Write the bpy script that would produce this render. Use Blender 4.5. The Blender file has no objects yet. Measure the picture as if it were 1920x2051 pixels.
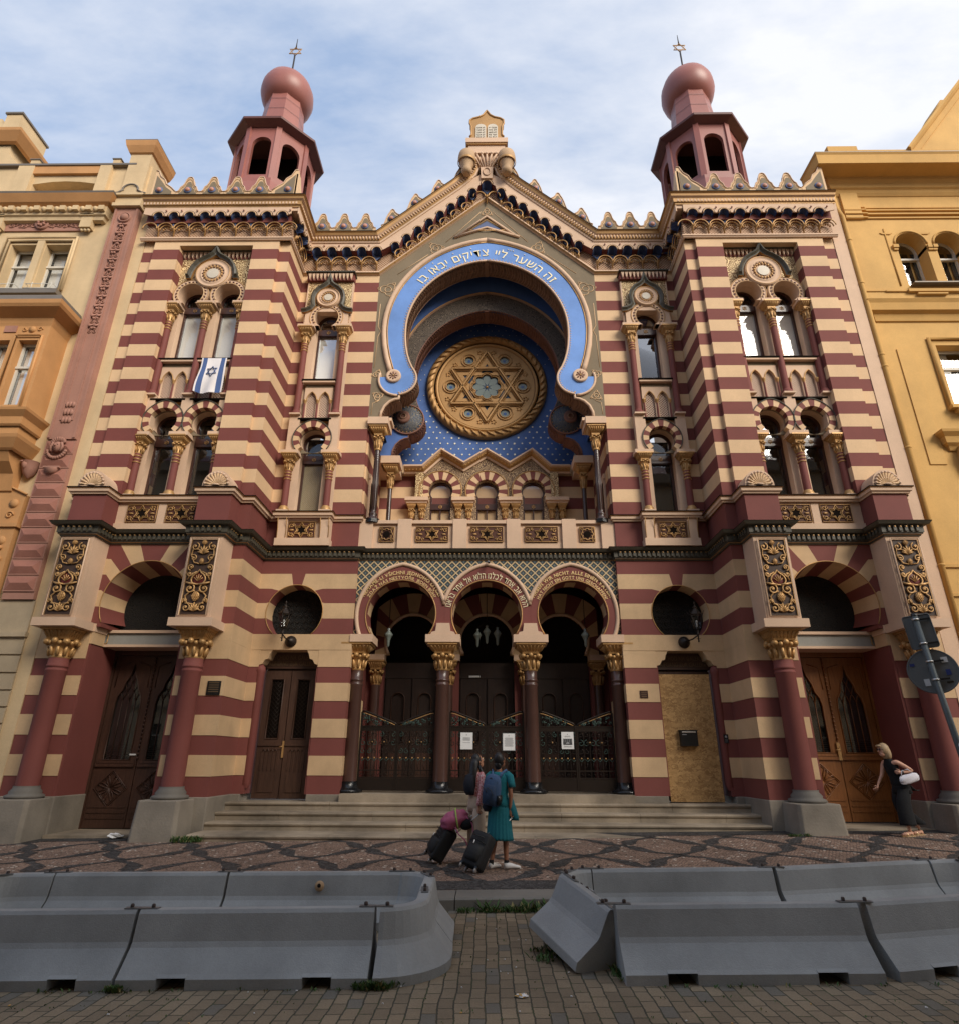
import bpy, bmesh, math, random
from math import sin, cos, pi, sqrt, atan2, radians, hypot
from mathutils import Vector, Matrix
from mathutils.geometry import tessellate_polygon
random.seed(7)
SC = bpy.context.scene
COL = SC.collection
# ------------------------------------------------------------------ camera
def setup_camera():
    f = 1237.5; p = radians(21.775); yaw = radians(0.776); roll = radians(0.267)
    fw = Vector((-sin(yaw)*cos(p), cos(yaw)*cos(p), sin(p)))
    r0 = Vector((cos(yaw), sin(yaw), 0)); u0 = r0.cross(fw)
    rt = r0*cos(roll)+u0*sin(roll); up = rt.cross(fw)
    cd = bpy.data.cameras.new('camera'); co = bpy.data.objects.new('camera', cd); COL.objects.link(co)
    M = Matrix((rt, up, -fw)).transposed().to_4x4(); M.translation = Vector((0.0165, 0, 1.75))
    co.matrix_world = M
    cd.sensor_fit = 'HORIZONTAL'; cd.sensor_width = 36; cd.lens = f/1920*36
    cd.clip_start = 0.05; cd.clip_end = 2000
    SC.camera = co
setup_camera()
# ------------------------------------------------------------------ world, sun, exposure
SUN_DIR = Vector((0.55, -0.66, 0.52)).normalized()      # towards the sun: high, front right, veiled
def setup_world():
    w = bpy.data.worlds.new('World'); SC.world = w; w.use_nodes = True
    nt = w.node_tree; N = nt.nodes; L = nt.links; N.clear()
    out = N.new('ShaderNodeOutputWorld'); bg = N.new('ShaderNodeBackground')
    sky = N.new('ShaderNodeTexSky'); sky.sky_type = 'NISHITA'; sky.sun_disc = False
    el = math.asin(SUN_DIR.z); az = atan2(SUN_DIR.x, SUN_DIR.y)
    sky.sun_elevation = el; sky.sun_rotation = az
    sky.altitude = 300; sky.air_density = 1.0; sky.dust_density = 2.5; sky.ozone_density = 1.2
    tc = N.new('ShaderNodeTexCoord')
    # project the view direction on a high flat cloud layer
    sep = N.new('ShaderNodeSeparateXYZ'); L.new(tc.outputs['Generated'], sep.inputs[0])
    zc = N.new('ShaderNodeMath'); zc.operation = 'MAXIMUM'; zc.inputs[1].default_value = 0.04; L.new(sep.outputs['Z'], zc.inputs[0])
    dx = N.new('ShaderNodeMath'); dx.operation = 'DIVIDE'; L.new(sep.outputs['X'], dx.inputs[0]); L.new(zc.outputs[0], dx.inputs[1])
    dy = N.new('ShaderNodeMath'); dy.operation = 'DIVIDE'; L.new(sep.outputs['Y'], dy.inputs[0]); L.new(zc.outputs[0], dy.inputs[1])
    cmb = N.new('ShaderNodeCombineXYZ'); L.new(dx.outputs[0], cmb.inputs['X']); L.new(dy.outputs[0], cmb.inputs['Y'])
    mp = N.new('ShaderNodeMapping'); mp.inputs['Rotation'].default_value = (0, 0, radians(28)); mp.inputs['Scale'].default_value = (1.0, 2.2, 1)
    L.new(cmb.outputs[0], mp.inputs[0])
    n1 = N.new('ShaderNodeTexNoise'); n1.inputs['Scale'].default_value = 1.25; n1.inputs['Detail'].default_value = 9; n1.inputs['Roughness'].default_value = 0.52
    n1.inputs['Distortion'].default_value = 0.5
    L.new(mp.outputs[0], n1.inputs['Vector'])
    n2 = N.new('ShaderNodeTexNoise'); n2.inputs['Scale'].default_value = 7.0; n2.inputs['Detail'].default_value = 6; n2.inputs['Roughness'].default_value = 0.6
    L.new(mp.outputs[0], n2.inputs['Vector'])
    mm = N.new('ShaderNodeMath'); mm.operation = 'MULTIPLY_ADD'; mm.inputs[1].default_value = 0.30; L.new(n2.outputs['Fac'], mm.inputs[0]); L.new(n1.outputs['Fac'], mm.inputs[2])
    # denser cloud towards the right hand side
    rx = N.new('ShaderNodeMath'); rx.operation = 'MULTIPLY_ADD'; rx.inputs[1].default_value = 0.34; L.new(sep.outputs['X'], rx.inputs[0]); L.new(mm.outputs[0], rx.inputs[2])
    cr = N.new('ShaderNodeMapRange'); cr.inputs['From Min'].default_value = 0.42; cr.inputs['From Max'].default_value = 0.86
    cr.inputs['To Min'].default_value = 0.05; cr.inputs['To Max'].default_value = 1.0
    L.new(rx.outputs[0], cr.inputs['Value'])
    hz = N.new('ShaderNodeMix'); hz.data_type = 'RGBA'; hz.inputs['Factor'].default_value = .62; L.new(sky.outputs[0], hz.inputs['A']); hz.inputs['B'].default_value = (2.9, 3.9, 5.7, 1)
    mix = N.new('ShaderNodeMix'); mix.data_type = 'RGBA'
    L.new(cr.outputs[0], mix.inputs['Factor']); L.new(hz.outputs['Result'], mix.inputs['A'])
    mix.inputs['B'].default_value = (5.6, 5.7, 6.0, 1)
    L.new(mix.outputs['Result'], bg.inputs['Color']); bg.inputs['Strength'].default_value = 0.13
    L.new(bg.outputs[0], out.inputs['Surface'])
setup_world()
sl = bpy.data.lights.new('sun', 'SUN'); sl.energy = 2.9; sl.angle = radians(30); sl.color = (1.0, 0.92, 0.80)
so = bpy.data.objects.new('sun', sl); COL.objects.link(so)
so.rotation_euler = SUN_DIR.to_track_quat('Z', 'Y').to_euler(); so.location = SUN_DIR*60
SC.view_settings.view_transform = 'Standard'; SC.view_settings.look = 'None'; SC.view_settings.gamma = 1
SC.view_settings.exposure = 0.42
SC.render.engine = 'CYCLES'; SC.cycles.max_bounces = 6; SC.cycles.diffuse_bounces = 3; SC.cycles.glossy_bounces = 3
SC.cycles.use_denoising = True
# ------------------------------------------------------------------ materials
MATS = {}
def newmat(name):
    m = bpy.data.materials.new(name); m.use_nodes = True; nt = m.node_tree; nt.nodes.clear()
    o = nt.nodes.new('ShaderNodeOutputMaterial'); b = nt.nodes.new('ShaderNodeBsdfPrincipled')
    nt.links.new(b.outputs[0], o.inputs[0]); MATS[name] = m
    return m, nt.nodes, nt.links, b, o
def pos(N, L, sx=1, sy=1, sz=1, rot=(0,0,0)):
    g = N.new('ShaderNodeNewGeometry')
    if (sx, sy, sz) == (1, 1, 1) and rot == (0, 0, 0): return g.outputs['Position']
    mp = N.new('ShaderNodeMapping'); mp.inputs['Scale'].default_value = (sx, sy, sz); mp.inputs['Rotation'].default_value = rot
    L.new(g.outputs['Position'], mp.inputs[0]); return mp.outputs[0]
def noise(N, L, vec, scale, detail=4, rough=.55):
    n = N.new('ShaderNodeTexNoise'); n.inputs['Scale'].default_value = scale; n.inputs['Detail'].default_value = detail; n.inputs['Roughness'].default_value = rough
    L.new(vec, n.inputs['Vector']); return n.outputs['Fac']
def math_(N, L, op, a, b=None, c=None):
    m = N.new('ShaderNodeMath'); m.operation = op
    for i, v in enumerate((a, b, c)):
        if v is None: continue
        if isinstance(v, (int, float)): m.inputs[i].default_value = v
        else: L.new(v, m.inputs[i])
    return m.outputs[0]
def maprange(N, L, v, a, b, c, d):
    m = N.new('ShaderNodeMapRange'); L.new(v, m.inputs['Value'])
    for k, x in zip(('From Min', 'From Max', 'To Min', 'To Max'), (a, b, c, d)): m.inputs[k].default_value = x
    return m.outputs[0]
def mixc(N, L, f, a, b, mode='MIX'):
    m = N.new('ShaderNodeMix'); m.data_type = 'RGBA'; m.blend_type = mode
    if isinstance(f, (int, float)): m.inputs['Factor'].default_value = f
    else: L.new(f, m.inputs['Factor'])
    for k, x in (('A', a), ('B', b)):
        if isinstance(x, tuple): m.inputs[k].default_value = (*x[:3], 1)
        else: L.new(x, m.inputs[k])
    return m.outputs['Result']
def bump(N, L, b, h, dist=.01, st=1.0):
    n = N.new('ShaderNodeBump'); n.inputs['Strength'].default_value = st; n.inputs['Distance'].default_value = dist
    L.new(h, n.inputs['Height']); L.new(n.outputs[0], b.inputs['Normal'])
def weather(N, L, col, amt=.16, streak=True):
    """patchy dirt and rain streaks over a colour"""
    n1 = noise(N, L, pos(N, L), 0.9, 6, .6)
    f1 = maprange(N, L, n1, .32, .68, 1-amt, 1+amt*.35)
    c = mixc(N, L, 1.0, col, col) if isinstance(col, tuple) else col
    v = f1
    if streak:
        n2 = noise(N, L, pos(N, L, 1.6, 1.6, .22), 1.8, 5, .65)
        f2 = maprange(N, L, n2, .3, .75, 1-amt*.35, 1+amt*.1)
        v = math_(N, L, 'MULTIPLY', f1, f2)
    n3 = noise(N, L, pos(N, L), 38, 3, .6)
    v = math_(N, L, 'MULTIPLY', v, maprange(N, L, n3, .3, .7, .95, 1.04))
    cv = N.new('ShaderNodeCombineColor'); L.new(v, cv.inputs[0]); L.new(v, cv.inputs[1]); L.new(v, cv.inputs[2])
    return mixc(N, L, 1.0, c, cv.outputs[0], 'MULTIPLY')
def simple(name, col, rough=.75, metal=0., amt=.12, bs=60., bd=.004, streak=True, spec=.4, coat=0.):
    m, N, L, b, o = newmat(name)
    L.new(weather(N, L, col, amt, streak), b.inputs['Base Color'])
    b.inputs['Roughness'].default_value = rough; b.inputs['Metallic'].default_value = metal; b.inputs['Specular IOR Level'].default_value = spec
    b.inputs['Coat Weight'].default_value = coat
    if bd > 0: bump(N, L, b, noise(N, L, pos(N, L), bs, 4), bd, .6)
    return m
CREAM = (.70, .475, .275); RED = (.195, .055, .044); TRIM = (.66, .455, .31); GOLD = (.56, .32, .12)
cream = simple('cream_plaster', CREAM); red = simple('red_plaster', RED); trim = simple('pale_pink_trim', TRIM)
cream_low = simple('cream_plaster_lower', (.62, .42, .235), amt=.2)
gold = simple('gilding', GOLD, .45, .35, .4, 40, .008, spec=.5)
goldp = simple('ochre_gilt_paint', (.47, .265, .10), .5, .25, .2, 40, .004)
green = simple('dark_green_cornice', (.082, .073, .052), .5, .0, .25, 50, .004)
greyg = simple('grey_green_plaster', (.215, .165, .105), .8, amt=.15)
dark = simple('near_black', (.010, .006, .004), .95, spec=.1)
iron = simple('dark_iron', (.030, .021, .016), .42, .5)
irong = simple('green_bronze_iron', (.05, .085, .07), .5, .4)
frame_b = simple('dark_brown_frame', (.055, .022, .016), .35, coat=.2)
stone = simple('grey_stone', (.25, .215, .17), .85, amt=.35, bs=25, bd=.01, streak=False)
sand = simple('sandstone', (.33, .265, .19), .85, amt=.55, bs=25, bd=.01, streak=False)
grey_base = simple('grey_painted_base', (.15, .135, .115), .7)
terrac = simple('terracotta_turret', (.32, .115, .090), .42, 0, .12, 30, .003, spec=.45)
terrad = simple('brown_copper_eave', (.15, .058, .048), .5, 0, .2)
blueb = simple('blue_vault', (.085, .165, .42), .75, amt=.25)
bluering = simple('blue_inscription_band', (.155, .30, .66), .7, amt=.22, bs=20, bd=.006, streak=False)
blued = simple('deep_blue_shell', (.040, .065, .18), .6)
whitegold = simple('pale_gilt_star', (.95, .88, .66), .4, .1, .05)
granite = simple('polished_brown_granite', (.085, .042, .032), .3, 0, .2, 60, .001, coat=.15)
bronze = simple('dark_brown_column', (.05, .024, .018), .3, 0, .2, coat=.3)
blackp = simple('black_stone_base', (.010, .010, .011), .2, 0, .1)
orange_b = simple('orange_plaster', (.56, .285, .11), .75, amt=.16)
lcream = simple('left_house_plaster', (.64, .47, .27), .8, amt=.16)
lpink = simple('pink_stone_pilaster', (.40, .20, .145), .85, amt=.2)
lrust = simple('left_house_rustication', (.46, .36, .235), .85, amt=.22)
copper = simple('weathered_sheet_roof', (.20, .17, .14), .55, .3)
yellow = simple('yellow_plaster', (.66, .39, .125), .8, amt=.14)
yellowd = simple('yellow_plaster_trim', (.62, .355, .105), .8, amt=.14)
whitef = simple('white_window_frame', (.62, .58, .50), .5, amt=.1)
oppm = simple('opposite_house_plaster', (.50, .40, .27), .8)
opps = simple('opposite_house_stone', (.33, .27, .2), .8)
concrete = simple('painted_barrier_concrete', (.31, .32, .32), .62, 0, .28, 90, .005)
galv = simple('galvanised_plate', (.22, .235, .245), .45, .7)
boltm = simple('rusty_bolt', (.06, .045, .04), .5, .6)
paper = simple('white_paper', (.75, .74, .72), .6, 0, .03, 60, 0)
ink = simple('printed_ink', (.06, .06, .06), .7, 0, 0, 60, 0)
inkg = simple('grey_ink', (.28, .28, .28), .7, 0, 0, 60, 0)
signg = simple('grey_sign_back', (.14, .15, .155), .5, .3)
polem = simple('sign_pole_grey', (.13, .15, .155), .5, .4, .3)
stickw = simple('white_sticker', (.6, .6, .6), .5); stickb = simple('blue_sticker', (.02, .035, .16), .5)
leafm = simple('weed_green', (.055, .11, .025), .7, amt=.3, streak=False)
leafd = simple('dry_weed', (.22, .19, .08), .8, amt=.3, streak=False)
marble = simple('marble_tablet', (.62, .55, .44), .5)
beamg = simple('grey_lintel_panel', (.30, .29, .26), .7, amt=.2)
skin_l = simple('fair_skin', (.56, .30, .20), .5, 0, .05, 60, 0); skin_d = simple('brown_skin', (.26, .11, .06), .5, 0, .05, 60, 0)
skin_m = simple('tan_skin', (.42, .2, .12), .5, 0, .05, 60, 0)
hairk = simple('black_hair', (.010, .008, .008), .45, 0, .2, 80, .004); hairb = simple('blonde_hair', (.42, .29, .16), .5, 0, .3, 80, .004)
def fabric(name, col, rough=.9, amt=.12): return simple(name, col, rough, 0, amt, 25, .012, streak=True)
teal = fabric('teal_dress_cloth', (.008, .12, .145)); tealt = fabric('teal_top_cloth', (.010, .15, .18)); blackc = fabric('black_cloth', (.008, .008, .009), .95)
beige = fabric('beige_trousers', (.46, .35, .26)); bluebag = fabric('blue_backpack_cloth', (.045, .085, .17)); navy = fabric('navy_cloth', (.012, .014, .022))
bluestrap = fabric('light_blue_strap', (.085, .16, .30))
pinkbag = fabric('pink_bag_cloth', (.36, .085, .16), .6); blackcase = fabric('black_suitcase_cloth', (.010, .010, .011), .7); lime = fabric('lime_band', (.35, .45, .12))
whitec = fabric('white_cloth', (.62, .60, .64)); whiteshoe = simple('white_leather', (.72, .70, .68), .4, 0, .05)
alu = simple('aluminium_tube', (.6, .58, .55), .3, .8, .05); wheelm = simple('wheel_grey', (.3, .28, .26), .5)
goldshoe = simple('gold_sandal', (.65, .45, .25), .25, .8, .05); plastic = simple('black_plastic', (.012, .012, .012), .3)
def mk_pinkblouse():
    m, N, L, b, o = newmat('pink_patterned_blouse')
    v = N.new('ShaderNodeTexVoronoi'); v.feature = 'DISTANCE_TO_EDGE'; v.inputs['Scale'].default_value = 28; L.new(pos(N, L), v.inputs['Vector'])
    f = maprange(N, L, v.outputs['Distance'], .03, .12, 1, 0)
    L.new(mixc(N, L, f, (.46, .13, .13), (.70, .46, .44)), b.inputs['Base Color']); b.inputs['Roughness'].default_value = .85
mk_pinkblouse(); blouse = MATS['pink_patterned_blouse']
def mk_stripe():
    m, N, L, b, o = newmat('banded_plaster')
    g = N.new('ShaderNodeNewGeometry'); s = N.new('ShaderNodeSeparateXYZ'); L.new(g.outputs['Position'], s.inputs[0])
    t = math_(N, L, 'SUBTRACT', 16.6, s.outputs['Z']); t = math_(N, L, 'DIVIDE', t, .8); t = math_(N, L, 'FRACT', t)
    f = math_(N, L, 'LESS_THAN', t, .5)
    top = math_(N, L, 'GREATER_THAN', s.outputs['Z'], 16.6)
    f = math_(N, L, 'MULTIPLY', f, math_(N, L, 'SUBTRACT', 1.0, top))
    c = mixc(N, L, f, CREAM, RED)
    L.new(weather(N, L, c, .12), b.inputs['Base Color']); b.inputs['Roughness'].default_value = .78; b.inputs['Specular IOR Level'].default_value = .35
    # cream courses stand a little proud of the red ones
    tri = math_(N, L, 'PINGPONG', math_(N, L, 'MULTIPLY', t, 2), 1.0)
    h = math_(N, L, 'SUBTRACT', 1.0, f)
    hh = math_(N, L, 'ADD', math_(N, L, 'MULTIPLY', h, 2.0), math_(N, L, 'MULTIPLY', noise(N, L, pos(N, L), 55, 4), .25))
    bump(N, L, b, hh, .012, .8)
    return m
stripe = mk_stripe()
def mk_lattice(name, c_line, c_dark, scale, lw, dots=None, rough=.7):
    """diagonal trellis relief in the x z plane"""
    m, N, L, b, o = newmat(name)
    g = N.new('ShaderNodeNewGeometry'); s = N.new('ShaderNodeSeparateXYZ'); L.new(g.outputs['Position'], s.inputs[0])
    xx = math_(N, L, 'ADD', s.outputs['X'], s.outputs['Y'])
    a = math_(N, L, 'MULTIPLY', math_(N, L, 'ADD', xx, s.outputs['Z']), scale)
    c = math_(N, L, 'MULTIPLY', math_(N, L, 'SUBTRACT', xx, s.outputs['Z']), scale)
    da = math_(N, L, 'PINGPONG', a, .5); dc = math_(N, L, 'PINGPONG', c, .5)
    mn = math_(N, L, 'MINIMUM', da, dc)
    f = maprange(N, L, mn, lw, lw+.05, 1, 0)
    base = c_dark
    if dots:
        d2 = math_(N, L, 'MINIMUM', math_(N, L, 'SUBTRACT', .5, da), math_(N, L, 'SUBTRACT', .5, dc))
        mx = math_(N, L, 'MAXIMUM', math_(N, L, 'SUBTRACT', .5, da), math_(N, L, 'SUBTRACT', .5, dc))
        base = mixc(N, L, maprange(N, L, mx, .10, .14, 1, 0), c_dark, dots)
    L.new(weather(N, L, mixc(N, L, f, base, c_line), .12), b.inputs['Base Color']); b.inputs['Roughness'].default_value = rough
    bump(N, L, b, f, .012, .9)
    return m
latt_gold = mk_lattice('gilt_trellis_on_slate', (.62, .45, .24), (.040, .052, .056), 4.6, .07, dots=(.13, .17, .17))
latt_cream = mk_lattice('cream_trellis', (.62, .42, .27), (.27, .12, .055), 10.5, .13)
latt_white = mk_lattice('pale_trellis', (.60, .45, .33), (.16, .055, .04), 12.0, .16)
def mk_arab(name, c1, c2, scale, w=.08, rough=.6, metal=0):
    """winding relief scrolls"""
    m, N, L, b, o = newmat(name)
    p = pos(N, L)
    n = N.new('ShaderNodeTexNoise'); n.inputs['Scale'].default_value = scale*.5; n.inputs['Detail'].default_value = 1; L.new(p, n.inputs['Vector'])
    mx = N.new('ShaderNodeVectorMath'); mx.operation = 'SCALE'; mx.inputs['Scale'].default_value = 1.6/scale; L.new(n.outputs['Color'], mx.inputs[0])
    ad = N.new('ShaderNodeVectorMath'); ad.operation = 'ADD'; L.new(p, ad.inputs[0]); L.new(mx.outputs[0], ad.inputs[1])
    v = N.new('ShaderNodeTexVoronoi'); v.feature = 'F1'; v.inputs['Scale'].default_value = scale; L.new(ad.outputs[0], v.inputs['Vector'])
    r = math_(N, L, 'PINGPONG', math_(N, L, 'MULTIPLY', v.outputs['Distance'], 3.4), .5)
    f = maprange(N, L, r, .16, .30, 0, 1)
    L.new(mixc(N, L, f, c1, c2), b.inputs['Base Color']); b.inputs['Roughness'].default_value = rough; b.inputs['Metallic'].default_value = metal
    bump(N, L, b, f, .02, 1.0)
    return m
arab_gold = mk_arab('gilt_arabesque_relief', (.25, .13, .05), (.80, .60, .32), 7.0, metal=.1)
arab_brown = mk_arab('brown_arabesque_relief', (.13, .07, .04), (.46, .31, .17), 8.0)
arab_dark = mk_arab('dark_painted_scrolls', (.045, .032, .026), (.15, .115, .085), 9.0)
arab_blue = mk_arab('blue_painted_scrolls', (.05, .075, .13), (.17, .15, .12), 9.0)
arab_pink = mk_arab('pink_leaf_relief', (.30, .12, .085), (.44, .20, .15), 6.0)
def mk_glass(name, tint, refl=.3, rough=.02, back=(.02, .02, .02)):
    m, N, L, b, o = newmat(name); N.remove(b)
    gl = N.new('ShaderNodeBsdfGlossy'); gl.inputs['Roughness'].default_value = rough; gl.inputs['Color'].default_value = (*tint, 1)
    tr = N.new('ShaderNodeBsdfTransparent'); tr.inputs['Color'].default_value = (.97, .98, .97, 1)
    mx = N.new('ShaderNodeMixShader'); fr = N.new('ShaderNodeFresnel'); fr.inputs['IOR'].default_value = 1.6
    nz = N.new('ShaderNodeTexNoise'); nz.inputs['Scale'].default_value = 1.2; nz.inputs['Detail'].default_value = 1; L.new(pos(N, L), nz.inputs['Vector'])
    bp = N.new('ShaderNodeBump'); bp.inputs['Strength'].default_value = .06; bp.inputs['Distance'].default_value = .02; L.new(nz.outputs['Fac'], bp.inputs['Height'])
    L.new(bp.outputs[0], gl.inputs['Normal'])
    a = math_(N, L, 'MULTIPLY_ADD', fr.outputs[0], .30, refl)
    a.node.use_clamp = True
    L.new(a, mx.inputs[0]); L.new(tr.outputs[0], mx.inputs[1]); L.new(gl.outputs[0], mx.inputs[2]); L.new(mx.outputs[0], o.inputs[0])
    return m
glass = mk_glass('window_glass', (.9, .92, .95), .06)
glass_dim = mk_glass('dim_glass', (.55, .58, .6), .10)
blind = simple('pale_roller_blind', (.88, .85, .80), .9, 0, .08, 10, 0)
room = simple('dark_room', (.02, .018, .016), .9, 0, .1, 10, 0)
leaded = mk_lattice('leaded_pale_glass', (.30, .23, .13), (.34, .29, .20), 16, .10, rough=.25)
grille = mk_arab('wrought_grille', (.003, .003, .003), (.012, .010, .008), 10.0, rough=.9)
def mk_wood(name, c1, c2, sc=1.0, rough=.5):
    m, N, L, b, o = newmat(name)
    n = noise(N, L, pos(N, L, 14*sc, 14*sc, 1.2*sc), 2.0, 6, .65)
    n2 = noise(N, L, pos(N, L), 1.3, 4)
    c = mixc(N, L, maprange(N, L, n, .3, .7, 0, 1), c1, c2)
    v = maprange(N, L, n2, .3, .7, .75, 1.15); cv = N.new('ShaderNodeCombineColor')
    for i in range(3): L.new(v, cv.inputs[i])
    L.new(mixc(N, L, 1.0, c, cv.outputs[0], 'MULTIPLY'), b.inputs['Base Color']); b.inputs['Roughness'].default_value = rough
    bump(N, L, b, n, .004, .6)
    return m
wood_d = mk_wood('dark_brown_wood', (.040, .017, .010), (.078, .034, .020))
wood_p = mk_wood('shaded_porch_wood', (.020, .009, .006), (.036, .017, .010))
wood_o = mk_wood('amber_oak_wood', (.17, .058, .014), (.27, .105, .028), rough=.38)
wood_m = mk_wood('brown_door_wood', (.045, .020, .012), (.085, .040, .023))
def mk_osb():
    m, N, L, b, o = newmat('strand_board')
    p = pos(N, L)
    w = N.new('ShaderNodeTexVoronoi'); w.inputs['Scale'].default_value = 9; w.inputs['Randomness'].default_value = 1
    n = N.new('ShaderNodeTexNoise'); n.inputs['Scale'].default_value = 14; n.inputs['Detail'].default_value = 2; L.new(p, n.inputs['Vector'])
    ad = N.new('ShaderNodeVectorMath'); ad.operation = 'MULTIPLY_ADD'; L.new(n.outputs['Color'], ad.inputs[0]); ad.inputs[1].default_value = (.22, .22, .22); L.new(p, ad.inputs[2])
    mp = N.new('ShaderNodeMapping'); mp.inputs['Scale'].default_value = (1, 1, 3.6); mp.inputs['Rotation'].default_value = (0, .5, 0); L.new(ad.outputs[0], mp.inputs[0]); L.new(mp.outputs[0], w.inputs['Vector'])
    sp = N.new('ShaderNodeSeparateColor'); L.new(w.outputs['Color'], sp.inputs[0])
    cr = N.new('ShaderNodeValToRGB'); L.new(sp.outputs[0], cr.inputs[0])
    cr.color_ramp.elements[0].color = (.27, .14, .045, 1); cr.color_ramp.elements[1].color = (.52, .31, .12, 1)
    L.new(cr.outputs[0], b.inputs['Base Color']); b.inputs['Roughness'].default_value = .7
    bump(N, L, b, sp.outputs[0], .004, .8)
    return m
osb = mk_osb()
def mk_road():
    m, N, L, b, o = newmat('road_pavers')
    g = N.new('ShaderNodeNewGeometry'); s = N.new('ShaderNodeSeparateXYZ'); L.new(g.outputs['Position'], s.inputs[0])
    wob = noise(N, L, pos(N, L), 1.6, 2); w2 = math_(N, L, 'MULTIPLY_ADD', wob, .05, -.025)
    c = N.new('ShaderNodeCombineXYZ'); L.new(math_(N, L, 'ADD', s.outputs['Y'], w2), c.inputs[0]); L.new(math_(N, L, 'ADD', s.outputs['X'], w2), c.inputs[1])
    fine = noise(N, L, pos(N, L), 22, 2); f3 = N.new('ShaderNodeVectorMath'); f3.operation = 'ADD'
    fc = N.new('ShaderNodeCombineXYZ'); ff = math_(N, L, 'MULTIPLY_ADD', fine, .016, -.008); L.new(ff, fc.inputs[0]); L.new(ff, fc.inputs[1])
    L.new(c.outputs[0], f3.inputs[0]); L.new(fc.outputs[0], f3.inputs[1])
    br = N.new('ShaderNodeTexBrick'); L.new(f3.outputs[0], br.inputs['Vector']); br.inputs['Scale'].default_value = 1.0
    br.inputs['Brick Width'].default_value = .212; br.inputs['Row Height'].default_value = .118; br.inputs['Mortar Size'].default_value = .007; br.inputs['Mortar Smooth'].default_value = .5
    br.inputs['Bias'].default_value = 0.0; br.offset = .5
    br.inputs['Color1'].default_value = (.165, .125, .080, 1); br.inputs['Color2'].default_value = (.255, .195, .125, 1); br.inputs['Mortar'].default_value = (.045, .042, .026, 1)
    # a few grey replacement stones: the same brick grid read as a random value
    b2 = N.new('ShaderNodeTexBrick'); L.new(f3.outputs[0], b2.inputs['Vector']); b2.inputs['Scale'].default_value = 1.0
    b2.inputs['Brick Width'].default_value = .212; b2.inputs['Row Height'].default_value = .118; b2.inputs['Mortar Size'].default_value = 0; b2.offset = .5
    b2.inputs['Color1'].default_value = (0, 0, 0, 1); b2.inputs['Color2'].default_value = (1, 1, 1, 1); b2.inputs['Mortar'].default_value = (0, 0, 0, 1)
    sb = N.new('ShaderNodeSeparateColor'); L.new(b2.outputs['Color'], sb.inputs[0])
    fg = math_(N, L, 'GREATER_THAN', sb.outputs[0], .88)
    nm = math_(N, L, 'SUBTRACT', 1.0, br.outputs['Fac'])
    col = mixc(N, L, math_(N, L, 'MULTIPLY', fg, nm), br.outputs['Color'], (.14, .125, .10))
    ndirt = noise(N, L, pos(N, L), .7, 6, .65)
    mg = noise(N, L, pos(N, L), 5, 4, .6)
    green_f = math_(N, L, 'MULTIPLY', br.outputs['Fac'], maprange(N, L, mg, .5, .62, 0, .9))
    col = mixc(N, L, green_f, col, (.045, .06, .018))
    v = math_(N, L, 'MULTIPLY', maprange(N, L, ndirt, .3, .7, .72, 1.15), maprange(N, L, noise(N, L, pos(N, L), 60, 4, .7), .3, .7, .82, 1.15))
    cv = N.new('ShaderNodeCombineColor')
    for i in range(3): L.new(v, cv.inputs[i])
    L.new(mixc(N, L, 1.0, col, cv.outputs[0], 'MULTIPLY'), b.inputs['Base Color']); b.inputs['Roughness'].default_value = .8
    h = math_(N, L, 'ADD', nm, math_(N, L, 'MULTIPLY', noise(N, L, pos(N, L), 70, 4), .25))
    bump(N, L, b, h, .012, .9)
    return m
roadm = mk_road()
def mk_cobble(name, ca, cb, cj, speck=None, sc=19.):
    m, N, L, b, o = newmat(name)
    p = pos(N, L, 1, 1, 0)
    mp = N.new('ShaderNodeMapping'); L.new(p, mp.inputs[0]); mp.inputs['Rotation'].default_value = (0, 0, .5)
    v = N.new('ShaderNodeTexVoronoi'); v.inputs['Scale'].default_value = sc; v.inputs['Randomness'].default_value = .55; L.new(mp.outputs[0], v.inputs['Vector'])
    e = N.new('ShaderNodeTexVoronoi'); e.feature = 'DISTANCE_TO_EDGE'; e.inputs['Scale'].default_value = sc; e.inputs['Randomness'].default_value = .55; L.new(mp.outputs[0], e.inputs['Vector'])
    sp = N.new('ShaderNodeSeparateColor'); L.new(v.outputs['Color'], sp.inputs[0])
    c = mixc(N, L, sp.outputs[0], ca, cb)
    if speck: c = mixc(N, L, math_(N, L, 'GREATER_THAN', sp.outputs[1], .965), c, speck)
    j = maprange(N, L, e.outputs['Distance'], .03, .12, 0, 1)
    c = mixc(N, L, j, cj, c)
    nd = noise(N, L, pos(N, L), .8, 6, .65); vv = maprange(N, L, nd, .3, .7, .7, 1.15); cv = N.new('ShaderNodeCombineColor')
    for i in range(3): L.new(vv, cv.inputs[i])
    L.new(mixc(N, L, 1.0, c, cv.outputs[0], 'MULTIPLY'), b.inputs['Base Color']); b.inputs['Roughness'].default_value = .7
    bump(N, L, b, j, .01, .9)
    return m
cob_l = mk_cobble('brown_cobble_mosaic', (.24, .150, .105), (.37, .245, .18), (.065, .048, .036), (.7, .62, .52))
cob_d = mk_cobble('basalt_cobble_mosaic', (.034, .032, .032), (.095, .088, .084), (.018, .016, .014), None)
kerbm = simple('granite_kerb', (.20, .185, .16), .8, 0, .25, 90, .004)
def mk_tablet():
    pass
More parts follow.
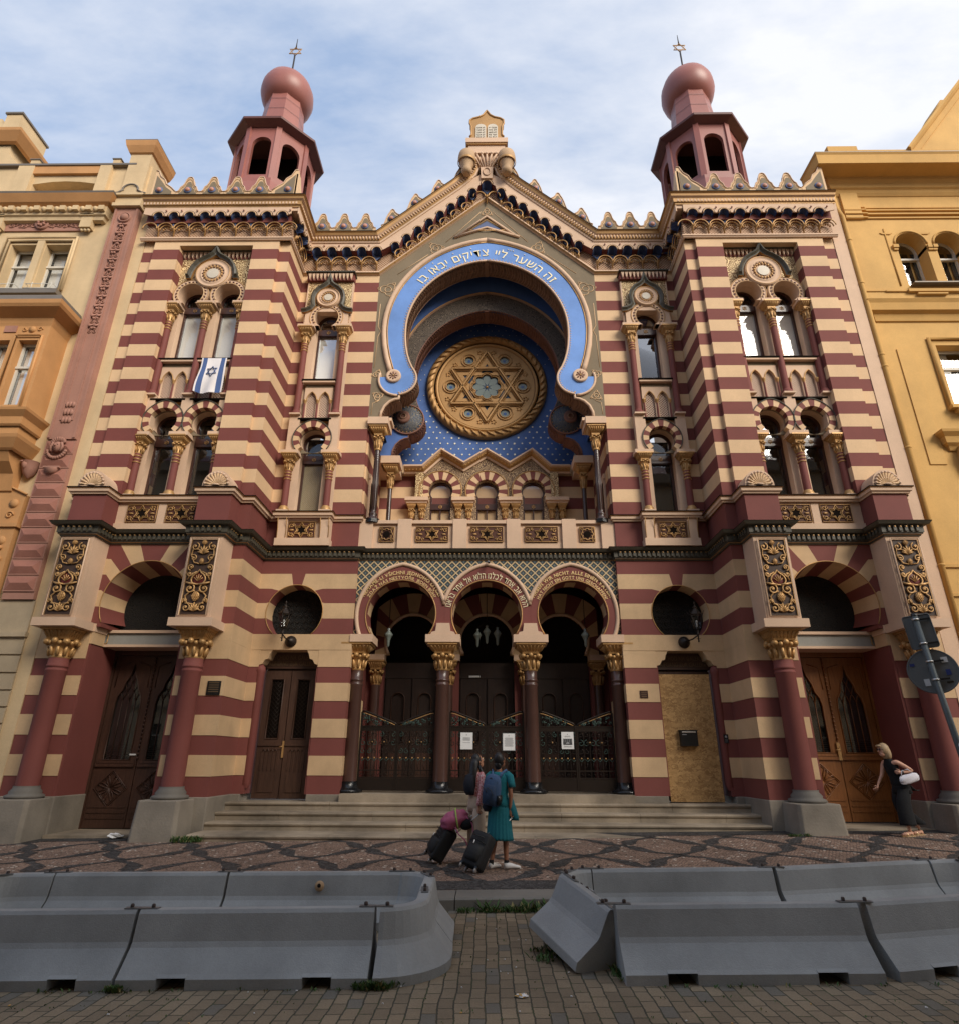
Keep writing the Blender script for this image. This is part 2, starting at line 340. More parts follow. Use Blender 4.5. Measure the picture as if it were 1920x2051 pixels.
# ------------------------------------------------------------------ mesh helpers
class M:
    def __init__(s): s.v = []; s.f = []; s.m = []; s.sm = []; s.mats = []
    def mi(s, mat):
        if mat not in s.mats: s.mats.append(mat)
        return s.mats.index(mat)
    def add(s, vs, fs, mat, smooth=False, X=None):
        k = len(s.v)
        s.v += [tuple(X @ Vector(v)) if X is not None else tuple(v) for v in vs]
        i = s.mi(mat)
        for f in fs: s.f.append([k+j for j in f]); s.m.append(i); s.sm.append(smooth)
    def box(s, x0, x1, y0, y1, z0, z1, mat, X=None):
        vs = [(x, y, z) for x in (x0, x1) for y in (y0, y1) for z in (z0, z1)]
        s.add(vs, [(0, 1, 3, 2), (4, 6, 7, 5), (0, 4, 5, 1), (2, 3, 7, 6), (0, 2, 6, 4), (1, 5, 7, 3)], mat, False, X)
    def bar(s, a, b, w, h, mat):
        """rectangular bar from a to b"""
        a = Vector(a); b = Vector(b); d = b-a; L = d.length
        q = d.to_track_quat('Z', 'Y').to_matrix().to_4x4(); q.translation = a
        s.box(-w/2, w/2, -h/2, h/2, 0, L, mat, q)
    def prism(s, poly, y0, y1, mat, holes=(), side=None, ax='y', back=True, hole_side=None, X=None):
        side = side or mat
        mp = {'y': lambda a, b, c: (a, c, b), 'x': lambda a, b, c: (c, a, b), 'z': lambda a, b, c: (a, b, c)}[ax]
        loops = [list(poly)]+[list(h) for h in holes]
        flat = [p for l in loops for p in l]
        tr = tessellate_polygon([[Vector((p[0], p[1], 0)) for p in l] for l in loops])
        s.add([mp(a, b, y0) for a, b in flat], [tuple(t) for t in tr], mat, False, X)
        if back: s.add([mp(a, b, y1) for a, b in flat], [tuple(t) for t in tr], mat, False, X)
        for li, l in enumerate(loops):
            n = len(l); sd = side if li == 0 else (hole_side or side)
            s.add([mp(a, b, y0) for a, b in l]+[mp(a, b, y1) for a, b in l], [(i, (i+1) % n, n+(i+1) % n, n+i) for i in range(n)], sd, li > 0 and n > 16, X)
    def lathe(s, prof, c, mat, n=16, ax='z', smooth=True, X=None, a0=0, a1=2*pi, rot=0, cap=False):
        full = abs(a1-a0-2*pi) < 1e-6; m = n if full else n+1
        vs = []
        for r, h in prof:
            for i in range(m):
                a = a0+(a1-a0)*i/n+rot; x, y = r*cos(a), r*sin(a)
                vs.append({'z': (c[0]+x, c[1]+y, c[2]+h), 'y': (c[0]+x, c[1]+h, c[2]+y), 'x': (c[0]+h, c[1]+x, c[2]+y)}[ax])
        fs = []
        for j in range(len(prof)-1):
            for i in range(n if full else n):
                i2 = (i+1) % m if full else i+1
                fs.append((j*m+i, j*m+i2, (j+1)*m+i2, (j+1)*m+i))
        if full and cap:
            if prof[0][0] > 1e-6: fs.append(tuple(range(m)))
            if prof[-1][0] > 1e-6: fs.append(tuple((len(prof)-1)*m+i for i in range(m)))
        s.add(vs, fs, mat, smooth, X)
    def ball(s, c, r, mat, n=10, sc=(1, 1, 1), X=None):
        k = max(4, n//2); vs = []; fs = []
        for j in range(k+1):
            t = pi*j/k
            for i in range(n):
                a = 2*pi*i/n; vs.append((c[0]+r*sc[0]*sin(t)*cos(a), c[1]+r*sc[1]*sin(t)*sin(a), c[2]+r*sc[2]*cos(t)))
        for j in range(k):
            for i in range(n): fs.append((j*n+i, j*n+(i+1) % n, (j+1)*n+(i+1) % n, (j+1)*n+i))
        s.add(vs, fs, mat, True, X)
    def tube(s, pts, r, mat, n=6, closed=False, X=None, flat=1.0):
        """round tube along points; r may be a list"""
        P = [Vector(p) for p in pts]; m = len(P); R = r if isinstance(r, (list, tuple)) else [r]*m
        vs = []; ref = Vector((0, 1, 0))
        T0 = None
        for i in range(m):
            if closed: t = P[(i+1) % m]-P[i-1]
            else: t = P[min(i+1, m-1)]-P[max(i-1, 0)]
            if t.length < 1e-9: t = Vector((0, 0, 1))
            t.normalize(); u = ref-t*ref.dot(t)
            if u.length < .05: u = Vector((1, 0, 0))-t*t.x
            u.normalize(); w = t.cross(u)
            for k in range(n):
                a = 2*pi*k/n; vs.append(P[i]+(u*cos(a)*flat+w*sin(a))*R[i])
        fs = []
        for i in range(m if closed else m-1):
            j = (i+1) % m
            for k in range(n): fs.append((i*n+k, i*n+(k+1) % n, j*n+(k+1) % n, j*n+k))
        if not closed: fs += [tuple(range(n)), tuple((m-1)*n+k for k in range(n))]
        s.add(vs, fs, mat, True, X)
    def sweep(s, path, prof, mats, mode='plan', closed=False, pclosed=True):
        """mitred sweep. path: 2D points; prof: (offset to the right of travel... n, other). plan: n in xy, other=z. elev: n in xz, other=y"""
        path = [p for i, p in enumerate(path) if i == 0 or hypot(p[0]-path[i-1][0], p[1]-path[i-1][1]) > 1e-5]
        m = len(path); P = [Vector(p) for p in path]; off = []
        for i in range(m):
            a = P[i]-P[i-1] if (i > 0 or closed) else None; b = P[(i+1) % m]-P[i] if (i < m-1 or closed) else None
            if a is None: a = b
            if b is None: b = a
            a = a.normalized(); b = b.normalized(); na = Vector((a.y, -a.x)); nb = Vector((b.y, -b.x))
            d = na+nb
            if d.length < 1e-4: d = na
            d.normalize(); k = d.dot(na); off.append(d/max(k, .25))
        q = len(prof); vs = []
        for i in range(m):
            for (o, z) in prof:
                x = P[i]+off[i]*o
                vs.append((x.x, x.y, z) if mode == 'plan' else (x.x, z, x.y))
        k0 = len(s.v); s.v += vs
        for i in range(m if closed else m-1):
            j = (i+1) % m
            for e in range(q if pclosed else q-1):
                g = (e+1) % q; s.f.append([k0+i*q+e, k0+i*q+g, k0+j*q+g, k0+j*q+e])
                s.m.append(s.mi(mats[e] if isinstance(mats, (list, tuple)) else mats)); s.sm.append(False)
        if not closed and pclosed:
            for e in (0, m-1): s.f.append([k0+e*q+t for t in range(q)]); s.m.append(s.mi(mats[0] if isinstance(mats, (list, tuple)) else mats)); s.sm.append(False)
def base_of(p): return Vector(p)
def empty(name, loc, label, cat, group=None):
    o = bpy.data.objects.new(name, None); COL.objects.link(o); o.location = loc; o['label'] = label; o['category'] = cat
    o.empty_display_size = .2
    if group: o['group'] = group
    return o
def origin(o):
    v = Vector((0, 0, 0)); q = o
    while q is not None: v += q.location; q = q.parent
    return v
SPLIT = {'ground_wall', 'stone_plinth', 'arch_soffits', 'striped_arch', 'fretted_arch', 'banded_wall', 'inner_arcade', 'loggia_walls', 'inscribed_arches', 'arch_inscriptions', 'window_console', 'spandrel_panel', 'parapet_wall', 'trellis_frieze', 'door_jamb', 'porch_interior', 'intrados', 'inner_intrados', 'blue_vault', 'scalloped_fascia', 'raking_cornice', 'window_rail', 'window_surround', 'arch_moulding', 'strapwork', 'arched_surround', 'entrance_steps', 'tower_core', 'inscription_band', 'shell_corbel_table', 'hebrew_inscription', 'leaf_festoon', 'battlement_crest', 'patterned_panel'}
def clusters(m, gap=.05):
    n = len(m.v); p = list(range(n))
    def f(a):
        while p[a] != a: p[a] = p[p[a]]; a = p[a]
        return a
    for fc in m.f:
        r = f(fc[0])
        for q in fc[1:]: p[f(q)] = r
    bb = {}
    for i, v in enumerate(m.v):
        r = f(i); b = bb.get(r)
        if b is None: bb[r] = [v[0], v[1], v[2], v[0], v[1], v[2]]
        else:
            for k in range(3):
                if v[k] < b[k]: b[k] = v[k]
                if v[k] > b[k+3]: b[k+3] = v[k]
    R = sorted(bb, key=lambda r: bb[r][0]); g = {r: r for r in R}
    def h(a):
        while g[a] != a: g[a] = g[g[a]]; a = g[a]
        return a
    for i, a in enumerate(R):
        A = bb[a]
        for b in R[i+1:]:
            B = bb[b]
            if B[0] > A[3]+gap: break
            if all(A[k] <= B[k+3]+gap and B[k] <= A[k+3]+gap for k in range(3)): g[h(a)] = h(b)
    out = {}
    for j, fc in enumerate(m.f): out.setdefault(h(f(fc[0])), []).append(j)
    res = []
    for fl in out.values():
        q = M(); q.mats = m.mats; mp = {}
        for j in fl:
            nf = []
            for i in m.f[j]:
                if i not in mp: mp[i] = len(q.v); q.v.append(m.v[i])
                nf.append(mp[i])
            q.f.append(nf); q.m.append(m.m[j]); q.sm.append(m.sm[j])
        res.append(q)
    return res
def part(name, m, parent=None, label=None, bev=0, loc=None, sub=0, fixn=True):
    if name in SPLIT:
        cl = clusters(m)
        if 1 < len(cl) < 40: return [part1(name, q, parent, label, bev, loc, sub, fixn) for q in sorted(cl, key=lambda q: -len(q.f))][0]
    return part1(name, m, parent, label, bev, loc, sub, fixn)
def part1(name, m, parent=None, label=None, bev=0, loc=None, sub=0, fixn=True):
    """link M as one mesh object; vertices are given in world coordinates"""
    me = bpy.data.meshes.new(name)
    base = origin(parent) if parent else Vector((0, 0, 0))
    l = Vector(loc) if loc is not None else base
    me.from_pydata([tuple(Vector(v)-l) for v in m.v], [], m.f)
    for mt in m.mats: me.materials.append(mt)
    me.polygons.foreach_set('material_index', m.m); me.polygons.foreach_set('use_smooth', m.sm)
    if fixn:
        b = bmesh.new(); b.from_mesh(me); bmesh.ops.recalc_face_normals(b, faces=b.faces); b.to_mesh(me); b.free()
    me.update()
    o = bpy.data.objects.new(name, me); COL.objects.link(o)
    if parent: o.parent = parent
    o.location = l-base
    if label: o['label'] = label
    if bev:
        bm = o.modifiers.new('bevel', 'BEVEL'); bm.width = bev; bm.segments = 2; bm.limit_method = 'ANGLE'; bm.angle_limit = radians(40)
    if sub:
        sm = o.modifiers.new('sub', 'SUBSURF'); sm.levels = sub; sm.render_levels = sub
    return o
def single(name, m, label, cat, loc, group=None, **k):
    o = part(name, m, None, label, loc=loc, **k); o['category'] = cat
    if group: o['group'] = group
    return o
def structure(name, m): o = part(name, m); o['kind'] = 'structure'; return o
def copy_tree(o, parent=None, off=None, mats=None):
    c = o.copy(); COL.objects.link(c); c.parent = parent if parent else o.parent
    if off is not None: c.location = o.location+Vector(off)
    for ch in list(o.children): copy_tree(ch, c)
    return c
def holed(m, x0, x1, z0, z1, circ, y0, y1, mat):
    """plate whose lower edge is cut by the arches in circ: (cx, cz, r)"""
    P = [(x0, z1), (x0, z0)]
    for cx, cz, r in sorted(circ):
        a = math.degrees(math.acos(max(-1, min(1, (z0-cz)/r)))); 
        A = arc(cx, cz, r, -a, a, 26); P += [(max(x0+.002, min(x1-.002, x)), max(z0, z)) for x, z in A]
    P += [(x1, z0), (x1, z1)]
    Q = [q for i, q in enumerate(P) if hypot(q[0]-P[i-1][0], q[1]-P[i-1][1]) > 1e-4]
    m.prism(Q, y0, y1, mat)
def arc(cx, cz, r, a0, a1, n=24):
    """angles from straight up, clockwise, degrees"""
    return [(cx+r*sin(radians(a0+(a1-a0)*i/n)), cz+r*cos(radians(a0+(a1-a0)*i/n))) for i in range(n+1)]
def rect(x0, x1, z0, z1): return [(x0, z0), (x1, z0), (x1, z1), (x0, z1)]
def horseshoe(cx, cz, r, a, zb=None, n=28, w=None):
    """open at the bottom: circle from -a to +a, optionally straight jambs of half width w down to zb"""
    p = arc(cx, cz, r, -a, a, n)
    if zb is not None:
        w = w if w is not None else r*sin(radians(a))
        p = [(cx-w, zb), (cx-w, p[0][1])]*(1) + p + [(cx+w, p[-1][1]), (cx+w, zb)]
    return p
def pointed(cx, cz, r, apex, a, n=24):
    """slightly pointed arch outline of half width r and apex height above cz"""
    c = (apex*apex-r*r)/(2*r); R = r+c
    th = math.acos(max(-1, min(1, c/R)))   # apex angle measured from horizontal
    pts = []
    for i in range(n+1):
        t = -radians(a-90)+(th+radians(a-90))*i/n
        pts.append((cx-(R*cos(t)-c), cz+R*sin(t)))
    return pts+[(2*cx-x, z) for x, z in reversed(pts[:-1])]
def spiral(cx, cz, r0, r1, a0, turns, y, n=26):
    return [(cx+(r0+(r1-r0)*i/n)*cos(a0+turns*2*pi*i/n), y, cz+(r0+(r1-r0)*i/n)*sin(a0+turns*2*pi*i/n)) for i in range(n+1)]
def star_pts(cx, cz, R, n=6, inner=.577, rot=0):
    return [(cx+(R if k % 2 == 0 else R*inner)*sin(rot+k*pi/n), cz+(R if k % 2 == 0 else R*inner)*cos(rot+k*pi/n)) for k in range(2*n)]
# text --------------------------------------------------------------
def glyph_mesh(ch, size, ext=.004, bold=0):
    cu = bpy.data.curves.new('t', 'FONT'); cu.body = ch; cu.size = size; cu.extrude = ext; cu.offset = bold; cu.align_x = 'CENTER'; cu.resolution_u = 3
    ob = bpy.data.objects.new('t', cu); COL.objects.link(ob)
    dg = bpy.context.evaluated_depsgraph_get(); e = ob.evaluated_get(dg); me = bpy.data.meshes.new_from_object(e)
    vs = [v.co.copy() for v in me.vertices]; fs = [tuple(p.vertices) for p in me.polygons]
    bpy.data.objects.remove(ob); bpy.data.curves.remove(cu); bpy.data.meshes.remove(me)
    return vs, fs
GL = {}
def glyph(ch, size, bold=0):
    k = (ch, bold)
    if k not in GL: GL[k] = glyph_mesh(ch, 1.0, .01, bold)
    return GL[k]
def put_text(m, s, size, mat, frame, y=.006, gap=.10, bold=.012, sx=1.0, fixed=None):
    """frame(t) -> (x,z,angle) for arc length t measured from the centre; text laid on a facade facing -y"""
    ws = []
    for c in s:
        if c == ' ': ws.append(.32*size*sx); continue
        vs, fs = glyph(c, 1, bold); xs = [v.x for v in vs] or [0]; ws.append((max(xs)-min(xs)+gap)*size*sx)
    T = sum(ws); k = (fixed/T if fixed else 1); t = -T*k/2
    for c, w in zip(s, ws):
        w *= k
        if c != ' ':
            vs, fs = glyph(c, 1, bold); xs = [v.x for v in vs]; mid = (max(xs)+min(xs))/2
            x, yy, z, a = frame(t+w/2); ca, sa = cos(a), sin(a); out = []
            for v in vs:
                u = (v.x-mid)*size*sx*k; h = v.y*size; d = v.z*size
                out.append((x+u*ca+h*sa, yy-.003-d, z-u*sa+h*ca))
            m.add(out, fs, mat)
        t += w
def line_frame(x, y, z): return lambda t: (x+t, y, z, 0)
def arc_frame(cx, y, cz, r): return lambda t: (cx+r*sin(t/r), y, cz+r*cos(t/r), t/r)
# ------------------------------------------------------------------ ground
def gz(x, y):
    if y < 8.95: return .014*x
    return .13+.014*x+.0175*(y-8.95)
def build_ground():
    m = M(); X0, X1 = -60, 60
    def sheet(m, y0, y1, mat, dz=0, nx=24):
        for i in range(nx):
            a = X0+(X1-X0)*i/nx; b = X0+(X1-X0)*(i+1)/nx
            f = (lambda x, y: gz(x, y)+dz)
            e = 1e-5
            m.add([(a, y0, f(a, y0+e)), (b, y0, f(b, y0+e)), (b, y1, f(b, y1-e)), (a, y1, f(a, y1-e))], [(0, 1, 2, 3)], mat)
    sheet(m, -5.2, 8.95, roadm); structure('road', m)
    m = M(); sheet(m, 9.43, 40, cob_l, -.002); structure('pavement', m)
    m = M()     # the dark mosaic net and its two border strips, 4 mm above
    def quad(pts):
        m.add([(x, y, gz(x, y)+.003) for x, y in pts], [tuple(range(len(pts)))], cob_d)
    def strip(x0, x1, y0, y1):
        n = 40
        for i in range(n): quad([(x0+(x1-x0)*i/n, y0), (x0+(x1-x0)*(i+1)/n, y0), (x0+(x1-x0)*(i+1)/n, y1), (x0+(x1-x0)*i/n, y1)])
    strip(-20, 20, 9.46, 10.02)
    strip(-20, 20, 14.45, 15.4)
    rr = random.Random(3)
    def ribbon(pts, ws):
        for k in range(len(pts)-1):
            (x0, y0), (x1, y1) = pts[k], pts[k+1]; d = Vector((x1-x0, y1-y0)); L = d.length; d /= L; n = Vector((-d.y, d.x))
            a, b = ws[k]/2, ws[k+1]/2
            quad([(x0+n.x*a, y0+n.y*a), (x0-n.x*a, y0-n.y*a), (x1-n.x*b, y1-n.y*b), (x1+n.x*b, y1+n.y*b)])
    hx, hy = .80, 1.10
    for i in range(-13, 13):
        for j in range(-1, 3):
            cx, cy = .91+i*2*hx, 10.95+j*2*hy
            for sx in (1, -1):
                for sy in (1, -1):
                    pp = [(0, 0), (.20, .20), (.24, .44), (.36, .62), (.47, .80), (.66, .93), (.80, 1.10)]
                    ww = [.06, .25, .30, .22, .12, .13, .18]
                    Q = [(cx+sx*a+.02*sin(5*cx+7*b), cy+sy*b+.025*sin(3*cy+9*a+2*cx)) for a, b in pp]
                    Q2 = []; W2 = []
                    for q, w in zip(Q, ww):
                        Q2.append(q); W2.append(w)
                    ok = all(9.95 < q[1] < 14.55 for q in Q2)
                    if ok: ribbon(Q2, W2)
                    else:
                        keep = [(q, w) for q, w in zip(Q2, W2) if 9.95 < q[1] < 14.55]
                        if len(keep) > 1: ribbon([k[0] for k in keep], [k[1] for k in keep])
    structure('pavement_mosaic_lines', m)
    m = M()     # granite kerb, stone by stone
    x = -24.3; rr = random.Random(5)
    while x < 24:
        L = 1.55+rr.random()*.5; a, b = x+.006, x+L-.006; h = .004*rr.random()
        vs = []
        for xx in (a, b):
            for yy, zz in ((8.95, -.12), (8.95, .112), (8.975, .132), (9.45, .137), (9.45, -.12)):
                vs.append((xx, yy, zz+.014*xx+h))
        m.add(vs, [(0, 1, 6, 5), (1, 2, 7, 6), (2, 3, 8, 7), (3, 4, 9, 8), (0, 4, 3, 2, 1), (5, 6, 7, 8, 9)], kerbm)
        x += L
    structure('kerb', m)
    m = M()
    m.box(-9.6, -7.4, 14.9, 16.3, -.3, .172, sand); m.box(7.4, 9.6, 14.9, 16.3, -.2, .39, sand)
    structure('door_threshold_slabs', m)
    m = M(); m.box(-60, 60, -8.2, -5.2, -.5, .14, cob_l); structure('far_pavement', m)
    m = M(); s = 700
    m.add([(-s, -s, -1.2), (s, -s, -1.2), (s, s, -1.2), (-s, s, -1.2)], [(0, 1, 2, 3)], stone); structure('ground', m)
build_ground()

# ------------------------------------------------------------------ synagogue
SYN = empty('synagogue', (0, 15.5, .2), 'striped red and cream Moorish synagogue with a big blue horseshoe arch and two turrets', 'synagogue')
GZ = [(6.88, 6.46, 0), (6.46, 6.04, 1), (6.04, 5.64, 0), (5.64, 5.22, 1), (5.22, 4.80, 0), (4.80, 4.38, 1), (4.38, 3.95, 1), (3.95, 3.55, 0), (3.55, 3.10, 1),
      (3.10, 2.67, 0), (2.67, 2.22, 1), (2.22, 1.80, 0), (1.80, 1.35, 1), (1.35, .93, 0)]
def bands(m, x0, x1, y0, y1, z0, z1, proud=(0, 0, 0, 0)):
    """striped masonry block; cream courses proud by (left, right, front) """
    for zt, zb, c in GZ:
        a, b = max(zb, z0), min(zt, z1)
        if b-a < .005: continue
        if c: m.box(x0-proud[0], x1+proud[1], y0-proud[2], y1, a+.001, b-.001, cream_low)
        else: m.box(x0, x1, y0, y1, a-.002, b+.002, red)
def vwall(m, xc, zc, r, y, xl, xr, ztop, zbot, bnd, mats, zkey=None):
    """wall pierced by a horseshoe opening with bent voussoirs. bnd: list of (angle, kink_dx, kink_z) from the crown down (right side); last one is the foot"""
    for s in (1, -1):
        xe = xr if s > 0 else xl
        for i in range(len(bnd)-1):
            (a0, k0, z0), (a1, k1, z1) = bnd[i], bnd[i+1]
            n = 7; ar = [(xc+s*r*sin(radians(a0+(a1-a0)*t/n)), zc+r*cos(radians(a0+(a1-a0)*t/n))) for t in range(n+1)]
            P = list(ar)
            p1 = (xc+s*k1, z1); p0 = (xc+s*k0, z0)
            P.append(p1)
            if z1 < ztop-1e-4 : P.append((xe, z1))
            if z0 >= ztop-1e-4 and z1 < ztop-1e-4: P.append((xe, ztop))
            elif z0 < ztop-1e-4: P.append((xe, z0))
            P.append(p0)
            # remove duplicates
            Q = []
            for q in P:
                if not Q or hypot(q[0]-Q[-1][0], q[1]-Q[-1][1]) > 1e-4: Q.append(q)
            tr = tessellate_polygon([[Vector((q[0], q[1], 0)) for q in Q]])
            m.add([(q[0], y, q[1]) for q in Q], [tuple(t) for t in tr], mats[i % 2])
    # key block between -first and +first angle
    a0, k0, z0 = bnd[0]
def soffit(m, xc, zc, r, r2, y0, y1, bnd, mats, keymat=None, n=6):
    def seg(a0, a1, mat):
        vs = []; k = n
        for t in range(k+1):
            a = radians(a0+(a1-a0)*t/k); vs.append((xc+r*sin(a), y0, zc+r*cos(a)))
        for t in range(k+1):
            a = radians(a0+(a1-a0)*t/k); vs.append((xc+r2*sin(a), y1, zc+r2*cos(a)))
        m.add(vs, [(t, t+1, k+1+t+1, k+1+t) for t in range(k)], mat, True)
    seg(-bnd[0][0], bnd[0][0], keymat or mats[1])
    for i in range(len(bnd)-1):
        for s in (1, -1): seg(s*bnd[i][0], s*bnd[i+1][0], mats[i % 2])
def keyblock(m, xc, zc, r, y, a, kdx, ztop, mat, wide=None):
    P = [(xc+r*sin(radians(-a+2*a*t/6)), zc+r*cos(radians(-a+2*a*t/6))) for t in range(7)]+[(xc+kdx, ztop), (xc-kdx, ztop)]
    m.add([(p[0], y, p[1]) for p in P], [tuple(t) for t in tessellate_polygon([[Vector((q[0], q[1], 0)) for q in P]])], mat)
def capital(m, x, y, z0, z1, r, w, mat=None, dark=None, slab=None):
    """gilded composite capital from z0 to z1 on a shaft of radius r, abacus half width w; slab=(z1,z2,halfw)"""
    mat = mat or gold; h = z1-z0
    m.lathe([(r*.95, 0), (r*1.08, h*.04), (r*.98, h*.10), (r*1.12, h*.42), (r*1.35, h*.5)], (x, y, z0), mat, 12)
    for i in range(10):
        a = 2*pi*i/10; rr = r*1.12
        m.tube([(x+rr*.95*cos(a), y+rr*.95*sin(a), z0+h*.08), (x+rr*1.02*cos(a), y+rr*1.02*sin(a), z0+h*.24), (x+rr*1.16*cos(a), y+rr*1.16*sin(a), z0+h*.38)], [r*.17, r*.22, r*.14], mat, 5)
    for i in range(4):
        a = pi/4+i*pi/2; R = r*1.55
        m.ball((x+R*cos(a), y+R*sin(a), z0+h*.54), r*.42, mat, 8, (1, 1, .85))
    for i in range(4):
        a = i*pi/2; R = r*1.42
        m.ball((x+R*cos(a), y+R*sin(a), z0+h*.56), r*.36, mat, 8)
        for s in (-1, 1):
            b = a+s*.38; m.ball((x+R*1.03*cos(b), y+R*1.03*sin(b), z0+h*.50), r*.26, mat, 6)
    # flaring square bell
    vs = []
    for (hw, zz) in ((r*1.15, .62), (r*1.25, .70), (w*.82, .90), (w*.93, .93), (w*.93, 1.0)):
        vs += [(x-hw, y-hw, z0+h*zz), (x+hw, y-hw, z0+h*zz), (x+hw, y+hw, z0+h*zz), (x-hw, y+hw, z0+h*zz)]
    fs = [(4*j+i, 4*j+(i+1) % 4, 4*j+4+(i+1) % 4, 4*j+4+i) for j in range(4) for i in range(4)]+[(0, 1, 2, 3), (16, 17, 18, 19)]
    m.add(vs, fs, mat)
    # leaf ribs on the flare
    for s in range(4):
        ca, sa = [(0, -1), (1, 0), (0, 1), (-1, 0)][s]
        for k in range(-3, 4):
            t = k/3.0; b0 = r*1.27; b1 = w*.84
            def P(hw, zz, lat): return (x+ca*hw+(-sa)*lat, y+sa*hw+ca*lat, z0+h*zz)
            m.tube([P(b0, .70, t*b0*.85), P((b0+b1)/2*.97, .80, t*(b0+b1)/2*.85), P(b1, .895, t*b1*.88)], [h*.012, h*.022, h*.028], mat, 4)
    if slab: m.box(x-slab[2], x+slab[2], y-slab[2], y+slab[2], slab[0], slab[1], trim)
def col_shaft(m, x, y, z0, z1, r, mat, ring=None, base=None, bh=.14):
    m.lathe([(r*1.55, 0), (r*1.6, bh*.25), (r*1.35, bh*.4), (r*1.4, bh*.6), (r*1.15, bh*.8), (r*1.05, bh)], (x, y, z0), base or gold, 16)
    m.lathe([(r, bh), (r*.93, z1-z0)], (x, y, z0), mat, 20)
    if ring:
        for k in range(3):
            zz = z1-.07-k*.095; m.lathe([(r*.9, -.02), (r*1.12, -.012), (r*1.12, .012), (r*.9, .02)], (x, y, zz), ring, 16)
def hexa(m, cx, cz, R, y, mat, r=.015, n=4):
    m.tube([(a, y, b) for a, b in star_pts(cx, cz, R)], r, mat, n, True)
def star_panel(m, x0, x1, z0, z1, y, pierced=False):
    """brown sunk panel with a gilt six pointed star and scrolls"""
    cx, cz = (x0+x1)/2, (z0+z1)/2; w, h = x1-x0, z1-z0; R = min(h*.46, w*.3)
    m.box(x0, x1, y+.02, y+.06, z0, z1, arab_panel_bg)
    fr = [(x0, z0), (x1, z0), (x1, z1), (x0, z1)]
    m.tube([(a, y+.01, b) for a, b in fr], .016, goldp, 4, True)
    hexa(m, cx, cz, R, y, gold, .020); hexa(m, cx, cz, R*.70, y+.004, gold, .013)
    m.prism(star_pts(cx, cz, R*.62), y+.012, y+.03, dark)
    for s in (-1, 1):
        ex = cx+s*(w*.5-h*.2)
        for t in (-1, 1):
            m.tube(spiral(ex, cz+t*h*.25, h*.15, h*.03, (0 if s > 0 else pi)+t*.8, t*s*1.2, y+.006, 14), .015, gold, 4)
            m.tube(spiral(cx+s*w*.28, cz+t*h*.33, h*.10, h*.02, pi/2*t, -t*s*1.0, y+.006, 10), .012, gold, 4)
        m.ball((cx+s*w*.36, y+.008, cz), h*.10, gold, 6, (1.5, .4, .6))
arab_panel_bg = simple('oxblood_panel', (.085, .028, .014), .7)
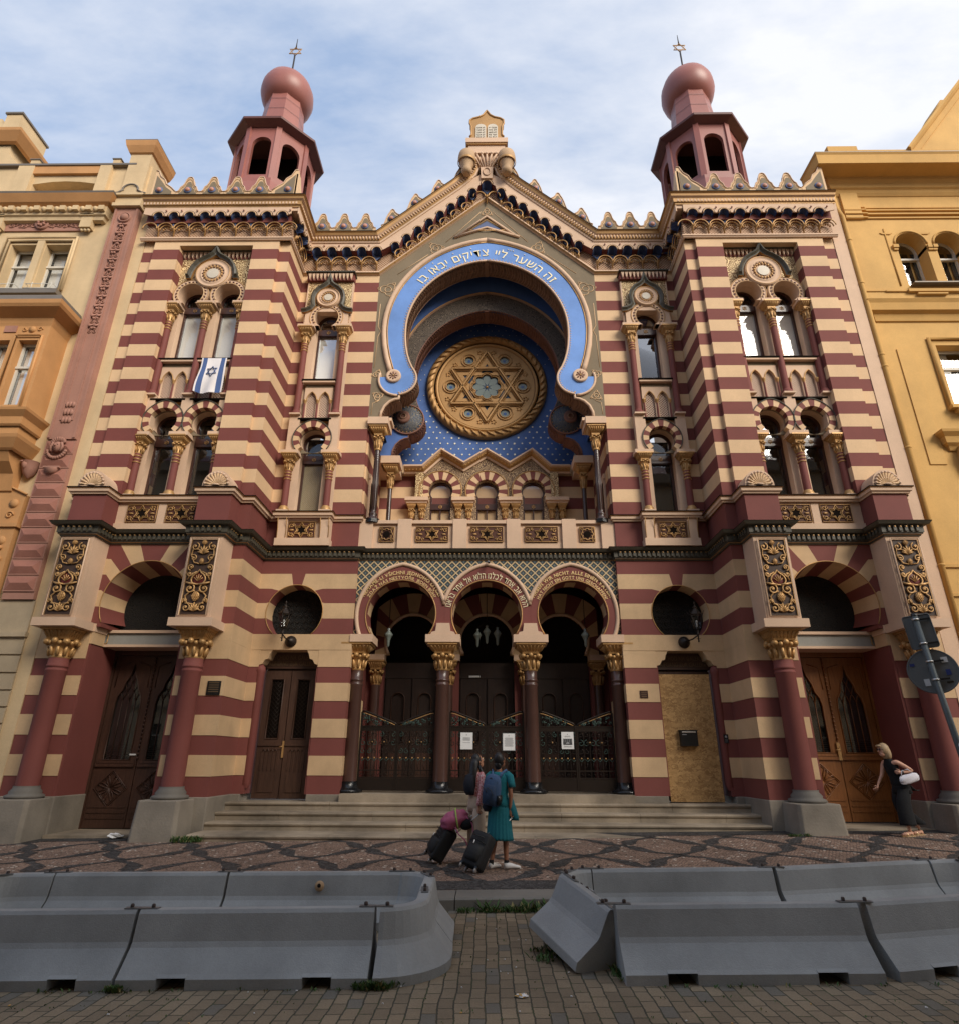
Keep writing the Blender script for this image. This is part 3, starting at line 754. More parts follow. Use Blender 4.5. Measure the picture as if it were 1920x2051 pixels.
def ornate_panel(m, x0, x1, z0, z1, y):
    """tall gilt arabesque: palmettes, scrolls and pine cones on slate"""
    cx = (x0+x1)/2; w = x1-x0; H = z1-z0
    m.box(x0, x1, y+.035, y+.06, z0, z1, slate_bg)
    m.tube([(x0-.02, y, z0-.02), (x1+.02, y, z0-.02), (x1+.02, y, z1+.02), (x0-.02, y, z1+.02)], .022, trim, 4, True)
    m.tube([(x0, y+.01, z0), (x1, y+.01, z0), (x1, y+.01, z1), (x0, y+.01, z1)], .012, gold, 4, True)
    def Z(t): return z0+H*t
    def palm(zc, s, n=7, up=1):
        for k in range(n):
            a = (k-(n-1)/2)*.36; L = s*(1-.12*abs(k-(n-1)/2))
            m.tube([(cx, y+.02, zc), (cx+.55*L*sin(a), y+.005, zc+up*.55*L*cos(a)), (cx+L*sin(a*1.15), y+.012, zc+up*L*cos(a*1.1))], [.012, s*.13, s*.07], gold, 6)
    def cone(zc, rx, rz):
        m.ball((cx, y+.01, zc), 1, gold, 12, (rx, .045, rz))
        for i in range(-2, 3):
            for j in range(-3, 4):
                u = (i+(j % 2)*.5)/2.4; v = j/3.4
                if u*u+v*v < .85: m.ball((cx+u*rx, y-.028*(1-u*u-v*v)-.006, zc+v*rz), rx*.17, gold, 5)
    palm(Z(.045), w*.34); cone(Z(.235), w*.155, H*.062); palm(Z(.80), w*.36); cone(Z(.955), w*.10, H*.033); cone(Z(.70), w*.09, H*.04)
    # heart shell in the middle
    zc = Z(.47)
    hp = [(cx+w*.27*sin(t)*(1 if t < pi else 1), y+.004, zc+w*.26*(cos(t)*(-.9)+.18*abs(sin(t))*-1)) for t in [2*pi*i/20 for i in range(20)]]
    hp[10] = (hp[10][0], hp[10][1], hp[10][2]+w*.10)
    m.tube(hp, .022, gold, 5, True)
    m.ball((cx, y+.03, zc), w*.24, redgem, 12, (1, .12, 1)); 
    for k in range(5):
        a = (k-2)*.5; m.tube([(cx, y+.004, zc-w*.12), (cx+w*.2*sin(a), y-.004, zc-w*.12+w*.27*cos(a))], [.006, .014], gold, 4)
    def sc(fx, ft, r0, turns, a0, rad=.017):
        for s in (-1, 1):
            pts = spiral(cx+s*w*fx, Z(ft), w*r0, w*.03, a0, turns, y+.008, 20)
            if s < 0: pts = [(2*cx-(p[0]+2*w*fx), p[1], p[2]) for p in [(q[0], q[1], q[2]) for q in pts]]
            m.tube(pts, rad, gold, 5)
            m.ball((cx+s*w*fx, y, Z(ft)), .03, gold, 6, (1, .6, 1))
    sc(.27, .335, .20, 1.35, pi*.5, .021); sc(.36, .62, .13, 1.2, -pi*.5); sc(.34, .90, .17, 1.2, pi*.6); sc(.30, .09, .17, 1.3, pi*.4); sc(.33, .745, .14, 1.1, pi*.2); sc(.38, .18, .10, 1.0, -pi*.3); sc(.37, .53, .11, 1.1, pi*.9)
    for s in (-1, 1):
        m.tube([(cx+s*w*.03, y+.01, Z(.13)), (cx+s*w*.30, y+.01, Z(.15)), (cx+s*w*.40, y+.01, Z(.24)), (cx+s*w*.25, y+.01, Z(.29)), (cx+s*w*.06, y+.01, Z(.31))], .019, goldp, 5)
        m.tube([(cx+s*w*.05, y+.0, Z(.395)), (cx+s*w*.28, y-.004, Z(.40)), (cx+s*w*.46, y+.006, Z(.42))], [.02, .033, .02], gold, 5)
        m.tube([(cx+s*w*.10, y+.01, Z(.56)), (cx+s*w*.33, y+.01, Z(.52)), (cx+s*w*.42, y+.01, Z(.45))], .018, goldp, 5)
        m.tube([(cx+s*w*.06, y+.01, Z(.665)), (cx+s*w*.28, y+.01, Z(.68)), (cx+s*w*.44, y+.01, Z(.78)), (cx+s*w*.40, y+.01, Z(.86)), (cx+s*w*.2, y+.01, Z(.865))], .017, gold, 5)
slate_bg = simple('slate_panel_ground', (.055, .030, .020), .6); redgem = simple('oxblood_shell', (.12, .015, .012), .5)
YG = 16.38
PLAN = [(-10.95, 15.0), (-10.54, 15.0), (-10.54, 14.35), (-9.72, 14.35), (-9.72, 15.0), (-7.33, 15.0), (-7.33, 14.35), (-6.5, 14.35), (-6.5, 15.0), (-6.2, 15.0), (-6.2, YG), (-3.6, YG), (-3.6, 16.55)]
PLAN = PLAN+[(-x, y) for x, y in reversed(PLAN)]
def dentils(m, path, o, z0, z1, mat, pitch=.14, w=.065, d=.05):
    for (x0, y0), (x1, y1) in zip(path, path[1:]):
        D = Vector((x1-x0, y1-y0)); L = D.length
        if L < .25: continue
        D /= L; n = Vector((D.y, -D.x)); k = max(1, int(L/pitch)); 
        for i in range(k):
            c = Vector((x0, y0))+D*(L*(i+.5)/k)+n*(o)
            a = c-D*w/2; b = c+D*w/2; e = b+n*d; g = a+n*d
            m.add([(p.x, p.y, z) for z in (z0, z1) for p in (a, b, e, g)], [(0, 1, 2, 3), (4, 5, 6, 7), (0, 1, 5, 4), (1, 2, 6, 5), (2, 3, 7, 6), (3, 0, 4, 7)], mat)
def build_cornices():
    m = M()
    m.sweep(PLAN, [(0, 6.84), (.035, 6.84), (.045, 6.87), (.075, 6.88), (.08, 6.91), (.10, 6.92), (.10, 7.08), (.20, 7.10), (.25, 7.165), (.25, 7.18), (0, 7.20)],
            [green, green, gold, green, green, green, green, green, dark, dark, green])
    dentils(m, PLAN, .095, 6.94, 7.07, green, .125, .07, .045)
    dentils(m, PLAN, .09, 7.035, 7.06, gold, .125, .03, .07)
    part('dentil_cornice', m, SYN)
    sp = [(-10.95, 15.0), (-10.57, 15.0), (-10.57, 14.40), (-9.73, 14.40), (-9.73, 14.94), (-7.32, 14.94), (-7.32, 14.40), (-6.5, 14.40), (-6.5, 15.0), (-6.2, 15.0), (-6.2, YG), (-5.86, YG), (-5.86, 16.08), (-4.40, 16.08), (-4.40, YG), (-3.6, YG), (-3.6, 16.9)]
    prof = [(0, 7.99), (.05, 7.99), (.06, 8.03), (.10, 8.05), (.105, 8.13), (.135, 8.14), (.135, 8.17), (0, 8.185)]
    mats = [goldp, trim, trim, trim, goldp, dark, dark, trim]
    for s in (1, -1):
        m = M(); pp = sp if s > 0 else [(-x, y) for x, y in reversed(sp)]
        m.sweep(pp, prof, mats); part('sill_course', m, SYN)
build_cornices()
def build_window(cx, zb, zt0, zt1, zc, y, w=.335, r=.36, lit='blind', name='window', muntin=False):
    """brown frame with transom and gilt star, panes and what hangs behind them"""
    m = M(); out = horseshoe(cx, zc, r+.03, 118, zb, 24, w+.04)
    th = math.degrees(math.acos(max(-1, min(1, (zt1-zc)/ (r-.05))))) if abs(zt1-zc) < r-.05 else 118
    top = arc(cx, zc, r-.05, -th, th, 20) if th < 117 else horseshoe(cx, zc, r-.05, 112, zt1+.02, 20, w-.055)
    low = rect(cx-w+.055, cx+w-.055, zb+.06, zt0-.02)
    m.prism(out, y, y+.07, frame_b, [top, low])
    m.box(cx-w, cx+w, y-.03, y+.03, zt0, zt1, frame_b)
    if muntin: m.box(cx-.02, cx+.02, y, y+.05, zb, zt0, frame_b)
    f = part(name, m, SYN)
    m = M(); m.add([(cx-w, y+.075, zb), (cx+w, y+.075, zb), (cx+w, y+.075, zc+r), (cx-w, y+.075, zc+r)], [(0, 1, 2, 3)], glass); part('pane', m, f)
    m = M(); hexa(m, cx, (zt0+zt1)/2, .065, y-.035, gold, .013, 4); m.ball((cx, y-.035, (zt0+zt1)/2), .018, gold, 6); part('star_ornament', m, f)
    m = M()
    if lit == 'blind': m.box(cx-w, cx+w, y+.10, y+.11, zb, zt1, blind); m.box(cx-w, cx+w, y+.3, y+.31, zt1, zc+r, room)
    elif lit == 'leaded': m.box(cx-w, cx+w, y+.06, y+.072, zb, zt0, leaded); m.box(cx-w, cx+w, y+.3, y+.31, zt1, zc+r, room)
    else: m.box(cx-w-.1, cx+w+.1, y+.5, y+.51, zb-.1, zc+r, room)
    part('blind' if lit == 'blind' else 'backing', m, f)
    return f
def hood(m, path, yp, mat, k=1.0, d=.14):
    m.sweep(path, [(-.085*k, yp+.03), (-.085*k, yp-d*.8), (-.03*k, yp-d), (.02*k, yp-d*.55), (.055*k, yp-d*.45), (.055*k, yp+.03)], [mat, mat, mat, mat, goldp, mat], 'elev')
def build_bay(s, xs, cols, xl, xr, y0, tower, lits):
    yp = y0+.10; yc = y0+.17; yw = y0+.33; yv = y0+.62
    def X(a): return s*a
    mid = s*(xl+xr)/2
    # back wall with openings
    m = M()
    for cx in xs:
        c = X(cx); half = (xr-xl)/len(xs)/2
        cc = s*((xl+xr)/2 + (0 if len(xs) == 1 else (half if cx > (xl+xr)/2 else -half)))
        m.prism(rect(cc-half, cc+half, 8.18, 16.5), yw, yw+.30, trim, [horseshoe(c, 10.55, .385, 122, 8.24, 26, .345), horseshoe(c, 14.98, .385, 116, 12.66, 26, .345)])
    part('window_wall', m, SYN)
    for cx, (lo, up) in zip(xs, lits):
        build_window(X(cx), 8.22, 9.93, 10.18, 10.55, yv-.06, lit=lo, muntin=False)
        build_window(X(cx), 12.62, 14.58, 14.82, 14.98, yv-.06, lit=up)
    # lower striped arches
    m = M()
    for cx in xs:
        c = X(cx); n = 15; a0 = 133
        for k in range(n):
            b0 = -a0+2*a0*k/n; b1 = -a0+2*a0*(k+1)/n; mt = red if k % 2 == (n//2) % 2 else cream
            P = []
            for t in range(5):
                a = b0+(b1-b0)*t/4; P.append((c+.40*sin(radians(a)), 10.55+.40*cos(radians(a))))
            for t in range(4, -1, -1):
                a = b0+(b1-b0)*t/4; rr = .565+.06*max(0, 1-abs(a)/42)**1.3
                P.append((c+rr*sin(radians(a)), max(10.14, 10.55+rr*cos(radians(a)))))
            P[:5] = [(p[0], max(10.14, p[1])) for p in P[:5]]
            Q = [q for i, q in enumerate(P) if hypot(q[0]-P[i-1][0], q[1]-P[i-1][1]) > 1e-4]
            if len(Q) < 3: continue
            m.prism(Q, yp-.01, yw+.02, mt)
        pth = [(c+(.58+.06*max(0, 1-abs(a)/42)**1.3)*sin(radians(a)), yp-.02, 10.55+(.58+.06*max(0, 1-abs(a)/42)**1.3)*cos(radians(a))) for a in range(-128, 129, 8)]
        m.tube(pth, .016, green, 5)
    part('striped_arch', m, SYN)
    m = M()
    for cx in xs:
        c = X(cx)
        holed(m, c-.44, c+.44, 10.14, 11.22, [(c, 10.55, .40)], yw-.06, yw-.005, greyg)
        for a, b in ((-.46, -.40), (.40, .46)): m.box(c+a, c+b, yw-.09, yw-.004, 10.14, 11.22, trim)
        m.box(c-.40, c+.40, yw-.09, yw-.004, 11.17, 11.22, goldp)
        m.box(c-.50, c+.50, yp, yw-.002, 11.22, 11.265, dark)
        m.box(c-.52, c+.52, yp-.03, yw-.002, 12.59, 12.625, dark); m.box(c-.50, c+.50, yp, yw-.003, 12.52, 12.588, trim)
    for k, cx in enumerate(cols):
        m.box(X(cx)-.155, X(cx)+.155, yp+.02, yw, 10.14, 11.35, trim)
        m.box(X(cx)-.16, X(cx)+.16, y0+.02, yw, 11.35, 11.40, trim)
    part('spandrel_panel', m, SYN)
    # blind arcades below the upper windows
    for cx in xs:
        c = X(cx); m = M(); m.box(c-.42, c+.42, yw-.03, yw-.004, 11.265, 12.52, latt_white)
        hs = []
        for q in (-.2, .2):
            hs.append([(c+q-.145, 11.30)]+pointed(c+q, 11.93, .145, .30, 90, 8)+[(c+q+.145, 11.30)])
        m.prism(rect(c-.43, c+.43, 11.27, 12.40), yw-.10, yw-.04, trim, hs)
        m.box(c-.43, c+.43, yw-.09, yw-.035, 12.40, 12.52, greyg)
        for q in (-.2, .2): m.tube([(p[0], yw-.11, p[1]) for p in pointed(c+q, 11.93, .16, .32, 90, 8)], .016, gold, 4)
        for q in (-.39, 0, .39):
            m.lathe([(.032, 0), (.026, .52)], (c+q, yw-.11, 11.30), red, 8); m.lathe([(.03, 0), (.055, .09), (.06, .1), (.06, .13)], (c+q, yw-.11, 11.82), gold, 8)
        part('blind_arcade', m, SYN)
    # columns
    for cx in cols:
        m = M(); m.box(X(cx)-.16, X(cx)+.16, y0+.01, y0+.33, 8.18, 8.26, trim); col_shaft(m, X(cx), yc, 8.26, 9.5, .098, red, gold); o = part('lower_column', m, SYN)
        m = M(); capital(m, X(cx), yc, 9.5, 10.03, .098, .24); m.box(X(cx)-.265, X(cx)+.265, y0, yw+.07, 10.03, 10.14, trim); part('capital', m, o)
        m = M(); col_shaft(m, X(cx), yc, 11.40, 13.97, .098, red, gold, red); o = part('upper_column', m, SYN)
        m = M(); capital(m, X(cx), yc, 13.97, 14.56, .098, .24); m.box(X(cx)-.265, X(cx)+.265, y0, yw+.07, 14.56, 14.66, trim); part('capital', m, o)
    # upper arches with fretted edge
    m = M()
    for cx in xs:
        c = X(cx); ro = .555
        P = [(x, max(z, 14.66)) for x, z in arc(c, 14.99, ro, -127, 127, 30)]+[(x, max(z, 14.66)) for x, z in arc(c, 14.99, .385, 151, -151, 30)]
        m.prism(P, yp, yw+.05, trim)
        m.tube([(x, yp-.004, z) for x, z in arc(c, 14.99, ro-.02, -122, 122, 28)], .014, goldp, 4)
        for k in range(17):
            a = radians(-120+240*k/16); x, z = c+.455*sin(a), 14.99+.455*cos(a)
            m.ball((x, yp-.002, z), .035, darkred, 8, (1, .25, 1))
        for k in range(18):
            a = radians(-127+254*k/17); x, z = c+.438*sin(a), 14.99+.438*cos(a)
            m.ball((x, yp-.005, z), .028, cream, 6, (1, .6, 1))
        m.tube([(x, yp-.006, z) for x, z in arc(c, 14.99, .40, -125, 125, 28)], .016, cream, 4)
    part('fretted_arch', m, SYN)
    # roundel
    zr = 15.76; R = .56 if tower else .39
    m = M()
    m.lathe([(R, .08), (R, -.02), (R*.93, -.045), (R*.86, -.02), (R*.70, -.02), (R*.66, -.05), (R*.62, -.02), (R*.34, .0), (R*.30, -.02), (0.001, -.02)], (mid, yp-.02, zr), trim, 32, 'y')
    m.lathe([(R*.96, -.03), (R*.93, -.055), (R*.90, -.03)], (mid, yp-.02, zr), goldp, 32, 'y')
    for k in range(18):
        a = 2*pi*k/18; m.ball((mid+R*.49*sin(a), yp-.045, zr+R*.49*cos(a)), R*.075, goldp, 6, (1, .7, 1.2)); m.ball((mid+R*.59*sin(a+.17), yp-.04, zr+R*.59*cos(a+.17)), R*.05, darkred, 6, (1, .6, 1))
    m.lathe([(R*.33, -.03), (.001, -.035)], (mid, yp-.02, zr), marble, 24, 'y')
    part('roundel', m, SYN)
    # patterned ground, tooth row and ogee hood
    m = M(); w2 = (xr-xl)/2
    if tower:
        holed(m, mid-w2, mid+w2, 14.66, 16.5, [(X(cx), 14.99, .43) for cx in xs], yw-.07, yw-.004, arab_gold)
        m.box(mid-w2, mid+w2, yw-.08, yw-.005, 16.5, 16.76, red); zt = 16.76; yt = yw-.08
        m.box(mid-w2, mid+w2, yw-.2, yw-.07, 16.735, 16.76, green)
    else:
        w2 = .75
        holed(m, mid-w2, mid+w2, 14.66, 16.5, [(mid, 14.99, .43)], y0+.2, YG-.001, arab_gold)
        m.box(mid-w2-.012, mid-w2+.03, y0+.19, YG-.002, 14.66, 16.5, trim); m.box(mid+w2-.03, mid+w2+.012, y0+.19, YG-.002, 14.66, 16.5, trim)
        m.box(mid-w2-.03, mid+w2+.03, y0+.10, YG-.004, 16.5, 16.76, red); m.box(mid-w2-.07, mid+w2+.07, y0-.02, YG-.004, 16.76, 16.80, green); yt = y0+.10
        holed(m, mid-.70, mid+.70, 14.66, 15.22, [(mid, 14.99, .40)], yp+.01, yw, trim)
    nt = 18 if tower else 12; ww = (2*w2)/nt
    for k in range(nt):
        u = mid-w2+ww*k
        m.prism([(u+.01, 16.735), (u+ww*.5, 16.735), (u+ww-.01, 16.735), (u+ww*.62, 16.55), (u+ww*.5, 16.50), (u+ww*.38, 16.55)], yt-.07, yt-.004, trim)
    part('patterned_panel', m, SYN)
    m = M()
    if tower: P = [(-.80, 15.60), (-.70, 15.60), (-.67, 15.80), (-.60, 16.0), (-.48, 16.18), (-.33, 16.30), (-.16, 16.40), (-.06, 16.50), (0, 16.64)]
    else: P = [(-.82, 15.20), (-.66, 15.22), (-.52, 15.30), (-.44, 15.42), (-.47, 15.58), (-.48, 15.76), (-.43, 15.95), (-.31, 16.11), (-.15, 16.22), (-.05, 16.32), (0, 16.47)]
    P = [(mid+a, b) for a, b in P]+[(mid-a, b) for a, b in reversed(P[:-1])]
    hood(m, P, yp, green, 1.0, .17 if tower else .13)
    part('ogee_hood', m, SYN)
darkred = simple('dark_red_paint', (.07, .016, .012), .7)
def build_pier(s, ac):
    """ground floor pier: pedestal, column, capital, panelled block, red block, shell"""
    x = s*ac; h = .41
    g0 = gz(x, 14.3)-.1
    m = M()
    m.add([(x+dx*(.50 if k == 0 else .46), y, z) for k, z in enumerate((g0, .90)) for dx, y in ((-1, 15.05), (-1, 14.32-(.06 if k == 0 else 0)), (-.86, 14.25-(.06 if k == 0 else 0)), (.86, 14.25-(.06 if k == 0 else 0)), (1, 14.32-(.06 if k == 0 else 0)), (1, 15.05))],
          [(0, 1, 2, 3, 4, 5), (6, 7, 8, 9, 10, 11)]+[(i, (i+1) % 6, 6+(i+1) % 6, 6+i) for i in range(6)], stone)
    part('pedestal', m, SYN, bev=.02)
    m = M(); m.lathe([(.36, 0), (.38, .02), (.38, .06), (.31, .09), (.32, .13), (.26, .20), (.26, .25)], (x, 14.78, .905), grey_base, 28)
    m.lathe([(.232, 0), (.218, 2.45), (.232, 2.47), (.232, 2.50), (.216, 2.51), (.216, 2.55), (.232, 2.56), (.232, 2.60), (.216, 2.61), (.216, 2.76)], (x, 14.78, 1.15), red, 32)
    o = part('entrance_column', m, SYN)
    m = M(); capital(m, x, 14.78, 3.90, 4.605, .215, .41); part('capital', m, o)
    m = M(); m.box(x-h-.11, x+h+.11, 14.24, 15.0, 4.6, 4.795, trim)
    m.box(x-h, x+h, 14.35, 15.0, 4.795, 6.85, trim)
    b = part('panelled_block', m, SYN)
    m = M(); ornate_panel(m, x-.315, x+.315, 4.87, 6.74, 14.29); part('arabesque_panel', m, b)
    m = M(); m.box(x-.425, x+.425, 14.40, 15.0, 7.19, 8.0, red); part('red_block', m, SYN)
    # shell crested half drum
    m = M(); R = .37; zc = 8.185
    P = [(x+R*cos(pi*t/18), zc+.03+R*1.18*sin(pi*t/18)) for t in range(19)]
    m.prism(P, 14.36, 14.95, trim); 
    for k in range(11):
        a = pi*(k+.5)/11; m.tube([(x+.03*cos(a), 14.33, zc+.06), (x+.18*cos(a), 14.375, zc+.05+.2*sin(a)), (x+.29*cos(a), 14.335, zc+.04+.33*sin(a))], [.014, .024, .034], cream, 6)
        m.ball((x+.30*cos(a), 14.33, zc+.04+.345*sin(a)), .038, trim, 8)
    m.lathe([(.30, -.01), (.16, .03), (.02, .035)], (x, 14.35, zc+.03), trim, 20, 'y', a0=0, a1=pi) 
    m.ball((x, 14.325, zc+.05), .045, trim, 8, (2.2, 1, .7))
    part('shell_crest', m, SYN)
def big_door(s):
    """double door with traceried glazing in the tower"""
    wd = wood_d if s < 0 else wood_o
    xc = s*8.525; y = 16.15; z0 = .17 if s < 0 else .40; z1 = 4.31
    m = M(); m.box(xc-1.15, xc+1.15, y+.09, y+.16, z0, z1, room)
    m.box(xc-1.15, xc-1.03, y-.04, y+.1, z0, z1, wd); m.box(xc+1.03, xc+1.15, y-.04, y+.1, z0, z1, wd); m.box(xc-1.03, xc+1.03, y-.04, y+.1, z1-.12, z1, wd)
    fr = part('tower_door', m, SYN)
    for q in (-1, 1):
        c = xc+q*.515; w = .505; m = M()
        zt = z0+1.36
        glz = [(c-.33, zt+.16), (c-.33, 3.0), (c-.30, 3.18), (c-.20, 3.34), (c-.16, 3.52), (c-.06, 3.72), (c, 3.98), (c+.06, 3.72), (c+.16, 3.52), (c+.20, 3.34), (c+.30, 3.18), (c+.33, 3.0), (c+.33, zt+.16)]
        m.prism(rect(c-w, c+w, z0+.02, z1-.13), y, y+.06, wd, [glz])
        m.box(c-w+.03, c+w-.03, y-.045, y-.001, zt, zt+.07, wd); m.box(c-w+.05, c+w-.05, y-.02, y-.002, zt+.08, zt+.14, wd)
        for zz in (.22, .34, .46): m.box(c-w+.05, c+w-.05, y-.018, y-.001, z0+zz, z0+zz+.03, wd)
        # star moulding with six petals
        zc = z0+.88; R = .40
        st = star_pts(c, zc, R, 6, .62, pi/6*0)
        m.tube([(a, y-.01, b) for a, b in star_pts(c, zc, .40, 4, .70)], .016, wd, 4, True)
        m.tube([(a, y-.01, b) for a, b in star_pts(c, zc, .35, 4, .72)], .010, wd, 4, True)
        for k in range(8):
            a = k*pi/4+pi/8; r1 = .29
            m.tube([(c, y-.012, zc), (c+r1*.55*sin(a-.22), y-.02, zc+r1*.55*cos(a-.22)), (c+r1*sin(a-.12), y-.02, zc+r1*cos(a-.12)), (c+r1*sin(a+.12), y-.02, zc+r1*cos(a+.12)), (c+r1*.55*sin(a+.22), y-.02, zc+r1*.55*cos(a+.22)), (c, y-.012, zc)], .012, wd, 4)
        # raised border to the pointed glazing and corner sunk triangles
        m.tube([(a, y-.008, b) for a, b in glz], .018, wd, 4, True)
        for e in (-1, 1): m.tube([(c+e*.12, y-.005, 4.02), (c+e*.40, y-.005, 3.93), (c+e*.42, y-.005, 3.4)], .014, wd, 4)
        if q > 0:
            for zz in range(26): m.ball((c-w+.0, y-.03, zt+.2+zz*.095), .03, wd, 5)
        lf = part('door_leaf', m, fr)
        m = M(); m.box(c-.35, c+.35, y+.035, y+.04, zt+.15, 4.0, glass_dim if s > 0 else glass_dim); part('pane', m, lf)
        m = M()
        for e in (-.165, 0, .165): m.tube([(c+e, y+.02, zt+.16), (c+e, y+.02, 3.1)], .010, wd, 4)
        for e in (-.25, -.083, .083, .25):
            m.tube([(c+e-.083, y+.02, 3.08), (c+e-.04, y+.02, 3.22), (c+e, y+.02, 3.28), (c+e+.04, y+.02, 3.22), (c+e+.083, y+.02, 3.08)], .010, wd, 4)
        for e in (-.165, 0, .165): m.tube([(c+e-.083, y+.02, 3.28), (c+e, y+.02, 3.50), (c+e+.083, y+.02, 3.28)], .010, wd, 4)
        for e in (-.083, .083): m.tube([(c+e-.083, y+.02, 3.50), (c+e, y+.02, 3.70), (c+e+.083, y+.02, 3.5)], .010, wd, 4)
        for k in range(6): m.tube([(c-.31, y+.03, zt+.2+k*.05), (c+.31, y+.03, zt+.2+k*.05)], .006, iron, 4)
        part('tracery', m, lf)
    if s > 0:
        m = M(); m.box(xc+.0-.05, xc+.03, y-.05, y-.02, z0+1.35, z0+1.75, gold); m.tube([(xc-.02, y-.05, z0+1.62), (xc-.02, y-.10, z0+1.60), (xc-.12, y-.10, z0+1.58)], .012, gold, 6); part('handle', m, fr)
    else:
        m = M(); m.box(xc-.20, xc-.05, y-.03, y-.002, z0+1.62, z0+1.655, paper); part('letter_slot', m, fr)
BN_T = [(10.5, .40, 6.88), (28, .93, 6.88), (44, .62+.45, 6.45), (61, 1.10, 6.04), (77, 1.14, 5.64), (96, 1.16, 5.22), (118.5, 1.17, 4.80)]
BN_G = [(9, .19, 6.46), (38, .70, 6.04), (68, .80, 5.64), (101, .80, 5.22), (139.5, .60, 4.80)]
def build_tower(s):
    X = lambda a: s*a
    xc = X(8.525)
    lo, hi = sorted((X(7.38), X(9.67)))
    m = M()
    def B(a0, a1, *r): x0, x1 = sorted((X(a0), X(a1))); return (x0, x1)+r
    for (a0, a1) in ((6.2, 7.38), (9.67, 10.87)):
        x0, x1 = sorted((X(a0), X(a1)))
        bands(m, x0, x1, 15.0, 16.5, .93, 4.8, (.012, .012, .012))
        bands(m, x0, x1, 15.0, 16.5, 4.8, 6.88)
    m.box(*B(7.37, 7.44), 15.02, 16.3, .93, 4.31, red); m.box(*B(9.61, 9.68), 15.02, 16.3, .93, 4.31, red)
    part('ground_wall', m, SYN)
    m = M()
    m.box(*B(6.17, 7.46), 14.97, 16.36, -.1, .93, stone); m.box(*B(9.58, 10.9), 14.97, 16.4, -.1, .93, stone)
    part('stone_plinth', m, SYN, bev=.02)
    m = M()
    vwall(m, xc, 5.33, 1.07, 15.0, lo, hi, 6.88, 4.80, BN_T, (cream_low, red)); keyblock(m, xc, 5.33, 1.07, 15.0, 10.5, .40, 6.88, red)
    soffit(m, xc, 5.33, 1.07, .93, 15.0, 15.85, BN_T, (cream_low, red), red)
    m.tube([(a, 14.99, b) for a, b in arc(xc, 5.33, 1.075, -118, 118, 40)], .014, gold, 4)
    for q in (-1, 1): m.box(xc+q*.93, xc+q*1.15, 15.0, 15.85, 4.72, 4.815, red)
    part('tower_arch', m, SYN)
    m = M(); m.box(lo-.05, hi+.05, 15.86, 15.9, 4.6, 6.9, grille); part('tympanum_grille', m, SYN)
    m = M()
    m.box(lo-.0, hi+.0, 15.5, 16.25, 4.31, 4.37, trim); m.box(lo, hi, 15.5, 16.25, 4.66, 4.73, trim); m.box(lo, hi, 15.56, 16.2, 4.37, 4.66, beamg)
    for q in (-1, 1):
        m.box(xc+q*1.04, xc+q*1.16, 14.99, 15.52, 4.60, 4.79, trim); m.box(xc+q*1.06, xc+q*1.16, 15.01, 15.5, 4.31, 4.60, cream_low)
        m.tube([(xc+q*1.02, 15.54, 4.62), (xc+q*1.02, 15.54, 4.42), (xc+q*1.09, 15.5, 4.36)], .014, gold, 4)
    part('lintel_beam', m, SYN)
    big_door(s)
    build_pier(s, 10.13); build_pier(s, 6.915)
    # star panels between the red blocks
    m = M(); m.box(*B(7.32, 9.73), 14.98, 15.3, 7.19, 8.0, trim); m.box(*B(7.30, 9.75), 14.93, 14.985, 7.19, 7.40, trim); m.box(*B(8.42, 8.62), 14.955, 14.985, 7.40, 7.99, trim)
    m.box(*B(6.2, 7.32), 15.0, 16.5, 7.19, 8.0, red); m.box(*B(9.73, 10.87), 15.0, 16.5, 7.19, 8.0, red)
    b = part('parapet_wall', m, SYN)
    for a0, a1 in ((8.64, 9.42), (7.60, 8.38)):
        m = M(); x0, x1 = sorted((X(a0), X(a1))); star_panel(m, x0, x1, 7.44, 7.92, 14.93); part('star_panel', m, b)
    # banded shaft
    m = M()
    m.box(*B(6.2, 7.36), 15.0, 16.6, 8.0, 17.0, stripe); m.box(*B(9.66, 10.87), 15.0, 16.6, 8.0, 17.0, stripe)
    m.box(*B(6.53, 7.35), 14.88, 15.3, 8.0, 17.0, stripe); m.box(*B(9.67, 10.48), 14.88, 15.3, 8.0, 17.0, stripe)
    m.box(*B(7.35, 9.67), 14.88, 15.4, 16.76, 17.0, cream)
    part('banded_wall', m, SYN)
    build_bay(s, [9.09, 7.95], [9.60, 8.52, 7.44], 7.35, 9.67, 14.95, True, [('dark', 'blind'), ('dark', 'blind')] if s < 0 else [('dark', 'blind'), ('dark', 'blind')])
    # top: body behind, frieze and cornice
    m = M(); m.box(*B(6.22, 10.85), 15.0, 20.4, 17.0, 18.3, cream); m.box(*B(6.0, 10.9), 14.7, 20.4, 18.3, 18.36, green); m.box(*B(6.21, 10.85), 16.5, 20.4, 8, 17, cream); part('tower_core', m, SYN)
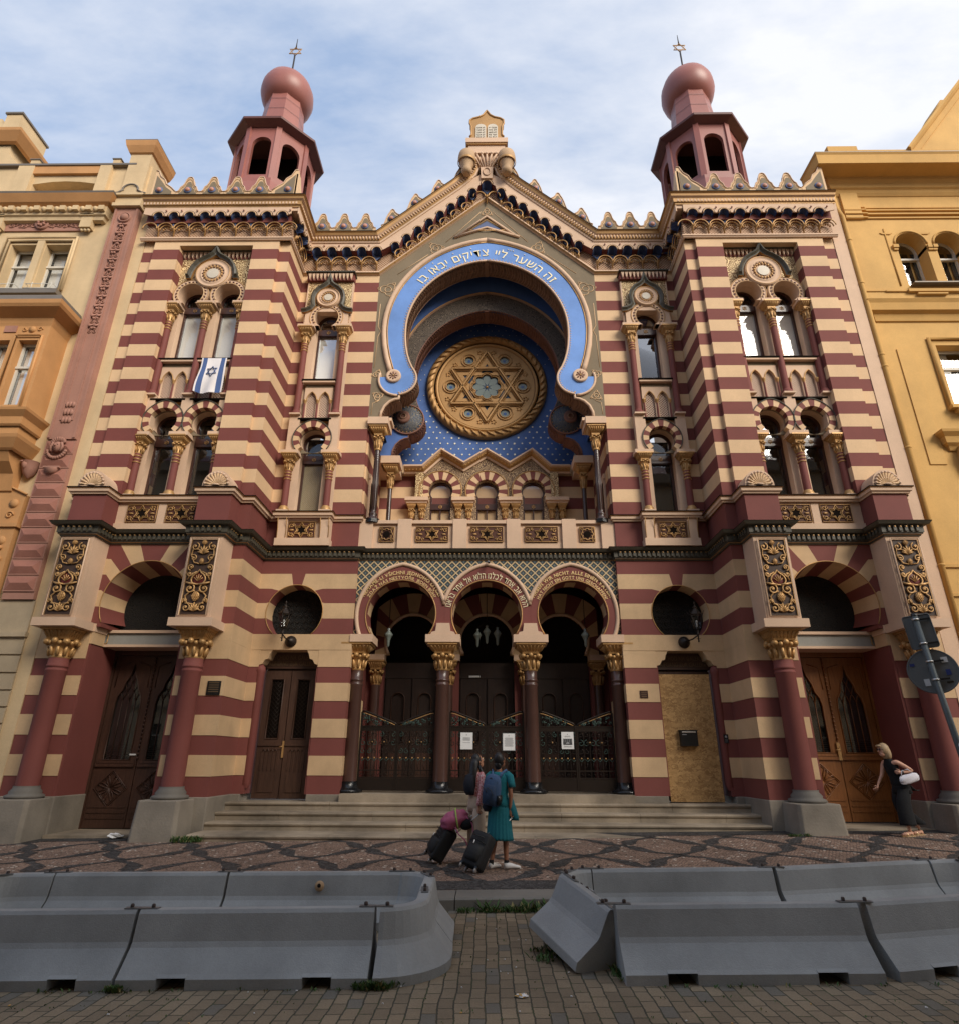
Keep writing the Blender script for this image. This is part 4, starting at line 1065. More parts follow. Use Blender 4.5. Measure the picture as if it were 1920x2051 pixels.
def frieze_unit(m, P, k=1.0, arcs=True, lat=True, pitch=.494):
    """P(u, d, z): position; origin at shell centre, z=0 at 17.62"""
    # shell
    vs = []; n = 10
    for i in range(n+1):
        a = pi*i/n
        vs.append(P(-.155*k*cos(a), .27, .09*k+.17*k*sin(a)))
    vs.append(P(0, .10, -.22*k)); vs += [P(-.155*k, .27, .09*k), P(.155*k, .27, .09*k)]
    # fluted half funnel set back into the wall
    m2 = []
    for i in range(n+1):
        a = pi*i/n; m2.append(P(-.155*k*cos(a)*1.0, .05-.10*sin(a), .02*k+.10*k*sin(a)))
    vv = vs[:n+1]+m2; m.add(vv, [(i, i+1, n+2+i, n+1+i) for i in range(n)], blued)
    low = P(0, .16, -.24*k)
    m.add(m2+[low], [(i, i+1, n+1) for i in range(n)], blued)
    for i in range(1, n, 1):
        a = pi*i/n
        m.tube([low, P(-.13*k*cos(a), .07-.08*sin(a), .05*k+.08*k*sin(a)*1.0), P(-.15*k*cos(a), .26, .09*k+.165*k*sin(a))], [.004, .007*k, .009*k], shellb, 4)
    m.tube([P(-.165*k*cos(pi*i/n), .285, .08*k+.18*k*sin(pi*i/n)) for i in range(n+1)],   .020*k, cream, 5)
    m.tube([P(-.20*k*cos(pi*i/n), .285, .08*k+.21*k*sin(pi*i/n)) for i in range(n+1)], .010*k, darkred, 4)
    # corbel colonnette
    m.tube([P(0, .12, -.24*k), P(0, .13, -.30*k), P(0, .06, -.36*k), P(0, .05, -.55*k)], [.03*k, .062*k, .028*k, .022*k], goldp, 6)
    # arch to the right
    if arcs:
        c = pitch/2; r = pitch/2*.94
        m.tube([P(c-r*cos(pi*i/12), .17, -.33*k+(r*1.05)*sin(pi*i/12)) for i in range(13)], .018*k, gold, 5)
        m.tube([P(c-r*.82*cos(pi*i/12), .11, -.33*k+(r*.86)*sin(pi*i/12)) for i in range(13)], .020*k, goldp, 5)
        for i in range(1, 6): 
            a = pi*i/6; m.ball(P(c-r*.6*cos(a), .04, -.33*k+r*.62*sin(a)), .034*k, goldp, 6)
        m.ball(P(c, .31, .28*k), .032*k, bossm, 8)
shellb = simple('shell_rib_blue', (.10, .14, .25), .6); bossm = simple('rosy_boss', (.42, .22, .17), .5)
def crest_unit(m, P, half=.375, h=.74, y=0, y1=.10, cut=None):
    prof = [(1, 0), (1, .30), (.86, .31), (.74, .38), (.66, .52), (.50, .58), (.38, .70), (.30, .86), (.18, .97), (0, 1)]
    pts = [(half*a, h*b) for a, b in prof]; pts = pts+[(-a, b) for a, b in reversed(pts[:-1])]
    m.prism([(P[0]+a, P[1]+b) for a, b in pts], P[2], P[2]+.10, cream)
    q = [(a*.72, .03+b*.74) for a, b in pts]
    m.prism([(P[0]+a, P[1]+b) for a, b in q], P[2]-.012, P[2]+.01, greyg); h0 = h*.36
    m.tube([(P[0]+a, P[2]-.01, P[1]+b) for a, b in pts[1:-1]], .017, trim, 5); m.tube([(P[0]+a*.84, P[2]-.016, P[1]+.02+b*.86) for a, b in pts[1:-1]], .009, ochre, 4)
    m.lathe([(.125, 0), (.125, -.02), (.10, -.03), (0.001, -.03)], (P[0], P[2]-.012, P[1]+h0), crestb, 14, 'y'); m.ball((P[0], P[2]-.04, P[1]+h0), .085, terral, 10, (1, .7, 1))
crestb = simple('crest_blue', (.10, .13, .24), .6); terral = simple('light_terracotta', (.52, .24, .16), .5); ochre = simple('ochre_line', (.42, .26, .10), .6)
def tower_top(s):
    m = M(); X = lambda a: s*a
    w = M()
    x0, x1 = sorted((X(6.2), X(10.87)))
    path = [(-10.95, 14.88), (-6.2, 14.88), (-6.2, YG+.1)]
    if s > 0: path = [(-x, y) for x, y in reversed(path)]
    m.sweep(path, [(0, 16.93), (.05, 16.93), (.07, 16.97), (.09, 16.98), (.09, 17.03), (.03, 17.05), (0, 17.06)], trim)
    m.box(x0, x1, 14.885, 15.1, 17.0, 18.36, latt_cream)
    m.box(*sorted((X(6.203), X(6.5))), 14.9, 16.37, 17.0, 18.36, latt_cream)
    m.box(x0+.02, x1-.02, 14.75, 14.9, 17.58, 17.9, red)
    part('trellis_frieze', m, SYN)
    m = M()
    xs = [8.43+.494*k for k in range(-4, 5)]
    for i, a in enumerate(xs):
        def P(u, d, z, a=a): return (X(a)+u, 14.86-d, 17.60+z)
        frieze_unit(m, P, 1.0, pitch=.494)
    def P0(u, d, z): return (X(8.43+(-s)*(-.494*4)*1.0)+0+u, 14.86-d, 17.6+z)
    a = xs[-1] if s > 0 else xs[-1]
    # one more arch at the free end
    e = X(10.406+.494) if s < 0 else X(6.454-.494)
    c0 = e
    m.tube([(c0+.247-.232*cos(pi*i/12), 14.69, 17.27+.243*sin(pi*i/12)) for i in range(13)], .022, gold, 5)
    # fascia with scalloped lower edge
    lo, hi = x0-.02, x1+.02
    pts = [(lo, 18.06), (lo, 17.78)]
    for a in sorted(X(q) for q in xs):
        pts += [(a-.155, 17.70)]+[(a-.155*cos(pi*i/8), 17.69+.17*sin(pi*i/8)) for i in range(9)]+[(a+.155, 17.70)]
    pts += [(hi, 17.78), (hi, 18.06)]
    Q = []
    for q in pts:
        if not Q or hypot(q[0]-Q[-1][0], q[1]-Q[-1][1]) > 1e-4: Q.append(q)
    m.prism(Q, 14.585, 14.62, trim); m.box(lo, hi, 14.62, 14.9, 17.92, 18.06, trim)
    # return along the inner side
    for i in range(3):
        yy = 15.1+.5*i
        def P(u, d, z, yy=yy): return (X(6.22)-s*d, yy+u, 17.60+z)
        frieze_unit(m, P, 1.0, arcs=(i < 2), pitch=.494)
    pts = [(14.6, 18.06), (14.6, 17.78)]
    for yy in (15.1, 15.6, 16.1): pts += [(yy-.155*cos(pi*i/8), 17.69+.17*sin(pi*i/8)) for i in range(9)]
    pts += [(16.3, 17.78), (16.3, 18.06)]
    m.prism(pts, X(5.945), X(5.98), trim, ax='x'); m.box(*sorted((X(5.98), X(6.2))), 14.62, 16.3, 17.92, 18.06, trim)
    part('shell_corbel_table', m, SYN)
    m = M()
    cp = [(-10.95, 14.62), (-5.98, 14.62), (-5.98, 16.2)]
    if s > 0: cp = [(-x, y) for x, y in reversed(cp)]
    m.sweep(cp, [(0, 18.04), (.04, 18.04), (.05, 18.08), (.09, 18.10), (.11, 18.24), (.17, 18.27), (.19, 18.34), (.24, 18.37), (.24, 18.40), (0, 18.42)],
            [trim, gold, goldp, goldp, trim, goldp, goldp, dark, dark, dark])
    dentils(m, cp, .075, 18.115, 18.225, trim, .105, .06, .03)
    part('crown_cornice', m, SYN)
    m = M()
    m.box(x0+.0, x1-.0, 14.62, 14.72, 18.41, 18.50, cream)
    for a in (7.30, 8.075, 8.85, 9.63): crest_unit(m, (X(a), 18.42, 14.56), .39, .92)
    for a, d in ((6.13, 1), (10.82, -1)):   # tall quarter pieces at the corners
        b = X(a); e = s*d
        P = [(b, 18.42), (b, 19.64), (b+e*.10, 19.62), (b+e*.2, 19.38), (b+e*.36, 19.24), (b+e*.44, 19.04), (b+e*.62, 18.90), (b+e*.78, 18.72), (b+e*.80, 18.42)]
        m.prism(P, 14.56, 14.66, cream)
        Qq = [(b+e*.07, 18.5), (b+e*.07, 19.42), (b+e*.30, 19.12), (b+e*.45, 18.90), (b+e*.66, 18.72), (b+e*.66, 18.5)]
        m.prism(Qq, 14.548, 14.57, greyg); m.lathe([(.125, 0), (.125, -.02), (0.001, -.03)], (b+e*.26, 14.55, 18.76), crestb, 14, 'y'); m.ball((b+e*.26, 14.52, 18.76), .085, terral, 10, (1, .7, 1))
        m.tube([(p[0], 14.548, p[1]) for p in P[1:-1]], .017, trim, 5)
    # crest along the inner return
    b = X(6.13)
    m.prism([(14.56, 18.42), (14.56, 19.46), (14.7, 19.40), (14.8, 19.2), (14.95, 18.95), (15.1, 18.75), (15.3, 18.6), (15.3, 18.42)], b-.05, b+.05, cream, ax='x')
    for yy in (15.65, 16.4, 17.15): m.prism([(yy-.37, 18.42), (yy-.37, 18.5), (yy-.2, 18.65), (yy-.1, 18.95), (yy, 19.15), (yy+.1, 18.95), (yy+.2, 18.65), (yy+.37, 18.5), (yy+.37, 18.42)], b-.05, b+.05, cream, ax='x')
    part('battlement_crest', m, SYN)
def turret(s):
    x, y = s*8.5, 17.85
    m = M(); o8 = pi/8
    def octp(r, z): return [(x+r/cos(pi/8)*cos(o8+k*pi/4), y+r/cos(pi/8)*sin(o8+k*pi/4), z) for k in range(8)]
    def ring(m, r0, z0, r1, z1, mat):
        a, b = octp(r0, z0), octp(r1, z1); m.add(a+b, [(i, (i+1) % 8, 8+(i+1) % 8, 8+i) for i in range(8)], mat)
    ring(m, 1.75, 18.4, 1.75, 19.6, terrac); ring(m, 1.75, 19.6, 1.52, 21.3, terrac); ring(m, 1.52, 21.3, 1.52, 21.45, terrac); ring(m, 1.52, 21.45, 1.40, 21.5, terrac)
    # lantern faces with round headed openings
    ap = 1.40; side = 2*ap*math.tan(pi/8)
    for k in range(8):
        a = k*pi/4-pi/2; T = Matrix.Translation((x, y, 0)) @ Matrix.Rotation(a+pi/2, 4, 'Z')
        hw = side/2-.005; ow = .36
        P = [(-hw, 21.45), (-hw, 24.3), (hw, 24.3), (hw, 21.45)]
        H = [(-ow, 21.75)]+[(-ow*cos(pi*t/12), 23.35+ow*1.05*sin(pi*t/12)) for t in range(13)]+[(ow, 21.75)]
        m.prism(P, -ap, -ap+.14, terrac, [H], X=T)
        m.box(-.10, .10, -ap-.03, -ap+.1, 21.45, 24.3, terrac, Matrix.Translation((x, y, 0)) @ Matrix.Rotation(a+pi/2+pi/8, 4, 'Z') @ Matrix.Scale(1/cos(pi/8), 4, Vector((0, 1, 0))))
    m.box(x-1.2, x+1.2, y-.06, y+.06, 21.4, 24.2, dark); 
    o = part('turret', m, SYN)
    m = M(); ring(m, 1.42, 24.20, 1.72, 24.32, terrad); ring(m, 1.72, 24.32, 1.74, 24.40, terrad); ring(m, 1.74, 24.40, .85, 24.95, terrad)
    m.add(octp(1.42, 24.26), [tuple(range(8))], terrad); part('eave', m, o)
    m = M(); ring(m, .88, 24.9, .80, 26.0, terrac); ring(m, .80, 26.0, .70, 27.3, terrac)
    for zz, rr in ((25.55, .845), (26.2, .80), (26.85, .755)): ring(m, rr, zz, rr, zz+.02, terrad)
    part('neck', m, o)
    m = M(); m.lathe([(.60, 27.15), (.84, 27.28), (1.00, 27.52), (1.08, 27.84), (1.06, 28.18), (.94, 28.52), (.74, 28.80), (.48, 29.02), (.26, 29.16), (.14, 29.26), (.10, 29.36)], (x, y, 0), terrac, 32, smooth=True)
    m.ball((x, y, 29.42), .14, terrac, 10); part('dome', m, o)
    m = M(); m.tube([(x, y, 29.4), (x, y, 30.75)], .035, iron, 6); m.tube([(x, y, 31.2), (x, y, 31.85)], [.03, .012], iron, 6)
    R = .30; zc = 31.0
    for fl in (1, -1): m.tube([(x+R*sin(2*pi*k/3), y, zc+fl*R*cos(2*pi*k/3)) for k in range(3)], .024, goldp, 5, True)
    part('star_finial', m, o)
for s in (-1, 1):
    build_tower(s); tower_top(s); turret(s)
def build_gallery(s):
    X = lambda a: s*a
    def B(a0, a1, *r): x0, x1 = sorted((X(a0), X(a1))); return (x0, x1)+r
    xc = X(5.165); lo, hi = sorted((X(4.38), X(5.95)))
    m = M()
    for a0, a1 in ((3.56, 4.38), (5.95, 6.22)):
        x0, x1 = sorted((X(a0), X(a1)))
        bands(m, x0, x1, YG, 17.2, .93, 4.8, (.012, .012, .012))
        bands(m, x0, x1, YG, 17.2, 4.8, 6.88)
    # lintel with shouldered opening
    P = [(lo, 4.0), (lo+.10, 4.03), (lo+.16, 4.14), (lo+.24, 4.16), (lo+.27, 4.27), (lo+.33, 4.38), (hi-.33, 4.38), (hi-.27, 4.27), (hi-.24, 4.16), (hi-.16, 4.14), (hi-.10, 4.03), (hi, 4.0), (hi, 4.80), (lo, 4.80)]
    m.prism(P, YG, 16.8, cream_low)
    m.box(*B(3.57, 6.19), YG-.018, YG+.01, 4.39, 4.795, cream_low)
    part('ground_wall', m, SYN)
    m = M(); m.box(*B(3.52, 4.36), 16.33, 17.2, .70, .93, stone); m.box(*B(5.97, 6.2), 16.33, 17.2, .70, .93, stone); part('stone_plinth', m, SYN, bev=.015)
    m = M()
    vwall(m, xc, 5.38, .76, YG, lo, hi, 6.46, 4.80, BN_G, (cream_low, red)); keyblock(m, xc, 5.38, .76, YG, 9, .19, 6.46, red)
    m.box(lo, hi, YG, 16.9, 6.46, 6.88, red)
    bs = [(9, 0, 0), (38, 0, 0), (68, 0, 0), (101, 0, 0), (139.5, 0, 0)]
    soffit(m, xc, 5.38, .76, .74, YG, 16.85, bs, (cream_low, red), red)
    m.tube([(a, YG-.01, b) for a, b in arc(xc, 5.38, .765, -139, 139, 44)], .012, gold, 4)
    part('oculus_surround', m, SYN)
    m = M(); m.box(lo, hi, 16.86, 16.9, 4.7, 6.6, grille)
    for k in range(9):
        for q in range(8):
            z = 4.85+q*.16; x = xc-.75+.165*k+(.08 if q % 2 else 0)
            m.tube([(x-.08, 16.84, z), (x-.04, 16.82, z+.08), (x+.04, 16.82, z+.08), (x+.08, 16.84, z)], .006, iron, 3)
    part('oculus_grille', m, SYN)
    # door reveal and door
    m = M(); m.box(*B(5.90, 5.97), 16.40, 16.95, .93, 4.05, red); m.box(*B(4.36, 4.42), 16.40, 16.95, .93, 4.05, red)
    m.lathe([(.05, 0), (.11, .12), (.11, 2.75), (.13, 2.80), (.11, 2.9), (.02, 3.0)], (X(5.90), YG+.10, 1.05), red, 16)
    part('door_jamb', m, SYN)
    y = 16.78; x0, x1 = sorted((X(4.46), X(5.84)))
    m = M(); m.box(x0-.06, x1+.06, y-.02, y+.12, 3.95, 4.38, wood_d); m.box(x0, x1, y-.05, y-.02, 3.95, 4.0, wood_d)
    fr = part('door_lintel', m, SYN)
    m = M(); put_text(m, 'VCHOD NA GALERII', .155, lettr, line_frame(xc, y-.03, 4.19), bold=.01, fixed=1.05); put_text(m, 'AUFGANG ZUR GALLERIE', .155, lettr, line_frame(xc, y-.03, 4.03), bold=.01, fixed=1.28); part('lintel_lettering', m, fr)
    m = M(); m.box(x0, x1, y+.07, y+.12, .80, 3.95, wood_m); fr = part('gallery_door', m, SYN)
    for q in (-1, 1):
        c = xc+q*.345; w = .335; m = M()
        m.prism(rect(c-w, c+w, .81, 3.9), y, y+.05, wood_m, [rect(c-.15, c+.15, 2.22, 3.66)])
        m.box(c-w+.02, c+w-.02, y-.03, y-.001, 2.03, 2.08, wood_m); m.box(c-.20, c+.20, y-.018, y-.001, .95, 1.38, wood_m)
        for e in range(-2, 3): m.box(c+e*.10-.012, c+e*.10+.012, y-.02, y-.001, 1.45, 1.92, wood_m)
        for e in range(-2, 2): m.tube([(c+e*.10, y-.008, 1.88), (c+e*.10+.05, y-.008, 1.96), (c+e*.10+.10, y-.008, 1.88)], .014, wood_m, 4)
        m.tube([(c-.17, y-.005, 2.2), (c+.17, y-.005, 2.2), (c+.17, y-.005, 3.68), (c-.17, y-.005, 3.68)], .016, wood_m, 4, True)
        lf = part('door_leaf', m, fr)
        m = M(); m.box(c-.16, c+.16, y+.045, y+.05, 2.2, 3.7, dark)
        for k in range(-3, 19):
            for d in (1, -1):
                z0 = 2.22+k*.105; a = (c-.15, z0) if d > 0 else (c+.15, z0); b = (a[0]+d*.30, z0+.30)
                za, zb = max(z0, 2.22), min(z0+.30, 3.66)
                if zb > za: m.tube([(a[0]+d*(za-z0), y+.03, za), (a[0]+d*(zb-z0), y+.03, zb)], .0055, iron, 3)
        part('lattice_pane', m, lf)
    if s < 0:
        m = M(); m.box(xc-.03, xc+.01, y-.04, y-.0, 1.75, 2.15, goldp); m.tube([(xc-.01, y-.08, 2.02), (xc-.10, y-.08, 2.0)], .012, goldp, 5); part('handle', m, fr)
    # upper wall
    m = M(); m.box(*B(3.6, 4.42), YG, 16.9, 8.0, 16.95, stripe); m.box(*B(5.92, 6.25), YG, 16.9, 8.0, 16.95, stripe); m.box(*B(4.40, 5.94), YG, 16.9, 16.5, 16.95, stripe)
    m.box(*B(3.6, 6.2), YG, 16.9, 7.19, 8.0, red)
    part('banded_wall', m, SYN)
    build_bay(s, [5.17], [5.77, 4.57], 4.42, 5.92, 16.05, False, [('leaded' if s < 0 else 'dark', 'blind' if s < 0 else 'dark')])
    m = M()
    for a in (4.50, 5.69): m.box(*B(a-.13, a+.13), 16.08, YG, 7.40, 8.0, trim)
    m.box(*B(4.34, 5.86), 16.06, YG, 7.19, 7.40, trim); m.box(*B(4.6, 5.6), 16.2, YG, 7.40, 8.0, trim)
    for a in (4.50, 5.69):
        for q in (-.12, .12): m.tube([(X(a+q), 16.07, 7.42), (X(a+q), 16.07, 7.7), (X(a+q), 16.02, 7.86), (X(a+q), 16.0, 7.98)], .012, goldp, 4)
    b = part('window_console', m, SYN)
    m = M(); star_panel(m, xc-.38, xc+.38, 7.42, 7.90, 16.14); part('star_panel', m, b)
lettr = simple('worn_gilt_lettering', (.16, .10, .05), .6); lettg = simple('gilt_lettering', (.80, .56, .26), .45, .2, .1); lettw = simple('pale_gilt_lettering', (.92, .80, .52), .45, .1, .05)
for s in (-1, 1): build_gallery(s)
# ---------------------------------------------------------------- porch
def build_porch():
    yf = 16.50; CX = (-2.31, 0.0, 2.31); zc = 5.36
    m = M()
    # spandrel with trellis, pierced by the three arches
    holes = []
    edge = [(-3.60, 4.795)]
    for c in CX:
        edge += [(c-.80, 4.795)]+[(x, z) for x, z in arc(c, zc, .925, -125, 125, 40) if z > 4.795]+[(c+.80, 4.795)]
    edge += [(3.60, 4.795), (3.60, 6.88), (-3.60, 6.88)]
    m.prism(edge, yf, 16.62, latt_gold, side=red)
    part('trellis_spandrel', m, SYN)
    m = M()
    def half(c, a):
        return a
    for c in CX:
        a0 = 127
        inn = arc(c, zc, .925, -a0, a0, 44)
        out = [(x, z) for x, z in pointed(c, zc, 1.135, 1.33, a0, 26)]
        # clip where neighbouring rings meet
        lim = 1.155
        out = [(max(c-lim, min(c+lim, x)), z) for x, z in out]
        out[0] = (out[0][0], inn[0][1]); out[-1] = (out[-1][0], inn[-1][1])
        m.prism(out+inn[::-1], yf-.05, yf+.02, red)
        if c == 0:
            pass
    for c in (-1.155, 1.155): m.prism([(c-.35, 4.80), (c+.35, 4.80), (c+.24, 5.10), (c+.21, 5.36), (c+.14, 5.62), (c, 5.76), (c-.14, 5.62), (c-.21, 5.36), (c-.24, 5.10)], yf-.045, yf+.03, red)
    part('inscribed_arches', m, SYN)
    m = M()
    for c in CX:
        P = pointed(c, zc, 1.19, 1.40, 127, 30)
        P = [p for p in P if (abs(p[0]-c) < 1.165 or (c < 0 and p[0] < c) or (c > 0 and p[0] > c)) ]
        if c < 0: P = [p for p in P if p[0] < c+1.165 or p[1] > 5.7]
        if c > 0: P = [p for p in P if p[0] > c-1.165 or p[1] > 5.7]
        if c == 0: P = [p for p in P if p[1] > 5.62]
        else: P = [p for p in P if p[1] > 5.62 or (p[0] < c) == (c < 0)]
        m.tube([(x, yf-.05, z) for x, z in P], .055, trim, 8)
        m.tube([(x, yf-.055, z) for x, z in arc(c, zc, .945, -126, 126, 44)], .018, gold, 6)
        m.tube([(x, yf-.06, z) for x, z in arc(c, zc, 1.105, -95 if c == 0 else -120, 95 if c == 0 else 120, 44)][10:-10], .006, goldp, 4)
    for c in (-1.155, 1.155):
        m.tube([(c, yf-.05, 5.62), (c, yf-.05, 5.85)], .05, trim, 8)
        m.prism([(c-.33, 4.80), (c+.33, 4.80), (c+.30, 4.86), (c+.20, 4.89), (c+.17, 5.10), (c-.17, 5.10), (c-.20, 4.89), (c-.30, 4.86)], yf-.16, yf, trim)
    part('arch_moulding', m, SYN)
    m = M()
    n = 15
    bs = [(9, 0, 0)]+[(9+118*k/6, 0, 0) for k in range(1, 7)]
    for c in CX: soffit(m, c, zc, .925, .925, yf, 17.1, bs, (red, cream_low), cream_low)
    for c in CX:      # back face rings of the arcade
        pass
    part('arch_soffits', m, SYN)
    # inscriptions
    m = M(); y = yf-.06
    put_text(m, 'NEMÁME-LI VŠICHNI JEDNOHO OTCE?', .135, lettg, arc_frame(-2.31, y, zc, 1.115), bold=.018, fixed=2.55)
    put_text(m, 'ZDAŽ NÁS NESTVOŘIL JEDEN BŮH?', .125, lettg, arc_frame(-2.31, y, zc, .975), bold=.018, fixed=2.15)
    put_text(m, 'HABEN WIR NICHT ALLE EINEN VATER?', .135, lettg, arc_frame(2.31, y, zc, 1.115), bold=.018, fixed=2.6)
    put_text(m, 'HAT NICHT EIN GOTT UNS GESCHAFFEN?', .125, lettg, arc_frame(2.31, y, zc, .975), bold=.018, fixed=2.25)
    put_text(m, 'הלוא אב אחד לכלנו הלוא אל אחד בראנו'[::-1], .25, lettw, arc_frame(0, y, zc, .99), bold=0, fixed=2.75)
    part('arch_inscriptions', m, SYN)
    # columns
    for cx in (-3.43, -1.155, 1.155, 3.43):
        m = M(); mid = abs(cx) < 2
        m.lathe([(.33, 0), (.35, .02), (.35, .06), (.29, .09), (.22, .13), (.21, .26)], (cx, 16.75, .955), blackp, 28)
        m.lathe([(.185, 0), (.165, 2.3), (.18, 2.32), (.18, 2.36), (.165, 2.37), (.165, 2.42), (.18, 2.43), (.18, 2.47), (.165, 2.48), (.165, 2.70)], (cx, 16.75, 1.21), granite, 28)
        o = part('porch_column', m, SYN)
        m = M(); capital(m, cx, 16.75, 3.90, 4.60, .18, .42); part('capital', m, o)
        m = M(); a, b = (cx-.455, cx+.455)
        if cx < -3: a, b = -3.6, -3.0
        if cx > 3: a, b = 3.0, 3.6
        m.box(a, b, 16.33, 17.15, 4.60, 4.80, trim); part('abacus', m, o)
    # interior: side walls, back arcade, doors, ceiling
    m = M()
    m.box(-3.6, -3.5, 17.0, 19.6, .9, 6.9, red); m.box(3.5, 3.6, 17.0, 19.6, .9, 6.9, red)
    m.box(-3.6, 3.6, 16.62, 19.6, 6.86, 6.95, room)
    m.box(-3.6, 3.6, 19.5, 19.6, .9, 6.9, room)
    m.box(-3.5, -3.38, 17.05, 17.6, .955, 3.2, cream_low); m.box(3.38, 3.5, 17.05, 17.6, .955, 3.2, cream_low)
    part('porch_interior', m, SYN)
    m = M(); yb = 18.5
    for c in (-2.2, 0, 2.2):
        n = 13; a0 = 120
        for k in range(n):
            b0 = -a0+2*a0*k/n; b1 = -a0+2*a0*(k+1)/n; mt = cream_low if k % 2 == (n//2) % 2 else red
            P = [(c+.78*sin(radians(b0+(b1-b0)*t/4)), 5.0+.78*cos(radians(b0+(b1-b0)*t/4))) for t in range(5)]+[(c+1.1*1.35*sin(radians(b0+(b1-b0)*t/4)), 5.0+1.45*cos(radians(b0+(b1-b0)*t/4))) for t in range(4, -1, -1)]
            m.prism([(max(c-1.1, min(c+1.1, p[0])), max(4.5, p[1])) for p in P], yb, yb+.2, mt)
        m.tube([(x, yb-.01, z) for x, z in arc(c, 5.0, .80, -118, 118, 30)], .05, trim, 6)
    for cx in (-3.3, -1.1, 1.1, 3.3):
        m.box(cx-.32, cx+.32, yb-.2, yb+.2, 4.40, 4.58, trim); m.box(cx-.30, cx+.30, yb, yb+.25, .955, 4.40, red)
    part('inner_arcade', m, SYN)
    for cx in (-3.2, -1.1, 1.1, 3.2):
        m = M(); m.lathe([(.14, 0), (.13, 2.75)], (cx, yb-.12, .97), granite, 16); o = part('inner_column', m, SYN)
        m = M(); capital(m, cx, yb-.12, 3.70, 4.40, .13, .27, goldp); part('capital', m, o)
    for c in (-2.2, 0, 2.2):
        m = M(); y = yb+.3
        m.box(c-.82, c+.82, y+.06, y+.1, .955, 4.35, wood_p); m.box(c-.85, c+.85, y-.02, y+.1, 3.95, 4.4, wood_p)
        d = part('porch_door', m, SYN)
        for q in (-1, 1):
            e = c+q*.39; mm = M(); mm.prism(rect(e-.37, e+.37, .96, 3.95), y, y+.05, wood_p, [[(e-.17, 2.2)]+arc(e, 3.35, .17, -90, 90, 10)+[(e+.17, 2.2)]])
            mm.box(e-.2, e+.2, y-.015, y, 1.1, 1.9, wood_d); mm.tube([(x, y-.01, z) for x, z in [(e-.19, 2.18)]+arc(e, 3.35, .19, -90, 90, 10)+[(e+.19, 2.18)]], .016, wood_m, 4, True)
            part('door_leaf', mm, d)
    if True:
        m = M(); m.box(-.52, -.20, 18.76, 18.79, 3.98, 4.03, paper); part('door_sticker', m, SYN)
    # floor slab and steps
    m = M()
    m.box(-3.52, 3.52, 16.17, 19.6, .3, .955, sand); part('porch_floor', m, SYN)
    m = M()
    tops = [(14.20, .27), (15.0, .43), (15.50, .60), (16.02, .775)]
    rr = random.Random(2)
    for i, (y0, zt) in enumerate(tops):
        y1 = (tops[i+1][0]+.1) if i < 3 else 17.3; x = -6.18-(0 if i else -.0)
        x = -6.17
        while x < 6.17:
            L = min(1.4+rr.random()*1.6, 6.17-x); 
            if 6.17-(x+L) < .5: L = 6.17-x
            j = .003*rr.random()
            P = [(y0+.025, -.3), (y0+.025, zt-.075), (y0, zt-.06), (y0-.012+j, zt-.03), (y0+.004, zt-.006+j), (y0+.03, zt+j), (y1, zt+j), (y1, -.3)]
            m.prism(P, x+.003, x+L-.003, sand, ax='x'); x += L
    part('entrance_steps', m, SYN)
build_porch()
